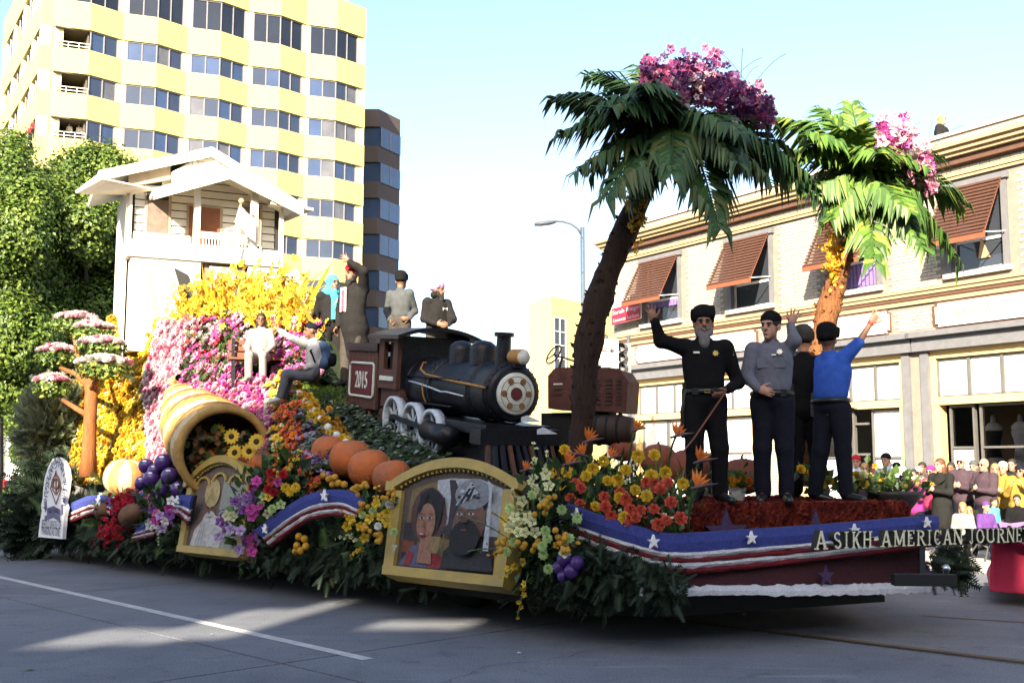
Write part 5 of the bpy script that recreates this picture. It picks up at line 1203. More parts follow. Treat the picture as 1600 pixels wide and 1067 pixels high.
for px, r, hh in ((721, .165, .44), (755, .17, .45)):
    l = LP(px, 560)[0]; g = G(); g.lathe([(r * 1.1, .24), (r, .32), (r, hh + .05), (r * .92, hh + .10), (r * .55, hh + .15), (.01, hh + .165)], L(l, 0, 0), LU, 24); g.build('dome', m_iron, eng, True)
l = LP(786, 560)[0]; g = G(); g.lathe([(.10, .28), (.092, .4), (.085, .66), (.118, .66), (.118, .71), (.09, .71), (.08, .60)], L(l, 0, 0), LU, 20); g.build('chimney', m_iron, eng)
g = G(); g.lathe([(.01, -.10), (.085, -.10), (.092, -.08), (.092, .14), (.075, .15)], L(-.02, -.03, .425), LF, 20); hl = g.build('headlamp', m_gold, eng, True); g = G(); g.lathe([(.005, .15), (.082, .15), (.08, .165), (.005, .17)], L(-.02, -.03, .425), LF, 20); g.build('lamp_glass', m_face, hl, True)
lbox(-.12, .08, -.1, .05, .30, .345, m_iron, 'lamp_bracket', hl)
g = G()
for l in (-.03, -.5, -1.56, -1.68, -2.3, -2.84):
    rr = .35 if l > -1.55 else .385
    for a in np.linspace(0, 6.283, 30)[:-1]: g.ball(L(l, rr * math.cos(a), rr * math.sin(a)), .011, 5, 3)
tag(g.build('rivets', m_iron, boiler), kind='stuff')
for l0, l1, hh in ((-2.8, -.7, .12), (-2.6, -1.0, -.22)): g = G(); g.tube([L(l0, .40 * math.cos(math.asin(hh / .4)), hh), L(l1, .385 * math.cos(math.asin(hh / .385)), hh)], .014, 6); g.build('side_pipe', m_iron, eng, True)
# gold handrail curve and white pipe on the near side
pts = []
for px, py in ((656, 556), (652, 566), (656, 577), (668, 585), (700, 593), (730, 599), (763, 606)):
    l, h = LP(px, py, .33); h = max(min(h, .3), -.2); pts.append(L(l, math.sqrt(max(.0, .382 ** 2 - h * h)), h))
g = G(); g.tube(pts, .017, 6); g.build('gold_rail', m_gold, eng, True)
for l in (-1.72,):
    g = G(); g.tube([L(l, .385 * math.cos(a), .385 * math.sin(a)) for a in np.linspace(-.55, .1, 8)], .014, 6); g.build('gold_strap', m_gold, eng)
pts = [L(LP(px, py, .37)[0], .38, LP(px, py, .37)[1]) for px, py in ((640, 595), (655, 599), (675, 606), (690, 612), (698, 612), (710, 615), (725, 619))]
g = G(); g.tube(pts, .012, 6); g.build('white_pipe', m_silv, eng, True)
lbox(-2.95, .15, -.42, .42, -.48, -.36, m_iron, 'running_board'); lbox(-2.9, .1, -.25, .25, -.95, -.48, m_iron, 'frame')
lbox(-.05, .22, -.52, .52, -.58, -.40, m_iron, 'buffer_beam')
for k in range(10):
    s = -.46 + .92 * k / 9; g = G(); g.bar(L(.2, s * .9, -.58), L(.50 - abs(s) * .35, s * 1.02, -1.0), .05, .035, 0, LF); g.build('pilot_slat', m_wood if k % 3 == 0 else m_iron, eng)
g = G(); g.tube([L(.50 - abs(s) * .35, s * 1.02, -1.0) for s in np.linspace(-.48, .48, 9)], .03, 6); g.build('pilot_rail', m_iron, eng)
for px, py in ((828, 656), (853, 675)):
    c = P(px, py, 12.35); g = G(); g.prism([c + A3(-.10, 0, .03), c + A3(-.03, 0, .055), c + A3(.13, 0, -.02), c + A3(-.10, 0, -.025)], A3(.0, .05, 0)); g.build('marker_blade', m_silv, eng)
# driving wheels
for px, py in ((617, 654), (646, 665), (676, 677)):
    l, h = LP(px, py, .46); c = L(l, .46, h); r = .30
    g = G(); g.lathe([(r - .055, -.05), (r, -.06), (r, .06), (r - .03, .065), (r - .05, .05), (r - .055, -.05)], c, LS, 30, cap=False); wh = g.build('driving_wheel', m_silv, eng, True)
    for k in range(8):
        a = k * math.pi / 4 + .2; g = G(); g.bar(c, c + (LF * math.cos(a) + LU * math.sin(a)) * (r - .04), .026, .026, 0, LS); g.build('spoke', m_silv, wh)
    g = G(); g.lathe([(.01, -.05), (.06, -.05), (.055, .07), (.01, .075)], c, LS, 14); g.build('hub', m_iron, wh)
p0, p1 = L(*[LP(614, 650, .55)[0], .55, LP(614, 650, .55)[1]]), L(LP(690, 680, .55)[0], .55, LP(690, 680, .55)[1])
g = G(); g.bar(p0, p1, .04, .06); g.build('connecting_rod', m_iron, eng)
a_, b_ = LP(668, 672, .5), LP(706, 683, .5); g = G(); g.tube([L(a_[0], .5, a_[1]), L(b_[0], .5, b_[1])], .125, 18); g.build('cylinder', m_iron, eng, True)
# cab
c0, c1 = LP(593, 560, .5)[0], LP(622, 560, .5)[0]; hb_, ht_ = LP(600, 606, .5)[1], LP(606, 524, .5)[1]
w0, w1_ = LP(601, 560, .5)[0], LP(615, 560, .5)[0]; wz0, wz1 = LP(607, 577, .5)[1], LP(607, 534, .5)[1]
g = G()
for a, b, c, d in ((c0, w0, hb_, ht_), (w1_, c1, hb_, ht_), (w0, w1_, hb_, wz0), (w0, w1_, wz1, ht_)): g.box(L((a + b) / 2, .48, (c + d) / 2), (abs(b - a), .06, abs(d - c)), 0, LF, LS, LU)
cab = g.build('cab_side', m_wood, eng)
lbox(w0 - .0, w1_, .40, .42, wz0, wz1, m_hull, 'window_pane', cab)
lbox(c0 + .1, c1 - .1, .512, .53, LP(607, 591, .5)[1] - .03, LP(607, 591, .5)[1] + .03, m_face, 'cab_stripe', cab)
lbox(c0, c1, -.54, -.48, hb_, ht_, m_wood, 'cab_side'); lbox(c1 - .05, c1, -.48, .45, hb_, ht_, m_iron, 'cab_front'); lbox(c0, c0 + .04, -.48, .45, hb_, ht_ - .3, m_iron, 'cab_back')
ths = np.linspace(-1, 1, 11); P0 = [[L(c0 - .18, s * .62, ht_ + .13 - .13 * s * s) for s in ths], [L(c1 + .25, s * .62, ht_ + .13 - .13 * s * s) for s in ths]]
g = G(); g.slab(P0, -LU * .05); g.build('cab_roof', m_iron, eng)
lbox(c0, c1, -.45, .45, hb_ - .25, hb_, m_wood, 'cab_floor')
ten = thing('tender', L(c0 - .7, 0, -1.1), 'brown wooden engine tender marked 2015 in a white outlined panel', 'tender')
TF = unit(A3(LF[0], LF[1], LF[2])); t0, t1 = LP(543, 590, .5)[0], c0 - .06; hz0, hz1 = LP(560, 636, .5)[1], LP(566, 548, .5)[1]
n = 9; xs = np.linspace(t0, t1, n + 1)
for x0, x1 in zip(xs, xs[1:]): lbox(x0 + .006, x1 - .006, .46, .50, hz0, hz1, m_wood, 'plank', ten)
lbox(t0, t1, -.5, .45, hz0, hz1 - .06, m_hull, 'bunker', ten); lbox(t0 - .03, t1 + .03, -.52, .53, hz1, hz1 + .11, m_iron, 'rim', ten)
q0, q1 = LP(547, 600, .51)[0], LP(584, 600, .51)[0]; z0, z1 = LP(566, 619, .51)[1], LP(566, 567, .51)[1]
pl = lbox(q0 + .03, q1 - .03, .50, .515, z0 + .03, z1 - .03, m_maroon, 'number_panel', ten)
g = G(); cr = .06; loop = []
for cx, cz, a0 in ((q1 - cr, z1 - cr, 0), (q0 + cr, z1 - cr, 90), (q0 + cr, z0 + cr, 180), (q1 - cr, z0 + cr, 270)):
    for a in np.linspace(a0, a0 + 90, 4): loop.append(L(cx + cr * math.cos(R(a)), .517, cz + cr * math.sin(R(a))))
loop.append(loop[0]); g.tube(loop, .018, 5, cap=False); g.build('panel_border', m_face, ten)
g = G(); put_text(g, '2015', L((q0 + q1) / 2, .52, (z0 + z1) / 2), LF, LU, height=.24, width=.46, ext=.012); g.build('number', m_face, ten)
lbox(t0 + .05, t1, -.4, .4, hz0 - .12, hz0, m_hull, 'underframe', ten)
for px, py in ((539, 645), (567, 652), (592, 657)):
    l, h = LP(px, py, .5); g = G(); r = .165 if px < 590 else .17; g.lathe([(.01, -.1), (r, -.1), (r, .04), (r - .03, .05), (r * .5, .03), (.01, .05)], L(l, .42, h), LS, 20); g.build('bogie_wheel', m_wood, ten, True)

g = G(); g.prism([L(-5.6, -.55, -1.02), L(.3, -.55, -1.02), L(.3, .40, -1.02), L(-5.6, .40, -1.02)], -LU * .5); g.build('hill_form', m_hillg, fl)
# ------------------------------------------------------------------ tractor behind
m_trac = mat('tractor_red_brown', (.085, .030, .022), .75, var=.3, scale=6, bump=.4); m_tdark = mat('tractor_dark', (.04, .025, .02), .7)
TO = P(925, 612, 13.6); TU = unit(A3(.93, -.37, 0)); TVv = unit(A3(.37, .93, 0))
trc = thing('tractor', TO - Z3 * 1.0, 'rust red vintage tractor with louvred hood behind the shaded palm trunk', 'tractor')
def TB(u, v, z): return TO + TU * u + TVv * v + Z3 * z
def wpx(px, py): q = hit(px, py, TO, TVv) - TO; return float(q @ TU), float(q[2])
u0, zt_ = wpx(856, 577); u1, zb2 = wpx(978, 642)
prof = [(u0, zb2 + .05), (u1, zb2 - .02), (u1 + .03, zt_ - .18), (u1 - .06, zt_ - .04), (u1 - .2, zt_), (u0 + .1, zt_ + .02), (u0, zt_ - .08)]
g = G(); g.prism([TB(u, 0, z) for u, z in prof], TVv * .55); hood = g.build('hood', m_trac, trc)
for col, us in ((0, 926), (1, 944), (2, 960)):
    for k in range(7):
        u, z = wpx(us + 7, 594 + k * 6.2); g = G(); g.box(TB(u, -.005, z), (.085 if col < 2 else .06, .02, .022), 0, TU, TVv, Z3); g.build('louvre', m_tdark, hood)
for k in range(3):
    u, z = wpx(872 + 0, 600 + 8 * k); g = G(); g.box(TB(u, -.004, z), (.12, .016, .02), 0, TU, TVv, Z3); g.build('hood_trim', m_face if k == 0 else m_tdark, hood)
cu, cz = wpx(949, 671); g = G(); g.lathe([(.02, -.3), (.15, -.3), (.185, -.15), (.19, 0), (.185, .15), (.15, .3), (.02, .3)], TB(cu, .1, cz), TU, 22); dr = g.build('fuel_drum', m_tdark, trc, True)
for o_ in (-.14, .0, .14): g = G(); g.lathe([(.185, o_ - .02), (.2, o_ - .012), (.2, o_ + .012), (.185, o_ + .02)], TB(cu, .1, cz), TU, 22, cap=False); g.build('hoop', m_hull, dr, True)
for du in (-.16, .14): g = G(); g.tube([TB(cu + du, .1, cz + .17), TB(cu + du, .1, zb2 + .04)], .025, 6); g.build('strut', m_tdark, trc)
cu, cz = wpx(861, 553); cen = TB(cu, .1, cz); ax = unit(A3(-.75, -.45, .5)); uu = unit(np.cross(ax, Z3)); vv = np.cross(ax, uu)
g = G(); g.tube([cen + .135 * (uu * math.cos(a) + vv * math.sin(a)) for a in np.linspace(0, 6.283, 25)], .011, 6, cap=False)
for a in (0.5, 2.6, 4.7): g.tube([cen, cen + .135 * (uu * math.cos(a) + vv * math.sin(a))], .009, 5)
g.build('steering_wheel', m_trac, trc, True); g = G(); g.tube([cen, TB(cu + .42, .2, cz - .14)], .012, 6); g.tube([TB(cu + .1, .15, cz - .03), TB(cu + .05, .15, zt_)], .018, 6); g.build('steering_column', m_trac, trc)
g = G(); g.box(TB((u0 + u1) / 2 - .2, .3, zb2 - .2), (.9, .35, .4), 0, TU, TVv, Z3); g.build('engine_block', m_hull, trc)
for uu_, r in ((u0 - .05, .5), (u1 - .3, .25)): g = G(); g.lathe([(r * .5, -.12), (r, -.1), (r, .1), (r * .5, .12)], TB(uu_, .45, .95 + r - TO[2]), TVv, 20); g.build('wheel', m_hull, trc, True)

# ------------------------------------------------------------------ palms
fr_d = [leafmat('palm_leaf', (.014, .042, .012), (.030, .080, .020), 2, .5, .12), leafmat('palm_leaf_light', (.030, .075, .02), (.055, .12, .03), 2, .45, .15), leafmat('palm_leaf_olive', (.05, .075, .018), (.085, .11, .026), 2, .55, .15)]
fr_l = [leafmat('sunlit_palm_leaf', (.028, .075, .012), (.06, .13, .02), 2, .5, .2), leafmat('sunlit_palm_leaf_light', (.07, .15, .02), (.12, .21, .035), 2, .45, .2), leafmat('sunlit_palm_leaf_yellow', (.13, .18, .025), (.19, .24, .04), 2, .5, .2)]  # sunlit copy of the palm leaf, sun brightness put into its colour
def frond(root, tip, sag, lw, name, par, n=34, roll=0.0, m=None, droop=.55):
    root, tip = np.asarray(root, float), np.asarray(tip, float); ctrl = (root + tip) / 2 + Z3 * sag
    ts = np.linspace(0, 1, n); c = [(1 - t) ** 2 * root + 2 * t * (1 - t) * ctrl + t * t * tip for t in ts]; T_ = np.gradient(np.array(c), axis=0)
    g = G(); g.tube(c, np.linspace(.022, .006, n), 5); 
    for i in range(2, n):
        t = ts[i]; d = unit(T_[i]); sd = unit(np.cross(d, Z3 + A3(.01, .02, 0))); up = np.cross(sd, d); L_ = 1.42 * lw * (math.sin(math.pi * min(1, .16 + .84 * t)) ** .6 if t < .97 else .55) * rnd.uniform(.85, 1.1)
        for s in (-1, 1):
            dirn = unit(d * (.62 + .5 * t) + s * (sd * math.cos(roll) + up * math.sin(roll) * s) - up * droop * .25 + rng.normal(size=3) * .15); mi_ = rnd.choice((0, 0, 0, 1, 1, 2)); L_ *= rnd.uniform(.8, 1.12)
            wv = unit(np.cross(dirn, up)); wd = .038 * (lw / .4) * rnd.uniform(.8, 1.2); b = c[i]; m1 = b + dirn * L_ * .5 + up * .03; e = b + unit(dirn - Z3 * droop * .75) * L_ - Z3 * L_ * .10 * droop
            f1 = b + dirn * L_ * .25 + up * .022
            k = [b, f1 - wv * wd, f1 + up * .01, f1 + wv * wd, m1 - wv * wd, m1 + up * .012, m1 + wv * wd, e]
            g.add(k, [(0, 1, 2), (0, 2, 3), (1, 4, 5, 2), (2, 5, 6, 3), (4, 7, 5), (5, 7, 6)], mi_)
    return g.build(name, m, par)
m_trd = mat('palm_trunk_fibre', (.040, .020, .012), .95, c2=(.018, .010, .006), scale=10, bump=1.0, stretch=(4, 4, .8), bscale=30); m_trl = mat('palm_trunk_orange', (.24, .095, .032), .95, c2=(.10, .04, .016), scale=10, bump=1.0, stretch=(4, 4, .8), bscale=30)  # dark trunk copy holds the shade in its colour
def palm(label, trunk, Y, tm, crown, fronds, flow, fcols, loc, hang):
    root = thing('palm_tree', P(trunk[0][0], trunk[0][1], Y), label, 'palm tree')
    pts = [P(x, y, Y) for x, y, wd in trunk]; rad = [wd * .88 * Y / FPX / 2 for x, y, wd in trunk]
    k = len(pts); t = np.linspace(0, k - 1, 34); pts = np.stack([np.interp(t, range(k), np.array(pts)[:, i]) for i in range(3)], 1)
    for _ in range(3): pts[1:-1] = (pts[:-2] + 2 * pts[1:-1] + pts[2:]) / 4
    rad = np.interp(t, range(k), rad) * (1 + .06 * rng.normal(size=34)); g = G(); g.tube(pts, rad, 18); 
    v = g.v[0]; v += rng.normal(size=v.shape) * .006; trk = g.build('trunk', tm, root, True)
    n = 260; i = rng.integers(1, 33, n); a = rng.random(n) * 6.283; p = pts[i] + np.stack([np.cos(a), np.sin(a), 0 * a], 1) * rad[i][:, None] * .95
    g = G(); scatter_dir(g, LEAFQ, p, np.stack([np.cos(a) * .7, np.sin(a) * .7, np.full(n, 1.0)], 1) + rng.normal(size=(n, 3)) * .3, rng.uniform(.03, .08, n), 0); o = g.build('trunk_fibre', tm, trk); tag(o, kind='stuff')
    cc = P(*crown, Y)
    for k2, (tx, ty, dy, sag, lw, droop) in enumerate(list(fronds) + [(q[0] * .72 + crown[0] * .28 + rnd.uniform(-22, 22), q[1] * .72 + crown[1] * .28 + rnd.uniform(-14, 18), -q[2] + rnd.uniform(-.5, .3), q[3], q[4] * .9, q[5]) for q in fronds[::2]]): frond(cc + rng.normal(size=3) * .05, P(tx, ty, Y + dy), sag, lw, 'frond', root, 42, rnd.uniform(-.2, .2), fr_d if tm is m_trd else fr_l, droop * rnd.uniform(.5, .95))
    g = G(); ps, ms = [], []
    fp = rng.random((flow[4], 2)); u = np.clip(fp[:, 0], 0, 1); 
    px = flow[0] + (flow[1] - flow[0]) * u; py = flow[2] + (flow[3] - flow[2]) * u - (40 * np.sin(math.pi * u) + 6) * (1 - fp[:, 1] * 1.25) + rng.normal(size=len(u)) * 10 - 22 * (rng.random(len(u)) < .12)
    p = np.array([P(x, y, Y + d) for x, y, d in zip(px, py, rng.normal(size=len(u)) * .22)])
    scatter(g, ORCHID, p, rng.normal(size=p.shape) + A3(0, -.8, .5), rng.uniform(.04, .085, len(p)), rng.choice(len(fcols), len(p), p=np.array([4, 2, 1, 1]) / 8)); g.build('orchid_spray', fcols, root)
    for k in range(9):
        x = rnd.uniform(flow[0], flow[1]); a0 = P(x, (flow[2] + flow[3]) / 2 - 10, Y); e = a0 + A3(rnd.uniform(-.5, .5), rnd.uniform(-.2, .2), rnd.uniform(.25, .55)); g = G(); md = (a0 + e) / 2 + Z3 * .12
        g.tube([(1 - q) ** 2 * a0 + 2 * q * (1 - q) * md + q * q * e for q in np.linspace(0, 1, 7)], .0035, 4); g.build('willow_stem', leaf_md, root)
    g = G(); n = hang[2]; p = np.array([P(hang[0] + rng.normal() * 8, hang[1] + rng.normal() * 26, Y - .16 + rng.normal() * .05) for _ in range(n)]); scatter(g, ORCHID, p, rng.normal(size=p.shape) + A3(0, -1, 0), rng.uniform(.02, .04, n), rng.integers(0, 2, n)); g.build('yellow_orchid_spray', hang[3], root)
    return root
FD_ = [(872, 158, .1, .22, .42, .5), (880, 212, -.3, .25, .42, .6), (905, 268, -.5, .25, .40, .8), (950, 305, -.9, .28, .40, .9), (990, 315, -.3, .2, .36, 1), (1122, 352, -.7, .32, .42, 1), (1268, 300, .2, .40, .40, .9), (1240, 250, .7, .35, .40, .8), (1200, 190, .8, .3, .38, .6), (925, 122, .5, .25, .40, .5), (1005, 110, .8, .3, .38, .4), (1150, 250, -.8, .30, .38, .8), (1050, 270, -1.0, .3, .40, .9), (1270, 285, -.3, .42, .36, 1), (960, 170, -.9, .2, .38, .7), (1100, 140, .9, .2, .36, .5), (1180, 262, .1, .3, .38, 1)]
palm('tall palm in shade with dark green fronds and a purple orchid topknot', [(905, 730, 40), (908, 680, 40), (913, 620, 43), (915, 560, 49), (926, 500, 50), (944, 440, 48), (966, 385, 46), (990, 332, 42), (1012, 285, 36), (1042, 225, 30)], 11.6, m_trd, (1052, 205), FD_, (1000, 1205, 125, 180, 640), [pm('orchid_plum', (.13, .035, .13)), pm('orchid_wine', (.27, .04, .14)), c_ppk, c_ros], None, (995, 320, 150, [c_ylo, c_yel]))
FE_ = [(1212, 190, .3, .22, .40, .6), (1228, 245, -.3, .2, .38, .7), (1285, 176, .3, .2, .36, .5), (1330, 165, .6, .2, .36, .4), (1268, 300, -.5, .2, .36, .9), (1366, 408, -.6, .34, .42, .8), (1492, 402, -.3, .5, .40, .8), (1500, 318, .1, .36, .40, .6), (1460, 250, .5, .3, .38, .6), (1440, 385, -.7, .3, .40, .9), (1300, 340, -.5, .2, .38, .9), (1420, 330, -.8, .2, .40, .8), (1370, 240, -.7, .2, .36, .6)]
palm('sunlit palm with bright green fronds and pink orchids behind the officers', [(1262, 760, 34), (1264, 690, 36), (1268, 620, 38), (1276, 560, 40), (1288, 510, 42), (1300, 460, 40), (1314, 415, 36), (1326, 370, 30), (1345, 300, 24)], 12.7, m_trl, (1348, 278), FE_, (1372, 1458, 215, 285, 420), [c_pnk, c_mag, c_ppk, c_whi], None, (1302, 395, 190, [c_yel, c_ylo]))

# ------------------------------------------------------------------ pumpkins, grapes, shells, cornucopia
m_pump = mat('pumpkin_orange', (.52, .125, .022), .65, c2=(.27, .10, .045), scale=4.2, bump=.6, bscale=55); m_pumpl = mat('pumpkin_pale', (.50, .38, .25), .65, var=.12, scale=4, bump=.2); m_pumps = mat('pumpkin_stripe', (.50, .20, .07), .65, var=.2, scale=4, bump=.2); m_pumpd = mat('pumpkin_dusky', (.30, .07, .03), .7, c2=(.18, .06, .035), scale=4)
def pumpkin(px, py, b, rpx, label, m=m_pump, group='orange pumpkins on the float', sq=.88, Y=None):
    c = PF(px, py, b) if Y is None else P(px, py, Y); r = 1.08 * rpx * c[1] / FPX
    root = thing('pumpkin', c - Z3 * r * sq, label, 'pumpkin', group)
    prof = [(max(.004, r * math.sin(math.pi * i / 12) ** .85), -r * sq * math.cos(math.pi * i / 12) * (1 if i < 11 else .97)) for i in range(13)]
    g = G(); ax = unit(A3(rnd.uniform(-.2, .2), rnd.uniform(-.25, .05), 1)); g.lathe(prof, c, ax, 40, ribs=20, ribamp=.075)
    if m is m_pumpl: q = g.f[0][0]; g.f[0] = (q, ((np.arange(len(q)) % 40) // 4 % 2).astype(np.int32)); m = [m_pumpl, m_pumps]
    g.build('body', m, root, True)
    g = G(); t_ = c + ax * r * sq * .93; g.tube([t_, t_ + ax * r * .14, t_ + ax * r * .2 + A3(r * .08, 0, 0)], [r * .09, r * .055, r * .06], 7); g.build('stalk', mat('stalk_brown', (.14, .10, .05), .8), root)
for a in [(515, 706, .75, 27, 'orange pumpkin at the upper end of the row of four below the tender wheels'), (549, 717, .62, 32, 'second orange pumpkin down the row of four below the engine'), (578, 732, .5, 32, 'third orange pumpkin down the row of four below the engine'), (613, 746, .42, 29, 'lowest orange pumpkin of the row of four beside the big gilded frame'),
          (330, 724, .35, 27, 'orange pumpkin at the mouth of the cornucopia behind the small gilded frame'), (368, 722, .5, 20, 'small orange pumpkin half hidden in the cornucopia mouth'), (376, 694, .8, 15, 'small pumpkin deep inside the cornucopia among sunflowers'), (407, 722, .5, 20, 'orange pumpkin resting at the edge of the cornucopia beside the striped slope')]: pumpkin(*a)
pumpkin(196, 746, .45, 31, 'pale cream pumpkin striped with orange beside the purple grapes', m_pumpl, None)
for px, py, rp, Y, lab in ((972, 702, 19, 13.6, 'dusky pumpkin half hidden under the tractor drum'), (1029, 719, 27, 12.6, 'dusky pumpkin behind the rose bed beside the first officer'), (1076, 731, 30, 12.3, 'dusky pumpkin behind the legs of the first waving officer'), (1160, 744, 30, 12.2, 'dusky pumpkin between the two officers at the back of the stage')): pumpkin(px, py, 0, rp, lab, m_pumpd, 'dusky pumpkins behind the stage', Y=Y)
m_grape = mat('grape_purple', (.055, .022, .15), .28, c2=(.085, .035, .19), scale=3, spec=.5, bump=.12, bscale=70); m_hi = mat('grape_white_dot', (.66, .68, .72), .4)
gr = thing('grape_cluster', PF(245, 790, -.1), 'bunch of giant purple grapes with white highlights beside the pale pumpkin', 'grapes')
for cx, cy, r in ((1015, 345, 53), (1135, 322, 62), (1055, 432, 60), (1180, 415, 60), (985, 465, 50), (1010, 550, 46), (1115, 530, 62), (1240, 510, 58), (945, 550, 38), (1100, 610, 45), (1190, 590, 45), (1075, 380, 50)):
    c = PF(cx * .225, 650 + cy * .225, .05 + (600 - cy) * .0007); rr = r * .225 * c[1] / FPX; g = G(); g.ball(c, rr, 20, 12); gp = g.build('grape', m_grape, gr, True)
    if cy < 560 and r > 45: n_ = unit(A3(-.0, -.75, .62)); g = G(); g.ball(c + n_ * rr * .97, rr * .3, 10, 6, 0, n_, .3); v = g.v[0]; v[:] = (v - c - n_ * rr * .97) * A3(1, .5, .55) + c + n_ * rr * .97; g.build('white_highlight', m_hi, gp, True)
gr = thing('grape_cluster', PX(880, 900, .2), 'small bunch of purple grapes in the fir skirt below the banner', 'grapes')
for px, py, r in ((882, 873, 12), (902, 879, 11), (874, 886, 11), (893, 892, 12), (880, 900, 10)):
    c = PF(px, py, -.34); rr = r * c[1] / FPX; g = G(); g.ball(c, rr, 18, 11); g.build('grape', m_grape, gr, True)
m_shell = mat('brown_shell', (.16, .085, .045), .75, c2=(.10, .05, .025), scale=6, bump=.3)
for px, py, rx, ry, ang, lab in ((162, 798, 17, 15, .15, 'round brown ribbed shell beneath the starred ribbon'), (205, 805, 25, 18, .35, 'long brown ribbed shell below the pale striped pumpkin')):
    c = PF(px, py, -.28); s = c[1] / FPX; ax = unit(E1 * math.cos(ang) + Z3 * math.sin(ang)); g = G(); k = 12
    g.lathe([(max(.005, ry * s * math.sin(math.pi * i / k) ** .8), -rx * s * math.cos(math.pi * i / k)) for i in range(k + 1)], c, ax, 36, ribs=18, ribamp=.14); o = g.build('ribbed_shell', m_shell, None, True); tag(o, lab, 'shell', 'brown ribbed shells')
m_hy = mat('horn_gold', (.33, .19, .05), .7, var=.2, scale=8, bump=.3); m_hc = mat('horn_cream', (.46, .36, .20), .7, var=.12, scale=8, bump=.3); m_hb = mat('horn_brown', (.16, .075, .03), .8, var=.25, scale=8, bump=.3)
cn = thing('cornucopia', PF(340, 745, .4), 'giant woven horn of plenty in gold, cream and brown bands with sunflowers inside', 'cornucopia')
hp_ = [PF(*q) for q in ((350, 706, .30), (336, 694, .75), (315, 672, 1.15), (296, 648, 1.45), (283, 622, 1.6), (277, 603, 1.6), (280, 590, 1.5))]; hr = [.60, .64, .60, .46, .30, .20, .07]
t = np.linspace(0, 6, 49); pts = np.stack([np.interp(t, range(7), np.array(hp_)[:, i]) for i in range(3)], 1); rad = np.interp(t, range(7), hr)
for _ in range(8): pts[1:-1] = (pts[:-2] + 2 * pts[1:-1] + pts[2:]) / 4
for k in range(6):
    i0, i1 = k * 8, k * 8 + 8; g = G(); n = 32
    seg = pts[i0:i1 + 1]; rs = rad[i0:i1 + 1] * (1 + .06 * np.sin(np.linspace(0, math.pi, 9)))
    g.tube(seg, rs, n, cap=False); 
    ms = np.concatenate([x for _, x in g.f]); q = g.f[0][0]; tw = ((np.arange(len(q)) % n) + (np.arange(len(q)) // n) * 1.5) // 4 % 4
    g.f = [(q, np.array([0, 1, 0, 2])[tw.astype(int)].astype(np.int32))]; g.build('horn_band', [m_hy, m_hc, m_hb], cn, True)
Tm = unit(pts[0] - pts[3]); uu = unit(np.cross(Tm, Z3)); vv = np.cross(uu, Tm); g = G(); g.tube([pts[0] + Tm * .02 + .60 * (uu * math.cos(a) + vv * math.sin(a)) for a in np.linspace(0, 6.2832, 41)], .06, 10, cap=False); g.build('rim', m_hy, cn, True)
g = G(); g.lathe([(.005, 0), (.53, 0), (.55, .3), (.57, .42)], pts[0] - Tm * .45, Tm, 30, cap=False); g.build('lining', mat('horn_lining', (.05, .03, .02), .9), cn, True)
n = 420; a = rng.random(n) * 6.283; r_ = np.sqrt(rng.random(n)) * .5; p = pts[0] - Tm * (.05 + .25 * rng.random(n))[:, None] + (uu * (r_ * np.cos(a))[:, None] + vv * (r_ * np.sin(a))[:, None]); p = p[(p - pts[0]) @ vv < .25 + 0 * rng.random(len(p))]
g = G(); scatter(g, LEAFQ, p, Tm + rng.normal(size=p.shape) * .7, rng.uniform(.06, .16, len(p)), rng.integers(0, 4, len(p))); o = g.build('leaves', [leaf_dk, leaf_md, m_hb, leafmat('leaf_rust', (.16, .06, .02), (.28, .13, .04), 3)], cn); tag(o, kind='stuff')
m_sunc = mat('sunflower_centre', (.05, .022, .01), .9, bump=.6, scale=40)
SUN_P = proto_petals([(13, 1, .5, 0, .1, 0), (13, .8, .45, .04, .16, .24)])
for px, py, lab in ((341, 674, 'sunflower highest at the back of the cornucopia mouth'), (362, 682, 'large sunflower in the middle of the cornucopia mouth'), (367, 707, 'sunflower low in the cornucopia beside the pumpkins'), (389, 705, 'sunflower next to the cornucopia rim'), (401, 690, 'half hidden sunflower against the cornucopia rim')):
    c = PF(px, py, .32); sfz = thing('sunflower', c, lab, 'flower', 'sunflowers in the cornucopia'); nn = unit(A3(rnd.uniform(-.3, .3), -1, .2)); g = G(); scatter(g, SUN_P, [c], [nn], .12); g.build('petals', c_yel, sfz); g = G(); g.ball(c + nn * .01, .042, 12, 7, 0, nn, .5); g.build('seed_head', m_sunc, sfz, True)

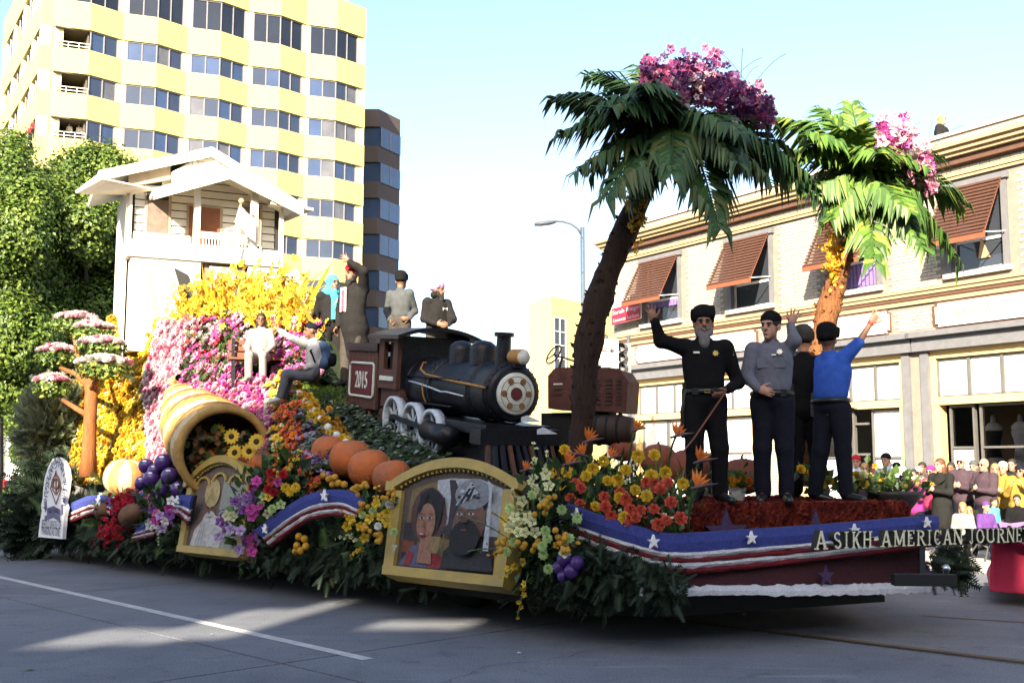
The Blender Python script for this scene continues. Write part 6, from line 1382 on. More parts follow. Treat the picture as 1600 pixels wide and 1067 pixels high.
# ------------------------------------------------------------------ gilded portrait frames
m_gilt = mat('gilt_paint', (.36, .25, .045), .55, c2=(.26, .19, .06), scale=5, bump=.3); m_gilt2 = mat('gilt_light', (.48, .36, .10), .5)
flat = lambda n, c, v=.25: mat('print_' + n, [q * .68 for q in c], .8, var=v, scale=22, bump=.3)
def framer(bl, br, tl, tr, b0, b1):
    bl, br, tl, tr = PF(*bl, b0), PF(*br, b0), PF(*tl, b1), PF(*tr, b1); N = unit(np.cross(br - bl, tl - bl)); N = N if N[1] < 0 else -N
    def f(u, v, e=0.0): return bl * (1 - u) * (1 - v) + br * u * (1 - v) + tr * u * v + tl * (1 - u) * v + N * e
    return f, N
def frame_thing(label, f, N, arch, post, art):
    root = thing('portrait_frame', f(.5, 0), label, 'portrait')
    us = np.linspace(0, 1, 25); top = [(u, 1 + arch * (1 - (2 * u - 1) ** 2)) for u in us]
    g = G(); g.prism([f(0, 0), f(1, 0)] + [f(u, v) for u, v in top[::-1]], -N * .16); back = g.build('picture', flat('ground', (.10, .075, .065)), root)
    g = G(); g.prism([f(-.02, -.01, .06), f(1.02, -.01, .06), f(1.02, post, .06), f(-.02, post, .06)], -N * .24); g.build('bottom_rail', m_gilt, root)
    for u0, u1 in ((-.02, post * .75), (1 - post * .75, 1.02)): g = G(); g.prism([f(u0, post + .003, .05), f(u1, post + .003, .05), f(u1, .995, .05), f(u0, .995, .05)], -N * .22); g.build('side_rail', m_gilt, root)
    g = G(); ts = np.linspace(-.06, 1.06, 27); A1 = [f(u, 1.0 + arch * (1 - (2 * u - 1) ** 2) if 0 <= u <= 1 else 1.0 - .02, .09) for u in ts]; A2 = [f(u, 1.0 + (arch * (1 - (2 * u - 1) ** 2) if 0 <= u <= 1 else -.02) + post * 1.25, .09) for u in ts]
    g.slab([A1, A2], -N * .42); g.build('arched_moulding', m_gilt, root)
    g = G()
    for u in np.linspace(.06, .94, 24): g.ball(f(u, 1.0 + arch * (1 - (2 * u - 1) ** 2) - .012, .04), .016, 6, 4)
    o = g.build('beading', m_gilt2, root); tag(o, kind='stuff')
    lay = [0]
    def poly(name, pts, m):
        lay[0] += 1; e = .003 * lay[0]; g = G(); pp = [f(u, v, e) for u, v in pts]; nn = sum(np.cross(pp[i] - pp[0], pp[(i + 1) % len(pp)] - pp[0]) for i in range(len(pp)))
        if nn @ N < 0: pp = pp[::-1]
        g.add(pp, [tuple(range(len(pp)))]); g.build(name, m, back)
    def oval(cx, cy, rx, ry, n=18, a0=0, a1=6.2832, rot=0.0): return [(cx + rx * math.cos(a) * math.cos(rot) - ry * math.sin(a) * math.sin(rot), cy + rx * math.cos(a) * math.sin(rot) + ry * math.sin(a) * math.cos(rot)) for a in np.linspace(a0, a1, n, endpoint=a1 - a0 < 6.28)]
    art(poly, oval, f, N, root, back); return root
fB_, nB = framer((606, 898), (788, 918), (621, 768), (806, 766), -.32, .05)
def art_big(poly, oval, f, N, root, back):
    W_, gy, dk, sk, sk2 = flat('pale', (.42, .44, .47)), flat('grey', (.22, .23, .25)), flat('black', (.015, .013, .014)), flat('tan_skin', (.30, .15, .095)), flat('brown_skin', (.17, .085, .06))
    poly('print_shape', [(.10, .12), (.52, .12), (.52, 1.14), (.30, 1.10), (.14, 1.02)], flat('ochre_wash', (.20, .14, .06))); poly('print_shape', [(.40, .50), (.98, .5), (.90, 1.02), (.72, 1.13), (.48, 1.15), (.36, 1.13)], W_)
    poly('print_shape', [(.11, .14), (.24, .14), (.24, .62), (.11, .62)], flat('dark_slate', (.04, .035, .04))); poly('print_shape', [(.11, .28), (.22, .26), (.22, .40), (.11, .42)], flat('rust', (.22, .06, .02)))
    poly('print_shape', [(.09, .12), (.46, .12), (.43, .3), (.32, .38), (.20, .36)], flat('blue_grey_cloth', (.10, .10, .17))); poly('print_shape', [(.36, .13), (.50, .13), (.48, .24), (.40, .3)], flat('red_cloth', (.30, .03, .03))); poly('print_shape', [(.15, .13), (.2, .13), (.23, .26), (.18, .3)], flat('red_cloth', (.30, .03, .03)))
    poly('print_shape', oval(.325, .70, .155, .34, 24, rot=.05), flat('maroon_scarf', (.09, .045, .04))); poly('print_shape', oval(.335, .72, .115, .285, 22), flat('black', (.015, .013, .014)))
    poly('print_shape', [(.27, .16), (.40, .16), (.38, .45), (.28, .45)], sk); poly('print_shape', oval(.315, .62, .082, .225, 24), sk)
    poly('print_shape', [(.25, .70), (.31, .95), (.40, .80), (.43, .55), (.46, .9), (.34, 1.03), (.24, .95)], dk)
    for x in (.28, .355): poly('print_shape', oval(x, .665, .024, .014, 10), W_); poly('print_shape', oval(x, .666, .011, .014, 8), dk); poly('print_shape', [(x - .035, .705), (x, .722), (x + .035, .708), (x, .714)], dk)
    poly('print_shape', [(.31, .655), (.302, .555), (.33, .548), (.322, .56)], flat('nose_shade', (.20, .09, .06))); poly('print_shape', oval(.305, .475, .034, .024, 12), flat('red_lips', (.30, .03, .035))); poly('print_shape', oval(.305, .477, .024, .008, 10), W_)
    poly('print_shape', [(.50, .12), (.93, .12), (.9, .34), (.80, .45), (.62, .45), (.52, .3)], flat('dark_coat', (.03, .03, .035))); poly('print_shape', [(.47, .5), (.53, .6), (.53, .9), (.50, 1.1), (.55, 1.1), (.6, .95), (.56, .45)], flat('branch_dark', (.04, .03, .035)))
    poly('print_shape', oval(.705, .62, .125, .28, 24), sk2); poly('print_shape', oval(.71, .93, .145, .17, 24), gy)
    for k in range(9): a = k * .35; poly('print_shape', [(.58 + .03 * k, .80 + .015 * k), (.59 + .03 * k, .80 + .015 * k), (.70 - .01 * k + .02 * k, 1.06 - .02 * k), (.685 - .01 * k + .02 * k, 1.06 - .02 * k)], dk if k % 2 else W_)
    for x, y, r in ((.64, .95, .02), (.70, 1.0, .018), (.75, .93, .022), (.69, .90, .016), (.78, .87, .016), (.63, .88, .016)): poly('print_shape', oval(x, y, r, r * 1.1, 9), W_ if r > .017 else dk)
    poly('print_shape', oval(.71, .44, .118, .19, 22), dk); poly('print_shape', oval(.70, .55, .06, .02, 12), dk); poly('print_shape', oval(.70, .515, .03, .011, 10), flat('lips_brown', (.16, .05, .045)))
    for x in (.655, .755): poly('print_shape', oval(x, .685, .026, .012, 10), W_); poly('print_shape', oval(x, .686, .010, .012, 8), dk); poly('print_shape', [(x - .04, .715), (x, .735), (x + .04, .718), (x, .724)], dk)
    poly('print_shape', [(.70, .70), (.685, .59), (.735, .59), (.715, .7)], flat('nose_shade2', (.11, .05, .035)))
    poly('print_shape', [(.885, .30), (.93, .30), (.90, 1.0), (.86, 1.05), (.885, .9)], W_); poly('print_shape', [(.46, .24), (.52, .24), (.535, .42), (.45, .42)], flat('book', (.24, .17, .07))); poly('print_shape', [(.115, .30), (.165, .30), (.143, .22)], W_)
big = frame_thing('large arched gilt frame with a dark haired woman and a bearded man in patterned turban', fB_, nB, .24, .095, art_big)
fS_, nS = framer((283, 862), (379, 872), (299, 762), (394, 758), -.30, .0)
def art_small(poly, oval, f, N, root, back):
    W_, ye, sk = flat('robe_white', (.50, .48, .46)), flat('pale_yellow', (.46, .36, .16)), flat('brown_skin', (.17, .085, .06))
    poly('print_shape', [(.12, .10), (.9, .10), (.9, 1.2), (.5, 1.3), (.12, 1.15)], flat('mauve_ground', (.16, .11, .09)))
    poly('print_shape', [(.52, .10), (.92, .10), (.92, 1.0), (.55, 1.1)], flat('sage', (.28, .29, .24)))
    poly('print_shape', [(.14, .11), (.62, .11), (.64, .42), (.52, .56), (.30, .5), (.18, .35)], W_); poly('print_shape', oval(.40, .64, .085, .17, 20), sk); poly('print_shape', oval(.41, .46, .115, .17, 20), W_)
    poly('print_shape', oval(.40, .90, .125, .22, 22), ye); poly('print_shape', [(.32, .75), (.40, 1.0), (.48, .75), (.40, .80)], flat('turban_fold', (.36, .27, .10)))
    for x in (.365, .435): poly('print_shape', oval(x, .68, .016, .012, 8), flat('black', (.015, .013, .014)))
    poly('print_shape', [(.40, .66), (.385, .59), (.418, .59)], flat('nose_shade2', (.11, .05, .035))); poly('print_shape', oval(.405, .555, .05, .02, 10), W_)
    for k in range(3): poly('print_shape', [(.25 + .05 * k, .12), (.258 + .05 * k, .12), (.32 + .03 * k, .45), (.312 + .03 * k, .45)], flat('fold_grey', (.25, .24, .25)))
    for k in range(3):
        c = .24 + .26 * k; arc = [(c + .115 * math.cos(a), 1.03 + .05 * (k == 1) + .13 * math.sin(a)) for a in np.linspace(0, math.pi, 12)]; inn = [(c + .085 * math.cos(a), 1.03 + .05 * (k == 1) + .095 * math.sin(a)) for a in np.linspace(math.pi, 0, 12)]
        g = G(); g.prism([f(u, v, .04) for u, v in arc + inn], -N * .03); g.build('scallop', m_gilt, root)
frame_thing('small arched gilt frame showing a white bearded figure in a tall yellow turban', fS_, nS, .34, .09, art_small)

# ------------------------------------------------------------------ oval topped sign at the rear
m_sgn = mat('sign_board_white', (.70, .70, .70), .6, var=.04); m_ink = mat('sign_ink', (.05, .045, .10), .7); m_inkb = mat('sign_brown', (.22, .11, .07), .7)
def SG(cx, cy, e=0.0): return hit(cx * .225, 650 + cy * .225, CF + E2 * -.42 - E2 * e, E2)
sgn_ = thing('motto_sign', SG(350, 850), 'white oval topped motto sign standing at the rear end of the float', 'sign')
out = [(265, 838), (432, 853), (444, 700), (456, 640), (446, 600), (462, 520), (472, 430), (462, 360), (438, 310), (402, 286), (365, 298), (335, 350), (312, 420), (300, 500), (296, 570), (285, 620), (290, 660), (276, 740)]
g = G(); g.prism([SG(*p) for p in out], E2 * .06); g.build('board', m_sgn, sgn_)
Us = unit(SG(432, 853) - SG(265, 838)); pxs = np.linalg.norm(SG(432, 853) - SG(265, 853)) / 167
g = G(); put_text(g, 'BEHOLD WHOLE OF', SG(355, 752, .006), E1, Z3, width=132 * pxs, height=24 * pxs); put_text(g, 'MANKIND AS ONE', SG(350, 797, .006), E1, Z3, width=128 * pxs, height=24 * pxs); put_text(g, 'SIKH  SEWA', SG(368, 657, .012), E1, Z3, width=70 * pxs, height=15 * pxs)
g.build('motto_lettering', m_ink, sgn_)
arcp = [(318, 560), (326, 505), (335, 450), (348, 400), (364, 355), (385, 328), (405, 318), (428, 345), (440, 390), (447, 440), (449, 490), (446, 540), (440, 590)]
g = G(); txt = ['ਮਾ', 'ਨ', 'ਸ', 'ਕੀ', 'ਜਾ', 'ਤ', 'ਸ', 'ਬੈ', 'ਏ', 'ਕੈ', 'ਪ', 'ਹਿ', 'ਚਾ']
for k, (ch, (x, y)) in enumerate(zip(txt, arcp)):
    a, b = arcp[max(0, k - 1)], arcp[min(len(arcp) - 1, k + 1)]; ang = math.atan2(-(b[1] - a[1]), b[0] - a[0]); Uc = E1 * math.cos(ang) + Z3 * math.sin(ang); Vc = np.cross(-E2, Uc) * 1.0
    Vc = -E1 * math.sin(ang) + Z3 * math.cos(ang); put_text(g, ch, SG(x, y, .006), Uc, Vc, height=26 * pxs, width=26 * pxs)
g.build('arched_lettering', m_ink, sgn_)
g = G(); cx, cy = 388, 490
def sgp(pts, e=.006, N_=.004): g.prism([SG(x, y, e) for x, y in pts], E2 * N_)
sgp([(cx - 4, 385), (cx, 372), (cx + 4, 385), (cx + 5, 540), (cx - 5, 540)])
for s in (-1, 1):
    P_ = [(cx + s * (26 * math.sin(q)), 545 - 150 * q / math.pi) for q in np.linspace(.1, 3.0, 12)]; Q_ = [(cx + s * (34 * math.sin(q)), 555 - 165 * q / math.pi) for q in np.linspace(3.0, .1, 12)]; sgp(P_ + Q_)
g.build('emblem', m_inkb, sgn_)
g = G(); g.tube([SG(cx + 20 * math.cos(a), 470 + 34 * math.sin(a), .012) for a in np.linspace(0, 6.283, 25)], 2.2 * pxs, 4, cap=False)
for a0, a1 in (((-38, 500), (0, 385)), ((0, 385), (38, 500)), ((38, 500), (0, 610)), ((0, 610), (-38, 500))): g.tube([SG(cx + a0[0], a0[1], .008), SG(cx + a1[0], a1[1], .008)], 1.6 * pxs, 4)
g.build('emblem_ring', m_inkb, sgn_)
g = G()
for pts in ([(305, 590), (322, 590), (326, 640), (312, 670)], [(425, 615), (440, 610), (438, 680), (424, 690)], [(325, 640), (370, 622), (420, 650), (420, 690), (370, 668), (325, 690)], [(310, 690), (370, 672), (415, 690), (418, 735), (370, 705), (308, 728)]): g.prism([SG(x, y, .006) for x, y in pts], E2 * .004)
g.build('ribbon_print', mat('ribbon_grey', (.13, .12, .20), .7), sgn_)
g = G(); g.bar(SG(330, 840) + E2 * .07, SG(330, 700) + E2 * .3, .05, .05, 0, E1); g.build('stay', m_hull, sgn_)

# ------------------------------------------------------------------ bouquets and loose flowers
pm_stem = leafmat('stem_green', (.05, .10, .03), (.09, .16, .05), 3)
def spike(base, tip, nfl, sz, m, mleaf, name, par, taper=.5):
    "gladiolus-like spike"
    base, tip = np.asarray(base, float), np.asarray(tip, float); md = (base + tip) / 2 + Z3 * .06; ts = np.linspace(0, 1, nfl); c = np.array([(1 - t) ** 2 * base + 2 * t * (1 - t) * md + t * t * tip for t in ts])
    g = G(); g.tube(c, .006, 4, 1); d = unit(tip - base)
    p = c[nfl // 4:] + rng.normal(size=(nfl - nfl // 4, 3)) * .015; s = np.linspace(1, taper, len(p)) * sz
    scatter(g, ORCHID, p, rng.normal(size=p.shape) * .6 + A3(0, -.8, .3) + d, s, 0); return g.build(name, [m, mleaf], par)
CARN = proto_petals([(9, 1, .6, -.1, .1, 0), (9, .85, .5, 0, .35, .3), (7, .6, .45, .1, .6, .1), (5, .3, .35, .2, .75, .4)])
def bouquet(label, foot, spikes, heads, foliage, b=-.4, leaves=260, lsize=(.10, .26), lm=None):
    """foot px; spikes: (tip px, colour, n, size); heads: (px,py,colour,r,name); foliage: bbox px"""
    root = thing('bouquet', PF(*foot, b + .1), label, 'bouquet')
    x0, x1, y0, y1 = foliage; n = leaves; px, py = np.clip(rng.normal(size=n) * .22 + .5, .05, .95), np.clip(rng.normal(size=n) * .22 + .5, 0, 1)
    p = np.array([PF(x0 + (x1 - x0) * a, y0 + (y1 - y0) * q, b + .12 + rng.random() * .15) for a, q in zip(px, py)]); ft = PF(*foot, b)
    g = G(); scatter_dir(g, LEAF, p, unit(A3(0, -.5, .1)) + (p - ft) * 1.6 + rng.normal(size=p.shape) * .45, rng.uniform(*lsize, n), rng.integers(0, 3, n)); o = g.build('foliage', lm or [leaf_dk, leaf_md, fir_m], root)
    for (tx, ty), m, k, sz in spikes: spike(PF((foot[0] * 2 + tx) / 3, (foot[1] * 2 + ty) / 3, b - .02), PF(tx, ty, b - .1), k, sz, m, pm_stem, 'flower_spike', root)
    for hx, hy, m, r, nm in heads:
        c = PF(hx, hy, b - .1 - rnd.random() * .08); g = G(); pr = {'carnation': CARN, 'rose': ROSE, 'orchid': ORCHID, 'button_flower': MUM}[nm]
        if nm == 'button_flower':
            for k in range(7): o_ = rng.normal(size=3) * r * .55; g.ball(c + o_, r * .34, 8, 5)
        if nm == 'button_flower': tag(g.build(nm, m, root, True), kind='stuff'); continue
        else: scatter(g, pr, [c], [unit(A3(rnd.uniform(-.4, .4), -1, rnd.uniform(-.1, .6)))], r)
        g.build(nm, m, root, nm == 'button_flower')
    return root
m_but = mat('button_gold', (.48, .25, .02), .75, bump=.5, scale=60)
c5 = lambda x, y: (780 + x * .3, 640 + y * .3)
bouquet('large yellow and lime bouquet at the right edge of the big gilt frame', (835, 862),
        [((833, 697), c_crm, 12, .05), ((768, 800), c_yel, 9, .045), ((800, 770), c_crm, 9, .045), ((720, 806), pm_stem, 9, .02), ((730, 862), pm_stem, 9, .02), ((808, 966), c_yel, 12, .04), ((905, 850), c_ylo, 9, .04), ((788, 905), c_yel, 10, .045), ((857, 706), c_crm, 10, .04), ((885, 730), pm_stem, 8, .025), ((762, 870), c_ylo, 8, .04)],
        [(*c5(x, y), c_grn, .052, 'carnation') for x, y in ((170, 445), (325, 520), (405, 565), (240, 630), (250, 670), (225, 710), (228, 755), (257, 828), (75, 690), (365, 670), (55, 515), (35, 740))] + [(*c5(x, y), m_but, .085, 'button_flower') for x, y in ((235, 470), (232, 515), (315, 670), (160, 710), (30, 690))] + [(*c5(x, y), c_crm, .06, 'orchid') for x, y in ((120, 475), (50, 610), (90, 590), (130, 640), (170, 580), (340, 740), (185, 640), (100, 640), (80, 560), (150, 560), (260, 400), (245, 340))], (808, 905, 735, 930), -.42, 380, (.07, .17))
c4 = lambda x, y: (560 + x * .3, 660 + y * .3)
bouquet('yellow and cream bouquet between the striped ribbon and the big gilt frame', (585, 850),
        [((588, 760), c_yel, 11, .04), ((535, 800), c_ylo, 9, .04), ((545, 870), c_yel, 10, .04), ((620, 780), c_crm, 9, .04), ((560, 880), pm_stem, 9, .03), ((570, 775), pm_stem, 8, .03), ((528, 840), c_crm, 9, .04)],
        [(*c4(x, y), c_whi if k < 2 else c_grn, .05, 'carnation') for k, (x, y) in enumerate(((103, 540), (160, 425), (75, 460), (185, 570), (20, 480)))] + [(*c4(x, y), m_but, .08, 'button_flower') for x, y in ((160, 375), (40, 430), (100, 600), (15, 330), (60, 560))] + [(*c4(x, y), c_yel, .062, 'orchid') for x, y in ((10, 540), (120, 490), (150, 470), (150, 520), (60, 500), (95, 420), (-40, 500), (-60, 540), (30, 600))], (515, 598, 775, 885), -.28, 280, (.07, .17))
c8 = lambda x, y: (250 + x * .225, 640 + y * .225)
bouquet('purple and magenta bouquet in front of the small gilt frame', (388, 815),
        [((400, 760), c_pur, 10, .05), ((345, 800), c_lil, 10, .045), ((372, 770), c_lil, 9, .045), ((410, 790), c_mag, 10, .05), ((374, 872), c_pur, 9, .045), ((394, 866), c_mag, 8, .05), ((338, 840), c_pur, 10, .045), ((405, 850), c_pur, 9, .04)],
        [(*c8(x, y), m, .075, 'orchid') for x, y, m in ((610, 600, c_pur), (630, 690, c_mag), (560, 840, c_lil), (490, 830, c_lil), (420, 780, c_pur), (410, 885, c_lil), (550, 970, c_lil), (635, 985, c_mag), (670, 495, c_mag), (600, 640, c_lil), (640, 740, c_mag), (500, 745, c_crm), (470, 735, c_crm), (525, 640, c_pur), (450, 800, c_pur), (580, 700, c_pur))], (350, 425, 740, 890), -.42, 240, (.07, .17))
bouquet('purple and white flower spray hanging below the grapes', (245, 800),
        [((225, 835), c_lil, 10, .045), ((270, 820), c_pur, 10, .045), ((248, 850), c_whi, 9, .03), ((285, 800), c_lil, 9, .04), ((215, 800), c_pur, 8, .045), ((230, 775), c_mag, 8, .04)],
        [(x * .225, 650 + y * .225, m, .075, 'orchid') for x, y, m in ((1060, 650, c_pur), (1110, 690, c_lil), (1150, 730, c_whi), (1080, 720, c_mag), (1180, 690, c_pur), (1130, 780, c_lil), (1040, 760, c_whi), (1190, 590, c_whi), (1170, 640, c_mag), (1090, 680, c_ros))], (212, 290, 765, 860), -.34, 240)
bouquet('mixed bouquet of red, yellow and magenta flowers beside the small gilt frame', (440, 775),
        [((408, 700), pm_stem, 9, .03), ((470, 700), c_yel, 9, .04), ((485, 730), pm_stem, 9, .03), ((428, 690), c_ora, 9, .04)],
        [(*c8(x, y), m, .065, n) for x, y, m, n in ((770, 440, c_red, 'rose'), (855, 455, c_red, 'rose'), (770, 495, c_cor, 'rose'), (790, 580, c_red, 'rose'), (755, 555, c_red, 'rose'), (650, 540, c_red, 'rose'), (680, 500, c_mag, 'orchid'), (820, 505, c_mag, 'orchid'), (810, 450, m_but, 'button_flower'), (870, 540, c_yel, 'carnation'), (905, 570, c_yel, 'carnation'), (940, 540, c_yel, 'carnation'), (755, 610, c_yel, 'orchid'), (720, 600, c_grn, 'orchid'), (700, 660, c_grn, 'carnation'), (780, 690, c_grn, 'carnation'), (840, 660, c_grn, 'orchid'), (745, 720, c_crm, 'orchid'))], (405, 475, 720, 820), -.26, 340)
for px, py, lab in ((193, 786, 'upper cluster of red celosia blooms beside the grapes'), (176, 830, 'lower cluster of red celosia blooms under the brown shells')):
    c = PF(px, py, -.3); n = 130; p = c + rng.normal(size=(n, 3)) * A3(.10, .05, .085); g = G(); scatter(g, CARN, p, p - c + A3(0, -.2, .05), rng.uniform(.03, .05, n), rng.integers(0, 2, n)); o = g.build('celosia', [c_red, pm('petal_scarlet', (.50, .015, .05))]); tag(o, lab, 'flowers', 'red celosia clusters')
for k, (px, py) in enumerate(((467, 838), (476, 842), (464, 852), (478, 853), (470, 860), (462, 861))):
    c = PF(px, py, -.3); o = G().ball(c, .045, 10, 6).build('marigold', m_but, None, True); tag(o, 'golden ball marigold in the dark fir under the arched ribbon', 'flower', 'marigolds under the arched ribbon')
for k, (px, py) in enumerate(((505, 743), (514, 748), (523, 746), (529, 755), (538, 757), (520, 757), (560, 762), (552, 765), (570, 757))):
    c = PF(px, py, .1); o = G().ball(c, .045, 10, 6).build('marigold', m_but, None, True); tag(o, 'golden ball marigold on the slope below the row of pumpkins', 'flower', 'marigolds below the pumpkins')
# garland of golden flowers and white balls
gl_ = thing('flower_garland', PF(545, 695, .9), 'thick garland of golden flowers and white balls edging the grass mound', 'garland')
gp_ = np.array([PF(*q) for q in ((446, 596, 1.5), (462, 612, 1.4), (480, 635, 1.25), (500, 658, 1.1), (520, 680, .95), (545, 700, .85))]); n = 420; t = rng.random(n) * 5; i = np.minimum(t.astype(int), 4); p = gp_[i] * (1 - (t - i))[:, None] + gp_[i + 1] * (t - i)[:, None] + rng.normal(size=(n, 3)) * .06
g = G(); scatter(g, CARN, p, rng.normal(size=p.shape) * .5 + A3(0, -1, .6), rng.uniform(.035, .06, n), rng.integers(0, 2, n)); g.build('golden_flowers', [c_ylo, c_yel], gl_)
for t in np.linspace(.2, 4.9, 9): i = min(int(t), 4); c = gp_[i] * (1 - (t - i)) + gp_[i + 1] * (t - i) + A3(0, -.08, .05); G().ball(c, .055, 10, 7).build('white_ball', m_face, gl_, True)
# rose bed along the banner: foliage as one mass, every larger bloom on its own
bedq = [[(875, 778, .1), (960, 806, .1), (975, 735, 1.0), (885, 728, 1.0)], [(960, 806, .1), (1042, 834, .05), (1075, 775, 1.0), (970, 745, 1.0)]]
n = 1200; g = G()
for q in bedq:
    c = quad_px(q); p, nn, s, t = bil(c, n // 2, .05); p = p + E2 * .12; scatter_dir(g, LEAF, p, nn + Z3 * .8 + rng.normal(size=p.shape) * .6, rng.uniform(.05, .10, len(p)), rng.integers(0, 3, len(p)))
o = g.build('rose_bed_leaves', [leaf_dk, leaf_md, fir_m]); tag(o, 'dark leaves filling the rose bed behind the starred banner', 'leaves', kind='stuff')
n = 300; g = G()
for q in bedq[1:]:
    c = quad_px(q); p, nn, s, t = bil(c, n, .06); scatter(g, ORCHID, p, nn + rng.normal(size=p.shape) * .5, rng.uniform(.015, .03, n), rng.integers(0, 2, n))
o = g.build('small_filler_flowers', [c_crm, c_cor]); tag(o, 'tiny lime filler flowers among the roses', 'flowers', kind='stuff')
roses = [(455, 350, 0), (620, 370, 0), (705, 423, 0), (625, 465, 0), (768, 453, 0), (498, 508, 0), (790, 350, 0), (660, 318, 0), (484, 310, 0), (540, 270, 0), (650, 567, 0), (563, 375, 0), (955, 388, 0), (722, 245, 0), (805, 240, 0), (315, 390, 0), (340, 215, 0), (860, 330, 0), (350, 330, 0), (270, 330, 0),
         (400, 390, 1), (425, 412, 1), (630, 437, 1), (663, 473, 1), (553, 510, 1), (735, 525, 1), (685, 525, 1), (709, 565, 1), (682, 572, 1), (805, 520, 1), (895, 487, 1), (805, 390, 1), (765, 382, 1), (372, 465, 1), (548, 457, 1), (585, 555, 1), (880, 385, 1), (840, 420, 1), (420, 495, 1), (870, 580, 1), (940, 570, 1), (830, 600, 1)]
rm = [G(), G()]; scatter(rm[0], ROSE, [(0, 0, 0)], [(0, 0, 1)], 1.0); scatter(rm[1], ROSE, [(0, 0, 0)], [(0, 0, 1)], 1.0)
rme = [rm[0].mesh('yellow_rose', c_yel), rm[1].mesh('coral_rose', c_cor)]
for x, y, k in roses:
    px, py = c5(x, y); v = max(0.02, min(.95, (y < 620) * (1 - (py - (700 + (px - 880) * .12)) / 100))); c = PF(px, py, .0 + .62 * v)
    o = link(['yellow_rose', 'coral_rose'][k], rme[k], None, c); s = rnd.uniform(.056, .074) * (1 if k == 0 else .95); o.scale = (s, s, s * .9); nn = Vector((rnd.uniform(-.35, .35), -1, rnd.uniform(.1, .7))).normalized(); o.rotation_euler = nn.to_track_quat('Z', 'Y').to_euler()
    tag(o, ['yellow rose among the coral blooms in the bed behind the starred banner', 'coral red rose among the yellow blooms in the bed behind the starred banner'][k], 'rose', ['yellow roses in the bed', 'coral roses in the bed'][k])
# birds of paradise
def bird(px, py, b, sz, lab, flip=1, foot=None):
    c = PF(px, py, b); ft = PF(px - flip * 12, py + 75, b + .15) if foot is None else foot; root = thing('bird_of_paradise', ft, lab, 'flower', 'bird of paradise flowers')
    g = G(); md = (c + ft) / 2 + A3(-.05 * flip, 0, .05); g.tube([(1 - t) ** 2 * ft + 2 * t * (1 - t) * md + t * t * c for t in np.linspace(0, 1, 7)], [.011] * 7, 6); g.build('stem', pm_stem, root, True)
    g = G(); bk_ = c + A3(.17 * flip, -.03, .035) * sz; g.tube([c - A3(.05 * flip, 0, .01), c + A3(.05 * flip, -.01, .02), bk_], [.012, .02 * sz, .002], 6); g.build('beak', mat('beak_purple', (.12, .06, .07), .5), root, True)
    g = G()
    for k in range(5):
        a = .5 + .32 * k; e = c + A3(math.cos(a) * .16 * flip, rnd.uniform(-.06, .06), math.sin(a) * .2) * sz; e = c + (e - c) * .8; m1 = (c + e) / 2; sd_ = A3(0, 1, 0) * .0 + unit(np.cross(e - c, A3(0, 1, 0))) * .018 * sz; g.add([c, m1 - sd_, e, m1 + sd_, m1 + A3(0, -.012, 0)], [(0, 1, 4), (1, 2, 4), (2, 3, 4), (3, 0, 4)])
    g.build('orange_sepals', c_ora, root)
for a in ((918, 690, .75, 1.0, 'upright bird of paradise close to the shaded palm trunk'), (912, 712, .6, .9, 'bird of paradise low in front of the shaded palm trunk', -1), (886, 726, .4, 1.0, 'bird of paradise over the corner of the big gilt frame bouquet'), (954, 716, .8, .8, 'small bird of paradise behind the yellow roses'), (1056, 682, .8, 1.0, 'tall bird of paradise with a long stem beside the first officer', 1), (1092, 722, .7, 1.0, 'bird of paradise on an arching stem across the first officer trousers', 1), (1088, 762, .4, 1.1, 'spiky bird of paradise low at the first officer feet', 1), (994, 672, .95, .8, 'high bird of paradise against the sunlit shopfront', 1), (820, 735, .3, .7, 'small bird of paradise on the gilt arch')): bird(*a)
g = G(); n = 70
c = quad_px([(880, 760, .3), (1085, 800, .3), (1090, 755, 1.0), (885, 730, 1.0)]); p, nn, s, t = bil(c, n, .05); scatter(g, proto_blade(.5, .035), p, Z3 + rng.normal(size=p.shape) * .45, rng.uniform(.18, .4, n), rng.integers(0, 2, n)); o = g.build('strap_leaves', [leaf_dk, leaf_md]); tag(o, 'long strap leaves rising through the rose bed', 'leaves', kind='stuff')
# potted plants at the far end of the stage, small posy on stage
m_pot = mat('pot_dark', (.04, .035, .035), .6)
pt = thing('planter', P(1392, 800, 12.4), 'dark bowl planter overflowing with greenery at the far end of the stage', 'planter'); base = P(1395, 795, 12.4)
g = G(); g.lathe([(.1, -.05), (.2, 0), (.33, .16), (.34, .2), (.3, .2)], base, Z3, 20); g.build('bowl', m_pot, pt, True); n = 260; p = base + Z3 * .2 + rng.normal(size=(n, 3)) * A3(.14, .12, .09); g = G(); scatter_dir(g, LEAF, p, (p - base) * 3 + Z3 * .3 + rng.normal(size=p.shape) * .3, rng.uniform(.06, .14, n), rng.integers(0, 3, n)); g.build('foliage', [leaf_dk, leaf_md, leaf_dk], pt)
p = base + Z3 * .26 + rng.normal(size=(40, 3)) * A3(.25, .16, .12); g = G(); scatter(g, ORCHID, p, A3(0, -1, .5) + rng.normal(size=p.shape) * .4, rng.uniform(.025, .045, 40), rng.integers(0, 2, 40)); g.build('flowers', [c_ylo, c_whi], pt)
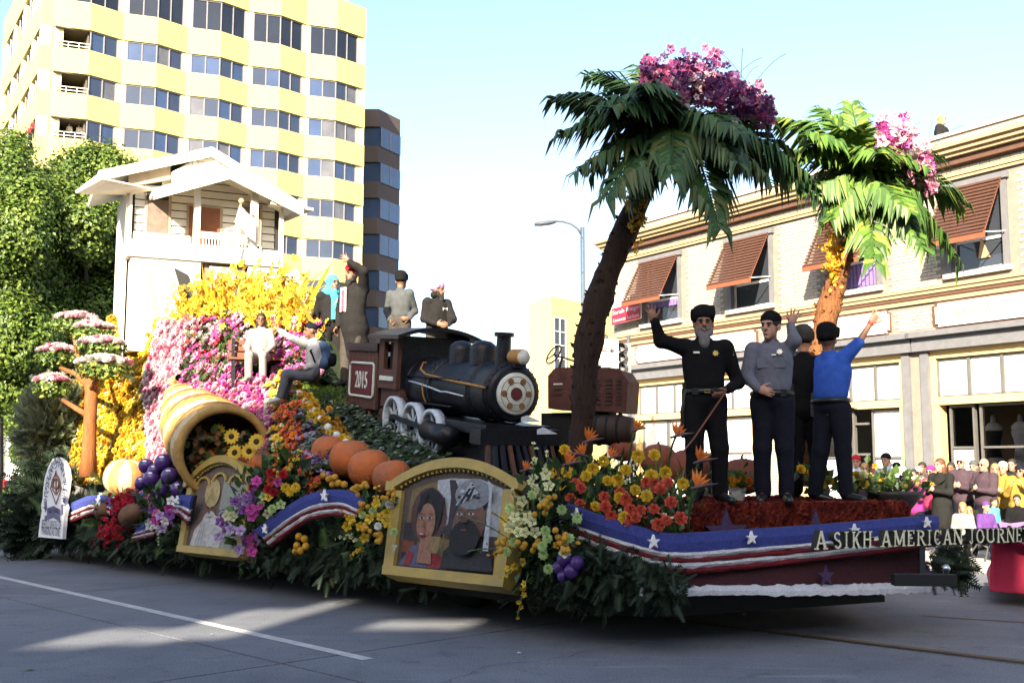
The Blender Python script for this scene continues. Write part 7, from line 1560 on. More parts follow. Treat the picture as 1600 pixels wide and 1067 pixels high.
for px, py, Y, lab, cols in ((1153, 775, 11.6, 'posy of orange roses in a pale pot between the two officers', [c_ora, c_ylo]), (1285, 770, 11.9, 'yellow flowers in dark leaves behind the blue shirted man', [c_ylo, c_yel]), (1345, 770, 12.2, 'leafy yellow bouquet at the edge of the stage near the crowd', [c_yel, c_crm])):
    base = P(px, 787, Y); ps = thing('posy', base, lab, 'posy'); g = G(); g.lathe([(.06, 0), (.09, .16), (.085, .165)], base, Z3, 14); g.build('pot', m_face if px == 1153 else m_pot, ps, True)
    n = 90; p = base + Z3 * .22 + rng.normal(size=(n, 3)) * A3(.10, .07, .07); g = G(); scatter_dir(g, LEAF, p, (p - base) + rng.normal(size=p.shape) * .4, rng.uniform(.07, .15, n), rng.integers(0, 2, n)); g.build('foliage', [leaf_dk, leaf_md], ps)
    for k in range(6): c = base + Z3 * .25 + rng.normal(size=3) * A3(.09, .03, .05) - A3(0, .08, 0); g = G(); scatter(g, ROSE, [c], [(rnd.uniform(-.4, .4), -1, .5)], .06); g.build('rose', cols[k % 2], ps)
# bench on the flower hill
m_bench = mat('bench_wood', (.20, .07, .03), .6, c2=(.12, .045, .02), scale=5, stretch=(1, 8, 8)); bpos = PF(415, 600, 1.75)
bn = thing('park_bench', bpos, 'brown slatted bench with pale legs under the seated children', 'bench'); BU = unit(A3(.96, .28, 0)); BV = A3(-BU[1], BU[0], 0)
for k in range(4): g = G(); g.box(bpos + BV * (.02 + .11 * k) + Z3 * .40, (1.15, .09, .03), 0, BU, BV, Z3); g.build('seat_slat', m_bench, bn)
for k in range(3): g = G(); g.box(bpos + BV * (.46 + .02 * k) + Z3 * (.50 + .10 * k), (1.15, .03, .075), 0, BU, BV, Z3); g.build('back_slat', m_bench, bn)
for u in (-.5, .5):
    for v in (.03, .40): g = G(); g.bar(bpos + BU * u + BV * v - Z3 * .1, bpos + BU * u + BV * v + Z3 * (.39 if v < .2 else .76), .05, .05, 0, BU); g.build('leg', m_iron, bn)
# ------------------------------------------------------------------ street trees, lamp, traffic sign
tree_m = [leafmat('ficus_dark', (.026, .055, .010), (.05, .09, .016), 1.2), leafmat('ficus_mid', (.06, .11, .014), (.11, .17, .024), 1.2), leafmat('ficus_lime', (.12, .18, .025), (.18, .24, .04), 1.2)]
m_tbark = mat('grey_bark', (.055, .048, .042), .9, var=.35, scale=5, bump=.8)
def big_tree(label, px, Y, z0, blobs, n, trunk_px):
    root = thing('street_tree', ground(*trunk_px) if Y is None else A3(P(px, 700, Y)[0], Y, .1), label, 'tree', None)
    base = np.array(root.location)
    cs = np.array([P(x, y + 26, Y + d * 2) for x, y, r, d in blobs]); rs = np.array([r * .86 * Y / FPX for x, y, r, d in blobs])
    wts = rs ** 2 / (rs ** 2).sum(); pts, nrm = [], []
    # clumps on the surfaces of the lobes, then leaves round each clump
    k = n // 55; bi = rng.choice(len(cs), k, p=wts); dv = rng.normal(size=(k, 3)); dv /= np.linalg.norm(dv, axis=1)[:, None]; dv[:, 1] = np.where(rng.random(k) < .75, -np.abs(dv[:, 1]), dv[:, 1])
    cl = cs[bi] + dv * (rs[bi] * rng.uniform(.80, 1.04, k))[:, None] * A3(1, 1, 1.0)
    cr = rng.uniform(.22, .46, k); j = rng.integers(0, k, n); off = rng.normal(size=(n, 3)); off /= np.linalg.norm(off, axis=1)[:, None]
    p = cl[j] + off * (cr[j] * rng.random(n) ** .4)[:, None] * A3(1, 1, 1.15); nn = off * .6 + dv[j] * .6 + Z3 * .35 + rng.normal(size=(n, 3)) * .3
    tone = np.clip((rng.random(n) * .9 + (rng.random(k) * 1.3)[j]).astype(int) + (rng.random(n) < .5), 0, 2)
    g = G(); scatter(g, LEAFQ, p, nn, rng.uniform(.075, .14, n), tone); o = g.build('crown', tree_m, root)
    g = G()
    for c, r in zip(cs, rs): g.ball(c, r * .72, 10, 7)
    g.build('inner_crown', tree_m[1], root)
    g = G(); top = cs.mean(0); m_ = base + Z3 * 2.6; g.tube([base, base + Z3 * 1.4 + A3(.05, 0, 0), m_, m_ * .4 + top * .6], [.28, .22, .2, .1], 9)
    for c in cs[::2]: g.tube([m_, (m_ + c) / 2 + Z3 * .3, c], [.12, .08, .04], 6)
    g.build('trunk', m_tbark, root, True); return root
big_tree('large dense green street tree directly behind the white float house', 140, 31, 0, [(150, 262, 62, 0), (95, 300, 75, .4), (170, 330, 70, -.4), (110, 400, 80, 0), (60, 360, 60, .6), (200, 262, 45, .4), (150, 470, 70, -.3), (80, 500, 70, 0), (205, 340, 50, 0), (120, 250, 48, -.3), (60, 560, 55, .2), (165, 540, 60, .3), (190, 420, 60, .6), (70, 300, 62, -.8), (55, 400, 62, -1.0), (185, 300, 52, -.5), (130, 330, 60, -1.0), (65, 480, 62, -1.0), (212, 285, 50, -.2), (160, 250, 50, -.2), (222, 340, 46, 0), (215, 420, 50, 0)], 105000, None)
big_tree('large dense green street tree cut by the edge of the picture beside the tower', -10, 28, 0, [(10, 260, 62, 0), (-40, 320, 75, 0), (25, 340, 66, -.4), (5, 420, 74, 0), (-30, 500, 80, 0), (30, 500, 60, -.4), (15, 570, 52, 0), (-50, 400, 70, .5), (20, 215, 34, .3), (40, 290, 46, -.3)], 52000, None)
big_tree('shaded far tree seen low between the trunks', 60, 44, 0, [(20, 620, 60, 0), (70, 600, 60, 0), (-30, 640, 60, 0), (110, 640, 60, 0), (40, 680, 40, 0)], 9000, None)
# low planting and seated onlookers in the shade at the far kerb
n = 1800; g = G(); a0, a1 = ground(-40, 806), ground(60, 812); p = a0 + np.outer(rng.random(n), a1 - a0) + rng.normal(size=(n, 3)) * A3(.3, .4, .0) + np.outer(rng.random(n) * .8, Z3); scatter(g, LEAFQ, p, Z3 + rng.normal(size=p.shape), rng.uniform(.1, .2, n), rng.integers(0, 2, n)); o = g.build('kerbside_shrubs', tree_m[:2]); tag(o, 'dark low shrubs along the far kerb under the trees', 'shrubs', kind='stuff')
m_pole = mat('lamp_post_steel', (.06, .07, .085), .5)
sl = thing('street_lamp', A3(P(911, 700, 30)[0], 30, .14), 'slim twin pole street lamp with one curved arm beside the shaded palm', 'street lamp'); x = P(911, 500, 30)[0]; zt = P(911, 355, 30)[2]
g = G(); g.tube([A3(x - .035, 30, .14), A3(x - .035, 30, zt)], .03, 8); g.tube([A3(x + .035, 30, .14), A3(x + .035, 30, zt)], .03, 8)
for q in np.linspace(1, zt - .3, 8): g.box((x, 30, q), (.1, .03, .05))
g.build('pole', m_pole, sl, True)
pts = [P(px, py, 30) for px, py in ((908, 366), (902, 357), (892, 350), (878, 346), (866, 346))]; g = G(); g.tube(pts, .032, 8); g.build('arm', m_pole, sl, True)
g = G(); a, b = P(868, 347, 30), P(835, 351, 30); g.tube([a, a * .75 + b * .25, a * .3 + b * .7, b], [.06, .11, .12, .07], 12, flat=.6); g.build('lamp_head', m_pole, sl, True); g = G(); g.box(P(846, 356, 30), (.34, .14, .03)); g.build('lens', m_face, sl)
ts = thing('traffic_sign', A3(P(952, 700, 27)[0], 27, .14), 'white traffic sign with a red ring and black turn arrow beside the palm trunk', 'traffic sign')
A_, B_ = P(931, 575, 27), P(966, 530, 27); c = (A_ + B_) / 2; wdt = B_[0] - A_[0]; hgt = B_[2] - A_[2]
g = G(); g.box(c, (wdt, .02, hgt)); g.build('plate', m_white, ts); r = wdt * .44
g = G(); g.tube([c + A3(r * math.cos(q), -.014, r * math.sin(q)) for q in np.linspace(0, 6.283, 33)], .022, 6, cap=False, flat=.3); g.bar(c + A3(-r * .7, -.02, r * .7), c + A3(r * .7, -.02, -r * .7), .012, .045, 0, A3(0, 1, 0)); g.build('prohibition_ring', m_red, ts)
g = G(); g.bar(c + A3(-.1, -.014, -.2), c + A3(-.1, -.014, .08), .006, .06, 0, A3(0, 1, 0)); g.bar(c + A3(-.12, -.0135, .07), c + A3(.1, -.0135, .07), .006, .06, 0, A3(0, 1, 0)); g.prism([c + A3(.08, -.018, .15), c + A3(.2, -.018, .07), c + A3(.08, -.018, -.01)], A3(0, .006, 0)); g.build('arrow', m_blk, ts)
g = G(); g.tube([A3(c[0], 27.04, .14), A3(c[0], 27.04, B_[2] + .1)], .035, 8); g.build('post', m_pole, ts)
sb_ = thing('traffic_signal', A3(P(979, 700, 27.4)[0], 27.4, .14), 'grey traffic signal seen edge on between the sign and the shopfront', 'traffic signal'); x = P(977, 560, 27.4)
g = G(); g.box(x, (.26, .3, .75)); g.build('signal_head', m_grey, sb_)
for k in range(3): g = G(); g.lathe([(.11, 0), (.115, .22)], x + A3(-.05, -.15, .25 - .25 * k), unit(A3(-.5, -1, 0)), 12, cap=False); g.build('visor', m_grey, sb_)
g = G(); g.tube([A3(x[0] + .1, 27.5, .14), A3(x[0] + .1, 27.5, x[2] + .6)], .05, 8); g.build('post', m_pole, sb_)
# leaves and scraps on the road
for px, py, lab in ((1088, 985, 'dry brown leaf lying on the shaded road near the tar line'), (1160, 962, 'small pale scrap of paper on the road in front of the float'), (330, 992, 'white scrap of paper in the sunlit patch of road'), (815, 1021, 'tiny white petal on the bare road'), (48, 1048, 'fresh green leaf sprig on the worn road')):
    c = ground(px, py) + Z3 * .012; g = G(); scatter(g, LEAF, [c], [(rnd.uniform(-.2, .2), rnd.uniform(-.2, .2), 1)], .10 if 'leaf' in lab else .05, 0); o = g.build('road_litter', mat('dry_leaf', (.10, .06, .03)) if 'dry' in lab else (leaf_md if 'green' in lab else m_white)); tag(o, lab, 'litter')

# ================================================================== people
k_blk = cloth('cloth_black', (.008, .008, .009)); k_navy = cloth('cloth_navy', (.010, .011, .018)); k_grey = cloth('uniform_grey_blue', (.11, .115, .145)); k_blu = cloth('shirt_blue', (.032, .085, .36)); k_boot = mat('boot_black', (.012, .012, .012), .3)
k_dkg = cloth('coat_dark_grey', (.017, .016, .016)); k_brn = cloth('trousers_brown_grey', (.055, .046, .04)); k_tur = cloth('turquoise_silk', (.06, .42, .52)); k_whi = cloth('cloth_white', (.46, .44, .41)); k_red = cloth('turban_red', (.36, .02, .03)); k_pnk = mat('turban_pink', (.44, .10, .36), .8, c2=(.62, .40, .58), scale=25); k_gsh = cloth('shirt_grey', (.065, .07, .073)); k_jn = cloth('trousers_grey', (.10, .105, .12))
leather = mat('belt_leather', (.012, .012, .012), .35); steel = mat('badge_metal', (.55, .53, .48), .3, metal=1); gold_ = mat('badge_gold', (.45, .33, .10), .35, metal=1); m_band = mat('red_band', (.50, .05, .03), .6)
def badge(par, c, n, r, m, name='badge', st=True):
    g = G(); n = unit(n); u = unit(np.cross(Z3, n)); v = np.cross(n, u)
    if st: g.prism([c + n * .012 + (u * math.cos(a) + v * math.sin(a)) * (r if k % 2 == 0 else r * .6) for k, a in enumerate(np.linspace(0, 2 * math.pi, 15)[:-1])], -n * .014)
    else: g.box(c, (r * 2, .012, r * .6), 0, u, n, v)
    g.build(name, m, par)
def collar(par, J, H, Ax, m):
    g = G(); nk = J['neck'] - Z3 * .012 * H
    for s in (-1, 1):
        a, b, c_ = nk + Ax @ A3(s * .008, -.046, .0) * H, nk + Ax @ A3(s * .044, -.020, .026) * H, nk + Ax @ A3(s * .036, -.058, -.022) * H
        g.prism([a, b, c_], Ax @ A3(0, .006, .0) * H)
    g.build('collar', m, par)
def epaulette(par, J, H, Ax, m):
    for s in 'RL': g = G(); d = unit(J['s' + s] - J['neck']); a = J['s' + s] * .55 + J['neck'] * .45 + Z3 * .016 * H; b = J['s' + s] + Z3 * .036 * H; g.bar(a, b, .03 * H, .008 * H); g.build('epaulette', m, par)
def holster(par, J, H, Ax, side):
    p = J['hip'] + Ax @ A3(side * .102, .0, .035) * H; g = G(); g.box(p - Z3 * .03 * H, (.028 * H, .05 * H, .10 * H), 0, Ax[:, 0], Ax[:, 1], Z3); g.box(p + Z3 * .035 * H, (.022 * H, .04 * H, .04 * H), 0, Ax[:, 0], Ax[:, 1], Z3); g.build('holster', leather, par)
def pouches(par, J, H, Ax, xs):
    for x in xs: p = J['waist'] + Ax @ A3(x, -.07 * math.sqrt(max(0, 1 - (x / .1) ** 2)) - .012, -.045) * H; g = G(); g.box(p, (.032 * H, .02 * H, .036 * H), 0, Ax[:, 0], Ax[:, 1], Z3); g.build('belt_pouch', leather, par)
def wristband(par, J, s, m): d = J['t' + s] - J['w' + s]; c = J['w' + s] + d * .02; g = G(); g.tube([c - d * .08, c + d * .08], .036, 12); g.build('wristband', m, par, True)
GO = 'waving people on the front stage'
r_, J, H, Ax, Hx = person(1104, 785, 10.8, 300, 'bearded officer in black uniform and black turban waving with an open palm', dict(sR=(-.105, 0, .805), eR=(-.225, -.02, .835), wR=(-.262, -.05, .935), tR=(-.29, -.05, 1.03), sL=(.112, 0, .80), eL=(.182, .02, .62), wL=(.10, -.085, .575), tL=(.055, -.105, .545), hip=(.0, 0, .53), aR=(-.055, .01, .045), fR=(-.085, -.07, .018), aL=(.075, .01, .045), fL=(.105, -.07, .018), kR=(-.06, -.01, .285), kL=(.068, -.012, .285)), shirt=k_blk, trousers=k_blk, shoes=k_boot, head=('turban', k_blk), beard=(m_beardg, .05), belt=leather, wave='R', voxel=.0105, bulk=1.10, look=-.1, nod=-.05, group=GO)
collar(r_, J, H, Ax, k_blk); epaulette(r_, J, H, Ax, k_blk); holster(r_, J, H, Ax, -1); pouches(r_, J, H, Ax, (-.06, .05)); wristband(r_, J, 'R', m_band)
badge(r_, J['chest'] + Ax @ A3(.048, -.078, .03) * H, A3(0, -1, .1), .034, gold_); badge(r_, J['chest'] + Ax @ A3(-.05, -.078, .035) * H, A3(0, -1, .1), .03, steel, 'name_plate', False); badge(r_, J['sL'] + A3(.042, -.015, -.03) * H, A3(1, -.5, 0), .05, gold_, 'shoulder_patch')
g = G(); pts = [J['hip'] + Ax @ A3(-.10, -.03, .05) * H, J['hip'] + Ax @ A3(-.125, -.04, -.06) * H, J['hip'] + Ax @ A3(-.12, -.03, -.2) * H]; g.tube(pts, .010, 5, flat=2); g.build('strap', leather, r_)
g = G(); g.tube([J['wL'] + A3(-.02, -.05, -.02), P(1084, 685, 10.6), P(1062, 712, 10.5)], .008, 5); g.build('staff', mat('reed', (.20, .07, .04)), r_)
r_, J, H, Ax, Hx = person(1211, 785, 11.0, 295, 'smiling officer in grey uniform shirt and dark knit cap waving behind her shoulder', dict(sR=(-.095, -.01, .80), eR=(-.14, -.03, .655), wR=(-.095, -.085, .59), tR=(-.05, -.11, .575), sL=(.085, .02, .80), eL=(.118, -.04, .845), wL=(.102, -.02, .935), tL=(.135, -.02, 1.005), head=(-.005, -.02, .925)), psi=-.25, shirt=k_grey, trousers=k_navy, shoes=k_boot, head=[('beanie', k_blk)], hair=(m_hair, 'short'), belt=leather, wave='L', voxel=.0105, bulk=1.12, look=-.45, skin=mat('skin_tan', (.36, .19, .13), .5, var=.08, scale=9), group=GO)
collar(r_, J, H, Ax, k_grey); holster(r_, J, H, Ax, 1); pouches(r_, J, H, Ax, (-.08, -.03, .06)); badge(r_, J['chest'] + Ax @ A3(.045, -.083, .05) * H, A3(-.2, -1, .1), .034, steel); badge(r_, J['chest'] + Ax @ A3(.015, -.085, .035) * H, A3(-.2, -1, .1), .02, steel, 'name_plate', False)
for s in (-.045, .045): g = G(); g.box(J['chest'] + Ax @ A3(s, -.078, -.005) * H, (.055 * H, .01, .055 * H), 0, Ax[:, 0], Ax[:, 1], Z3); g.build('breast_pocket', k_grey, r_)
r_, J, H, Ax, Hx = person(1303, 783, 11.6, 272, 'man in bright blue short sleeved shirt turned away and waving high', dict(sL=(-.02, .06, .80), sR=(.07, -.03, .81), eR=(.155, -.05, .90), wR=(.225, -.06, 1.01), tR=(.28, -.06, 1.09), eL=(.05, .16, .68), wL=(.115, .10, .555), tL=(.14, .06, .52), chest=(.02, .01, .735), hR=(.04, -.035, .52), kR=(.05, -.05, .285), aR=(.055, -.04, .045), fR=(.115, -.10, .018), hL=(-.02, .035, .52), kL=(-.06, .03, .285), aL=(-.095, .05, .045), fL=(-.03, .03, .018), head=(-.005, .0, .92), neck=(.0, .01, .838)), psi=2.35, shirt=k_blu, sleeves='short', trousers=k_navy, shoes=k_boot, head=('turban', k_blk), belt=leather, wave='R', voxel=.0105, bulk=1.12, look=.2, group=GO)
wristband(r_, J, 'R', m_band); holster(r_, J, H, Ax, 1)
person(1262, 778, 12.15, 262, 'figure in dark clothes almost hidden between the grey officer and the palm', dict(eR=(-.13, -.02, .68), wR=(-.10, .06, .58), tR=(-.08, .08, .55), eL=(.16, -.06, .72), wL=(.12, .05, .62), tL=(.09, .08, .6)), psi=2.9, coat=k_blk, trousers=k_blk, shoes=k_boot, head=('turban', k_blk), voxel=.02, group=GO)
# people by the house and the engine
r_, J, H, Ax, Hx = person(549, 604, 16.9, 192, 'man in long charcoal coat and red turban waving with his hand above his brow', dict(sR=(-.06, .0, .80), sL=(.09, -.02, .80), eL=(.105, -.14, .93), wL=(-.01, -.16, 1.0), tL=(-.065, -.16, 1.06), eR=(-.11, .05, .64), wR=(-.12, 0, .50), aR=(-.05, 0, .045), fR=(-.10, -.06, .018), aL=(.03, .03, .045), fL=(-.01, -.05, .018)), psi=-.5, coat=k_dkg, trousers=k_brn, shoes=k_boot, head=('turban', k_red), beard=(m_beardk, .02), wave='L', voxel=.014, bulk=1.1, look=-.4, group='people standing beside the engine tender',
    extra=lambda J, H, Ax: [('c', J['waist'], J['hip'] + Ax @ A3(.015, .02, -.06) * H, .10 * H, .115 * H), ('c', J['hip'], J['hip'] + Ax @ A3(.03, .045, -.25) * H, .10 * H, .105 * H)])
g = G(); g.box(J['chest'] + Ax @ A3(-.02, -.105, -.03) * H, (.06 * H, .02, .2 * H), 0, Ax[:, 0], Ax[:, 1], Z3); g.build('shirt_front', k_whi, r_); g = G(); g.box(J['chest'] + Ax @ A3(-.02, -.117, -.04) * H, (.022 * H, .012, .17 * H), 0, Ax[:, 0], Ax[:, 1], Z3); g.build('tie', cloth('tie_rose', (.4, .08, .12)), r_)
r_, J, H, Ax, Hx = person(517, 600, 17.3, 172, 'woman with a turquoise headscarf and tunic under a dark grey jacket', dict(eR=(-.15, .02, .63), wR=(-.13, -.02, .49), eL=(.14, .02, .63), wL=(.12, -.05, .5)), psi=.45, coat=k_dkg, trousers=k_dkg, shoes=k_boot, head=('scarf', k_tur), hair=(m_hair, 'short'), voxel=.014, look=.3, group='people standing beside the engine tender')
g = G(); g.prism([J['neck'] + Ax @ A3(-.03, -.085, -.03) * H, J['neck'] + Ax @ A3(.03, -.085, -.03) * H, J['hip'] + Ax @ A3(.045, -.12, .05) * H, J['hip'] + Ax @ A3(-.04, -.12, .05) * H], Ax @ A3(0, .03, 0)); g.build('tunic', k_tur, r_)
person(624, 590, 17.6, 165, 'man in grey shirt and black turban seen from behind above the engine cab', dict(eR=(.135, .03, .64), wR=(.10, -.10, .56), tR=(.06, -.12, .55), eL=(-.13, .05, .65), wL=(-.10, -.02, .55), tL=(-.06, -.04, .52)), psi=2.7, shirt=k_gsh, trousers=k_brn, shoes=k_boot, head=('turban', k_blk), beard=(m_beardk, .02), voxel=.014, bulk=1.15, look=.5, group='people standing behind the engine cab')
r_, J, H, Ax, Hx = person(682, 604, 16.9, 165, 'bearded man in black hooded jacket and pink patterned turban leaning on the cab roof', dict(eR=(-.12, -.06, .64), wR=(.0, -.16, .58), tR=(.07, -.18, .57), eL=(.15, -.02, .64), wL=(.12, -.14, .58), tL=(.08, -.18, .56), head=(.01, -.02, .92)), psi=.55, coat=k_dkg, trousers=k_brn, shoes=k_boot, head=[('turban', k_pnk), ('hood', k_dkg)], beard=(m_beardk, .04), voxel=.014, bulk=1.15, look=.75, group='people standing behind the engine cab')
g = G(); put_text(g, 'M', J['chest'] + Ax @ A3(.04, -.095, .0) * H, Ax[:, 0], Z3, height=.028 * H, width=.05 * H); g.build('jacket_print', k_whi, r_)
k_wh2 = cloth('tunic_white', (.24, .225, .21))
# seated children
sit = lambda dx=0, kn=-.22: dict(hip=(0, .0, .33), waist=(0, .005, .42), chest=(0, .0, .54), neck=(0, 0, .645), head=(0, -.015, .735), sR=(-.10, 0, .60), sL=(.10, 0, .60), eR=(-.135, -.02, .45), eL=(.135, -.02, .45), wR=(-.09, -.14, .37), wL=(.09, -.14, .37), tR=(-.06, -.20, .35), tL=(.06, -.20, .35), hR=(-.05, 0, .32), hL=(.05, 0, .32), kR=(-.075, -.21, .33), kL=(.075, -.21, .33), aR=(-.08, -.20, .10), aL=(.08, -.20, .10), fR=(-.085, -.28, .07), fL=(.085, -.28, .07))
s1 = sit(); s1.update(eR=(-.15, .0, .44), wR=(-.11, -.10, .36)); H0 = 1.45
BS = bpos + BU * -.12 + A3(.05, -.08, -.06)
person(0, 0, BS[1], 1.45 * FPX / BS[1], 'seated girl in a white tunic with dark hair in a ponytail', s1, shirt=k_wh2, trousers=k_wh2, shoes=k_wh2, hair=(m_hair, 'long'), voxel=.012, look=.15, base=BS, skin=m_skin, group='children seated on the flower hill', bulk=1.02)
s2 = sit(); s2.update(eR=(-.20, -.06, .66), wR=(-.33, -.04, .74), tR=(-.40, -.04, .79), sR=(-.09, -.02, .61), sL=(.06, .04, .60), eL=(.08, -.02, .44), wL=(-.06, -.09, .37), tL=(-.11, -.11, .36), hR=(-.03, -.04, .30), hL=(.0, .05, .30), kR=(-.24, -.10, .31), kL=(-.22, -.0, .32), aR=(-.29, -.10, .09), aL=(-.27, .0, .09), fR=(-.37, -.12, .05), fL=(-.35, -.02, .05), head=(-.03, -.01, .735))
B2 = P(488, 636, 15.75)
r_, J, H, Ax, Hx = person(0, 0, B2[1], 1.5 * FPX / B2[1], 'boy in white shirt, navy head cover and backpack reaching towards the girl', s2, psi=-1.1, shirt=k_whi, trousers=k_jn, shoes=k_whi, head=('patka', k_navy), voxel=.014, look=-.1, base=B2, group='children seated on the flower hill')
pk_ = J['chest'] + A3(.17, .06, -.05); v, f = sdf_mesh([('c', pk_ + A3(-.03, -.07, -.12), pk_ + A3(-.02, .07, .12), .09, .08), ('c', pk_ + A3(-.02, .07, -.12), pk_ + A3(-.03, -.07, .12), .09, .08)], .014, .06, .012); bp = G().addarr(v, f, 0).build('backpack', cloth('pack_blue', (.07, .11, .19)), r_, True); v, f = sdf_mesh([('c', pk_ + A3(.09, -.04, -.10), pk_ + A3(.09, .05, -.02), .07, .06)], .014, .04, .01); G().addarr(v, f, 0).build('pack_pocket', k_blk, bp, True)
g = G(); g.tube([J['sL'] + A3(.06, -.06, .05), J['chest'] + A3(-.02, -.13, .0), J['waist'] + A3(.05, -.13, .0)], .03, 6, flat=.4); g.build('pack_strap', k_navy, r_)
# watcher on the roof
Br = W(WS(1432, 190)[0], 8.26, -.9)
person(0, 0, Br[1], 1.55 * FPX / Br[1], 'roof watcher with curly light hair and dark jacket seen from behind on the parapet', dict(), psi=.9, coat=k_dkg, trousers=k_jn, hair=(m_hairb, 'long'), voxel=.02, base=Br - Z3 * .35, skin=m_skin2, bulk=1.3)
# office workers on the tower balconies
for t, e, z, lab, m in ((1.9, -.9, 29.4, 'tiny figure in white on the tower balcony behind the rail', k_whi), (2.7, -.8, 29.4, 'second tiny figure in white leaning on the tower balcony rail', k_whi)):
    z = rows[3][0]; Bq = T(val[0] + t, z, e); person(0, 0, Bq[1], 1.75 * FPX / Bq[1], lab, dict(), shirt=m, trousers=k_navy, hair=(m_hair, 'short'), voxel=.05, base=Bq, folds=0, group='onlookers on the tower balcony', skin=m_skin2)
for t, lab in ((1.8, 'tiny figure in red on the side balcony of the tower'), (3.2, 'second tiny figure in red on the side balcony of the tower')):
    Bq = TL(t, rows[3][0], .0); person(0, 0, Bq[1], 1.7 * FPX / Bq[1], lab, dict(), shirt=k_red, trousers=k_navy, hair=(m_hair, 'short'), voxel=.05, base=Bq, folds=0, group='onlookers on the side balcony', skin=m_skin2)
# ------------------------------------------------------------------ crowd on the pavement at the right
m_fuch = cloth('jacket_fuchsia', (.26, .03, .15)); m_mauve = cloth('jacket_mauve', (.055, .036, .046)); m_ochre = cloth('jacket_ochre', (.26, .17, .035)); m_olive = cloth('coat_olive', (.016, .016, .015)); m_lav = cloth('cloth_lavender', (.22, .15, .32)); m_aqua = cloth('cloth_aqua', (.08, .26, .34)); m_pale = cloth('coat_pale_blue', (.40, .43, .50)); m_flor = mat('floral_cloth', (.66, .60, .58), .8, c2=(.55, .18, .28), scale=16); m_phone = mat('phone_black', (.015, .015, .017), .3); m_chair = cloth('chair_purple', (.10, .04, .17)); m_steel2 = mat('chair_steel', (.08, .08, .085), .4); m_crim = mat('blanket_crimson', (.48, .03, .08), .85, var=.15, scale=2, bump=.4)
ph = dict(eR=(-.13, -.10, .66), wR=(-.06, -.20, .77), tR=(-.03, -.22, .84), eL=(.13, -.10, .66), wL=(.06, -.20, .77), tL=(.03, -.22, .84))
ch = dict(eR=(-.14, -.05, .64), wR=(-.04, -.17, .66), tR=(.01, -.19, .69), eL=(.14, -.05, .64), wL=(.04, -.17, .66), tL=(-.01, -.19, .69))
def phone(par, J, H): c = (J['tR'] + J['tL']) / 2 + Z3 * .01 * H; g = G(); g.box(c, (.15, .012, .075)); g.build('phone', m_phone, par)
def stand(px, ytop, Y, label, Hm=1.68, **kw):
    zt = P(px, ytop, Y)[2]; Hm = Hm or (zt - .14); pose = kw.pop('pose', {}); ang = kw.get('psi', 0); pose = {k: rot2(np.array(v), ang) for k, v in pose.items()}
    B = P(px, 700, Y); B = A3(B[0], Y, max(.14, min(.6, zt - Hm))) ; B[2] = .14; Hm = zt - .14
    return person(0, 0, Y, Hm * FPX / Y, label, pose, base=B, voxel=kw.pop('voxel', .02), group='spectators on the pavement', **kw)
r = stand(1427, 733, 18.3, 'short woman in quilted fuchsia jacket and sunglasses holding up a camera', pose=ph, psi=-.9, coat=m_fuch, trousers=k_navy, shoes=k_boot, hair=(m_hair, 'short'), head=[('glasses', k_blk)], skin=m_skin2, bulk=1.15, look=0); phone(r[0], r[1], r[2])
r = stand(1468, 716, 18.2, 'woman with long chestnut hair in a long dark coat looking at her phone', pose=ch, psi=-1.0, coat=m_olive, trousers=k_navy, shoes=k_boot, hair=(m_hairr, 'long'), skin=m_skin2, look=-.1, extra=lambda J, H, Ax: [('c', J['hip'], J['hip'] - Z3 * .2 * H, .105 * H, .115 * H)]); phone(r[0], r[1], r[2])
r = stand(1501, 712, 19.4, 'man in white cap and dark jacket standing before the shop window', pose=ch, psi=-.7, coat=m_mauve, trousers=k_navy, shoes=k_boot, head=[('cap', k_whi), ('glasses', k_blk)], skin=m_skin2)
r = stand(1537, 716, 18.8, 'bald man in mauve zip jacket and sunglasses looking down at his phone', pose=ch, psi=-1.1, coat=m_mauve, trousers=k_navy, shoes=k_boot, head=[('glasses', k_blk)], skin=m_skin2, bulk=1.25); phone(r[0], r[1], r[2])
r = stand(1566, 722, 19.2, 'person in ochre coat behind the bald man', pose=ch, psi=-.8, coat=m_ochre, trousers=k_brn, shoes=k_boot, head=[('beanie', k_whi)], skin=m_skin2, bulk=1.2)
r = stand(1591, 726, 18.4, 'person in yellow ochre coat and dark cap with sunglasses at the picture edge', pose=ph, psi=-.6, coat=m_ochre, trousers=k_brn, shoes=k_boot, head=[('cap', k_navy), ('glasses', k_blk)], skin=m_skin2, bulk=1.25)
r = stand(1384, 709, 20.2, 'person in blue knit hat and pale hooded coat beside the shop door', pose=ph, psi=-.8, coat=m_pale, trousers=k_navy, shoes=k_boot, head=[('beanie', k_navy), ('hood', m_pale)], skin=m_skin2)
r = stand(1350, 723, 20.6, 'person with short fair hair in a white and pink floral top', pose=ch, psi=-.3, shirt=m_flor, trousers=k_navy, shoes=k_boot, hair=(m_hairb, 'short'), skin=m_skin2)
r = stand(1337, 712, 21.2, 'person in crimson hat beside the shop entry', psi=-.4, coat=m_pale, trousers=k_navy, shoes=k_boot, head=[('beanie', k_red)], skin=m_skin2)
r = stand(1374, 738, 18.8, 'small child in patterned jacket in front of the pale hooded coat', pose=ph, psi=-.5, coat=m_flor, trousers=k_navy, shoes=k_boot, hair=(m_hair, 'short'), skin=m_skin2)
r = stand(1453, 728, 19.7, 'woman in crimson hat and sunglasses peeking over the fuchsia jacket', pose=ph, psi=-.8, coat=m_crim, trousers=k_navy, shoes=k_boot, head=[('beanie', m_fuch), ('glasses', k_blk)], skin=m_skin2)
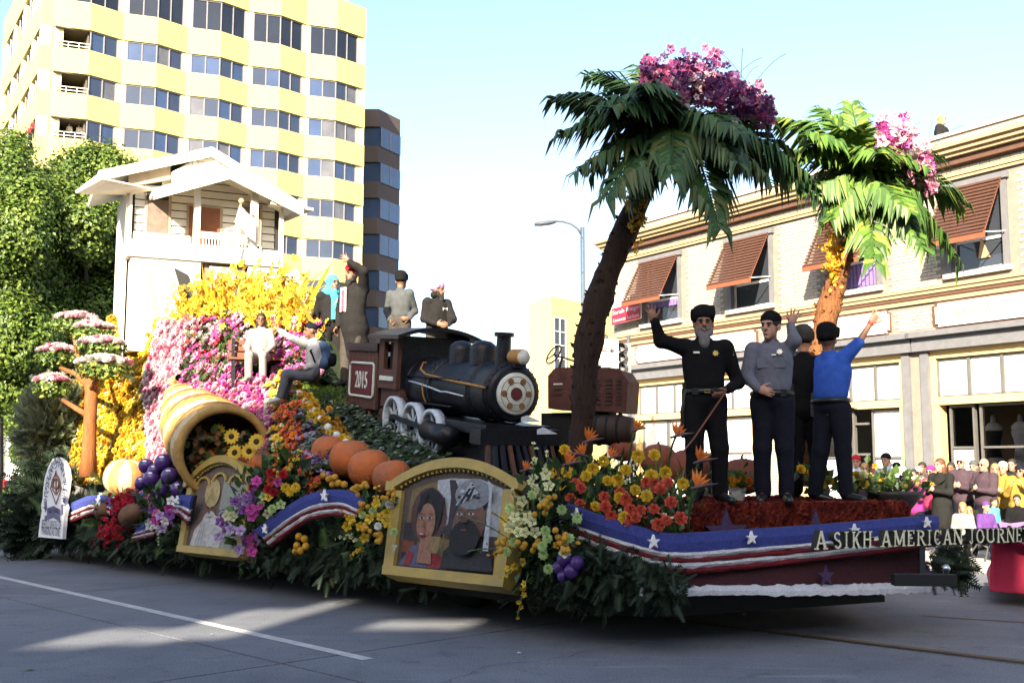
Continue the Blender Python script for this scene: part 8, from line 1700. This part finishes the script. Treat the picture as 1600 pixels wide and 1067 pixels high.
r = stand(1412, 742, 19.4, 'woman in plum coat partly behind the planter', pose=ch, psi=-.6, coat=m_mauve, trousers=k_navy, shoes=k_boot, hair=(m_hair, 'long'), skin=m_skin2)
r = stand(1510, 770, 17.8, 'bent over girl with fair hair hanging over her face', pose=dict(waist=(0, -.05, .60), chest=(0, -.15, .66), neck=(0, -.24, .70), head=(0, -.31, .72), sR=(-.10, -.20, .70), sL=(.10, -.20, .70), eR=(-.12, -.24, .55), eL=(.12, -.24, .55), wR=(-.06, -.30, .45), wL=(.06, -.30, .45), tR=(-.03, -.34, .40), tL=(.03, -.34, .40)), psi=-.4, coat=m_olive, trousers=k_navy, shoes=k_boot, hair=(m_hairb, 'long'), skin=m_skin2)
r = stand(1548, 778, 17.4, 'child in aqua top crouching behind the lavender chair', psi=.5, shirt=m_aqua, trousers=k_navy, shoes=k_boot, hair=(m_hair, 'short'), skin=m_skin2)
for px, yt, Y, lab, kw in ((1400, 722, 20.4, 'man in navy cap and navy coat behind the plum coated woman', dict(coat=k_navy, head=[('cap', k_navy)])), (1485, 722, 20.1, 'woman in black coat with dark hair between the chestnut haired woman and the white cap', dict(coat=k_blk, hair=(m_hair, 'long'))),
                          (1520, 720, 20.6, 'person in grey knit hat and grey coat behind the bald man', dict(coat=k_gsh, head=[('beanie', k_gsh)])), (1553, 724, 20.3, 'woman with fair hair in dark red coat behind the ochre coats', dict(coat=m_crim, hair=(m_hairb, 'long'))),
                          (1580, 717, 20.5, 'tall man with short dark hair in charcoal coat behind the ochre coats', dict(coat=k_dkg, hair=(m_hair, 'short'))), (1440, 722, 20.8, 'man with dark hair in brown jacket behind the fuchsia jacket', dict(coat=k_brn, hair=(m_hair, 'short'))), (1365, 724, 21.0, 'woman with black hair in charcoal coat by the shop entry', dict(coat=k_dkg, hair=(m_hair, 'long'))), (1606, 720, 19.6, 'man in black coat cut by the picture edge', dict(coat=k_blk, hair=(m_hair, 'short')))):
    stand(px, yt, Y, lab, pose=ch if px % 2 else {}, psi=-.7 + (px % 5) * .1, trousers=k_navy, shoes=k_boot, skin=m_skin2 if px % 3 else m_skin, bulk=1.15, **kw)
# seated by the kerb: folding chairs, blanket
def folding_chair(px, Y, label, m, psi=0.0):
    B = P(px, 700, Y); B[2] = .15; rt = thing('folding_chair', B, label, 'chair', 'folding chairs at the kerb'); X = lambda x, y, z: B + rot2((x * .85, y * .85, z * .8), psi)
    for a, b in (((-.26, -.24, 0), (.26, .2, .45)), ((.26, -.24, 0), (-.26, .2, .45)), ((-.26, .24, 0), (-.26, -.2, .45)), ((.26, .24, 0), (.26, -.2, .45))): g = G(); g.tube([X(*a), X(*b)], .014, 6); g.build('leg', m_steel2, rt)
    for s in (-.27, .27): g = G(); g.tube([X(s, .2, .40), X(s, .32, .70)], .014, 6); g.build('back_post', m_steel2, rt)
    g = G(); g.slab([[X(-.27, -.22, .43), X(0, -.2, .39), X(.27, -.22, .43)], [X(-.27, .24, .43), X(0, .22, .38), X(.27, .24, .43)]], A3(0, 0, -.012)); g.build('seat', m, rt); g = G(); g.slab([[X(-.27, .23, .46), X(0, .27, .45), X(.27, .23, .46)], [X(-.27, .33, .70), X(0, .37, .66), X(.27, .33, .70)]], A3(0, .012, 0)); g.build('backrest', m, rt)
folding_chair(1535, 16.9, 'purple folding chair with crossed steel legs beside the crimson blanket', m_chair, .3); folding_chair(1568, 17.6, 'lavender backed folding chair behind the purple one', m_lav, 2.9); folding_chair(1478, 18.0, 'white folding chair beneath the fuchsia jacket', k_whi, .5)
def sitter(px, Y, label, psi, **kw):
    B = P(px, 700, Y); B[2] = .15; p = {k: rot2(v, psi) for k, v in sit().items()}; return person(0, 0, Y, (1.08 if Y < 17.2 else 1.2) * FPX / Y, label, p, psi=psi, base=B, voxel=.022, group='spectators seated at the kerb', skin=m_skin2, **kw)
sitter(1500, 16.8, 'seated spectator in white jacket with black trousers under the raised lettering', -.6, coat=k_wh2, trousers=k_blk, shoes=k_boot, hair=(m_hairb, 'long'))
sitter(1535, 16.95, 'seated child in purple hood on the purple folding chair', .3, coat=m_chair, trousers=k_navy, shoes=k_whi, head=('beanie', m_chair))
sitter(1585, 17.4, 'seated spectator in black under the end of the lettering', -.5, coat=k_blk, trousers=k_blk, shoes=k_boot, hair=(m_hair, 'short'))
c0, c1, c2_, c3 = [ground(x, y, z) for x, y, z in ((1541, 894, .16), (1660, 900, .16), (1660, 850, .75), (1568, 845, .75))]; us = np.linspace(0, 1, 15)
pts = np.array([[c0 * (1 - u) * (1 - v) + c1 * u * (1 - v) + c2_ * u * v + c3 * (1 - u) * v + A3(0, -.05 * math.sin(u * 14 + v * 2) * (1 - v), .03 * math.sin(u * 9 + v * 7)) for u in us] for v in np.linspace(0, 1, 9)])
pts = np.concatenate([pts, [[q + A3(0, .30, 0) for q in pts[-1]], [A3(q[0], q[1] + .42, .17) for q in pts[-1]]]])
g = G(); g.slab(pts, A3(.002, .004, -.012)); g.add([*pts[:, 0], ], [tuple(range(len(pts)))]); g.add([*pts[:, -1]], [tuple(range(len(pts)))]); o = g.build('blanket', m_crim, None, True); tag(o, 'crimson blanket draped over seats at the kerb', 'blanket')
g = G(); g.lathe([(.03, 0), (.035, .02), (.035, .16), (.015, .2), (.015, .23)], ground(1558, 888, .16), Z3, 12); o = g.build('water_bottle', mat('bottle_clear', (.5, .52, .55), .1), None, True); tag(o, 'clear water bottle standing on the pavement by the blanket', 'bottle')
# shaded onlookers under the far trees
for px, Y, m, lab in ((8, 35.8, k_red, 'distant seated onlooker in red under the big trees'), (24, 35.4, k_navy, 'distant seated onlooker in navy under the big trees'), (40, 35.9, k_whi, 'distant seated onlooker in white under the big trees'), (-6, 35.2, m_pale, 'distant seated onlooker in pale blue at the picture edge')):
    B = P(px, 700, Y); B[2] = .12; person(0, 0, Y, 1.5 * FPX / Y, lab, sit(), base=B, voxel=.04, folds=0, coat=m, trousers=k_navy, shoes=k_boot, hair=(m_hair, 'short'), group='onlookers under the far trees', skin=m_skin2)
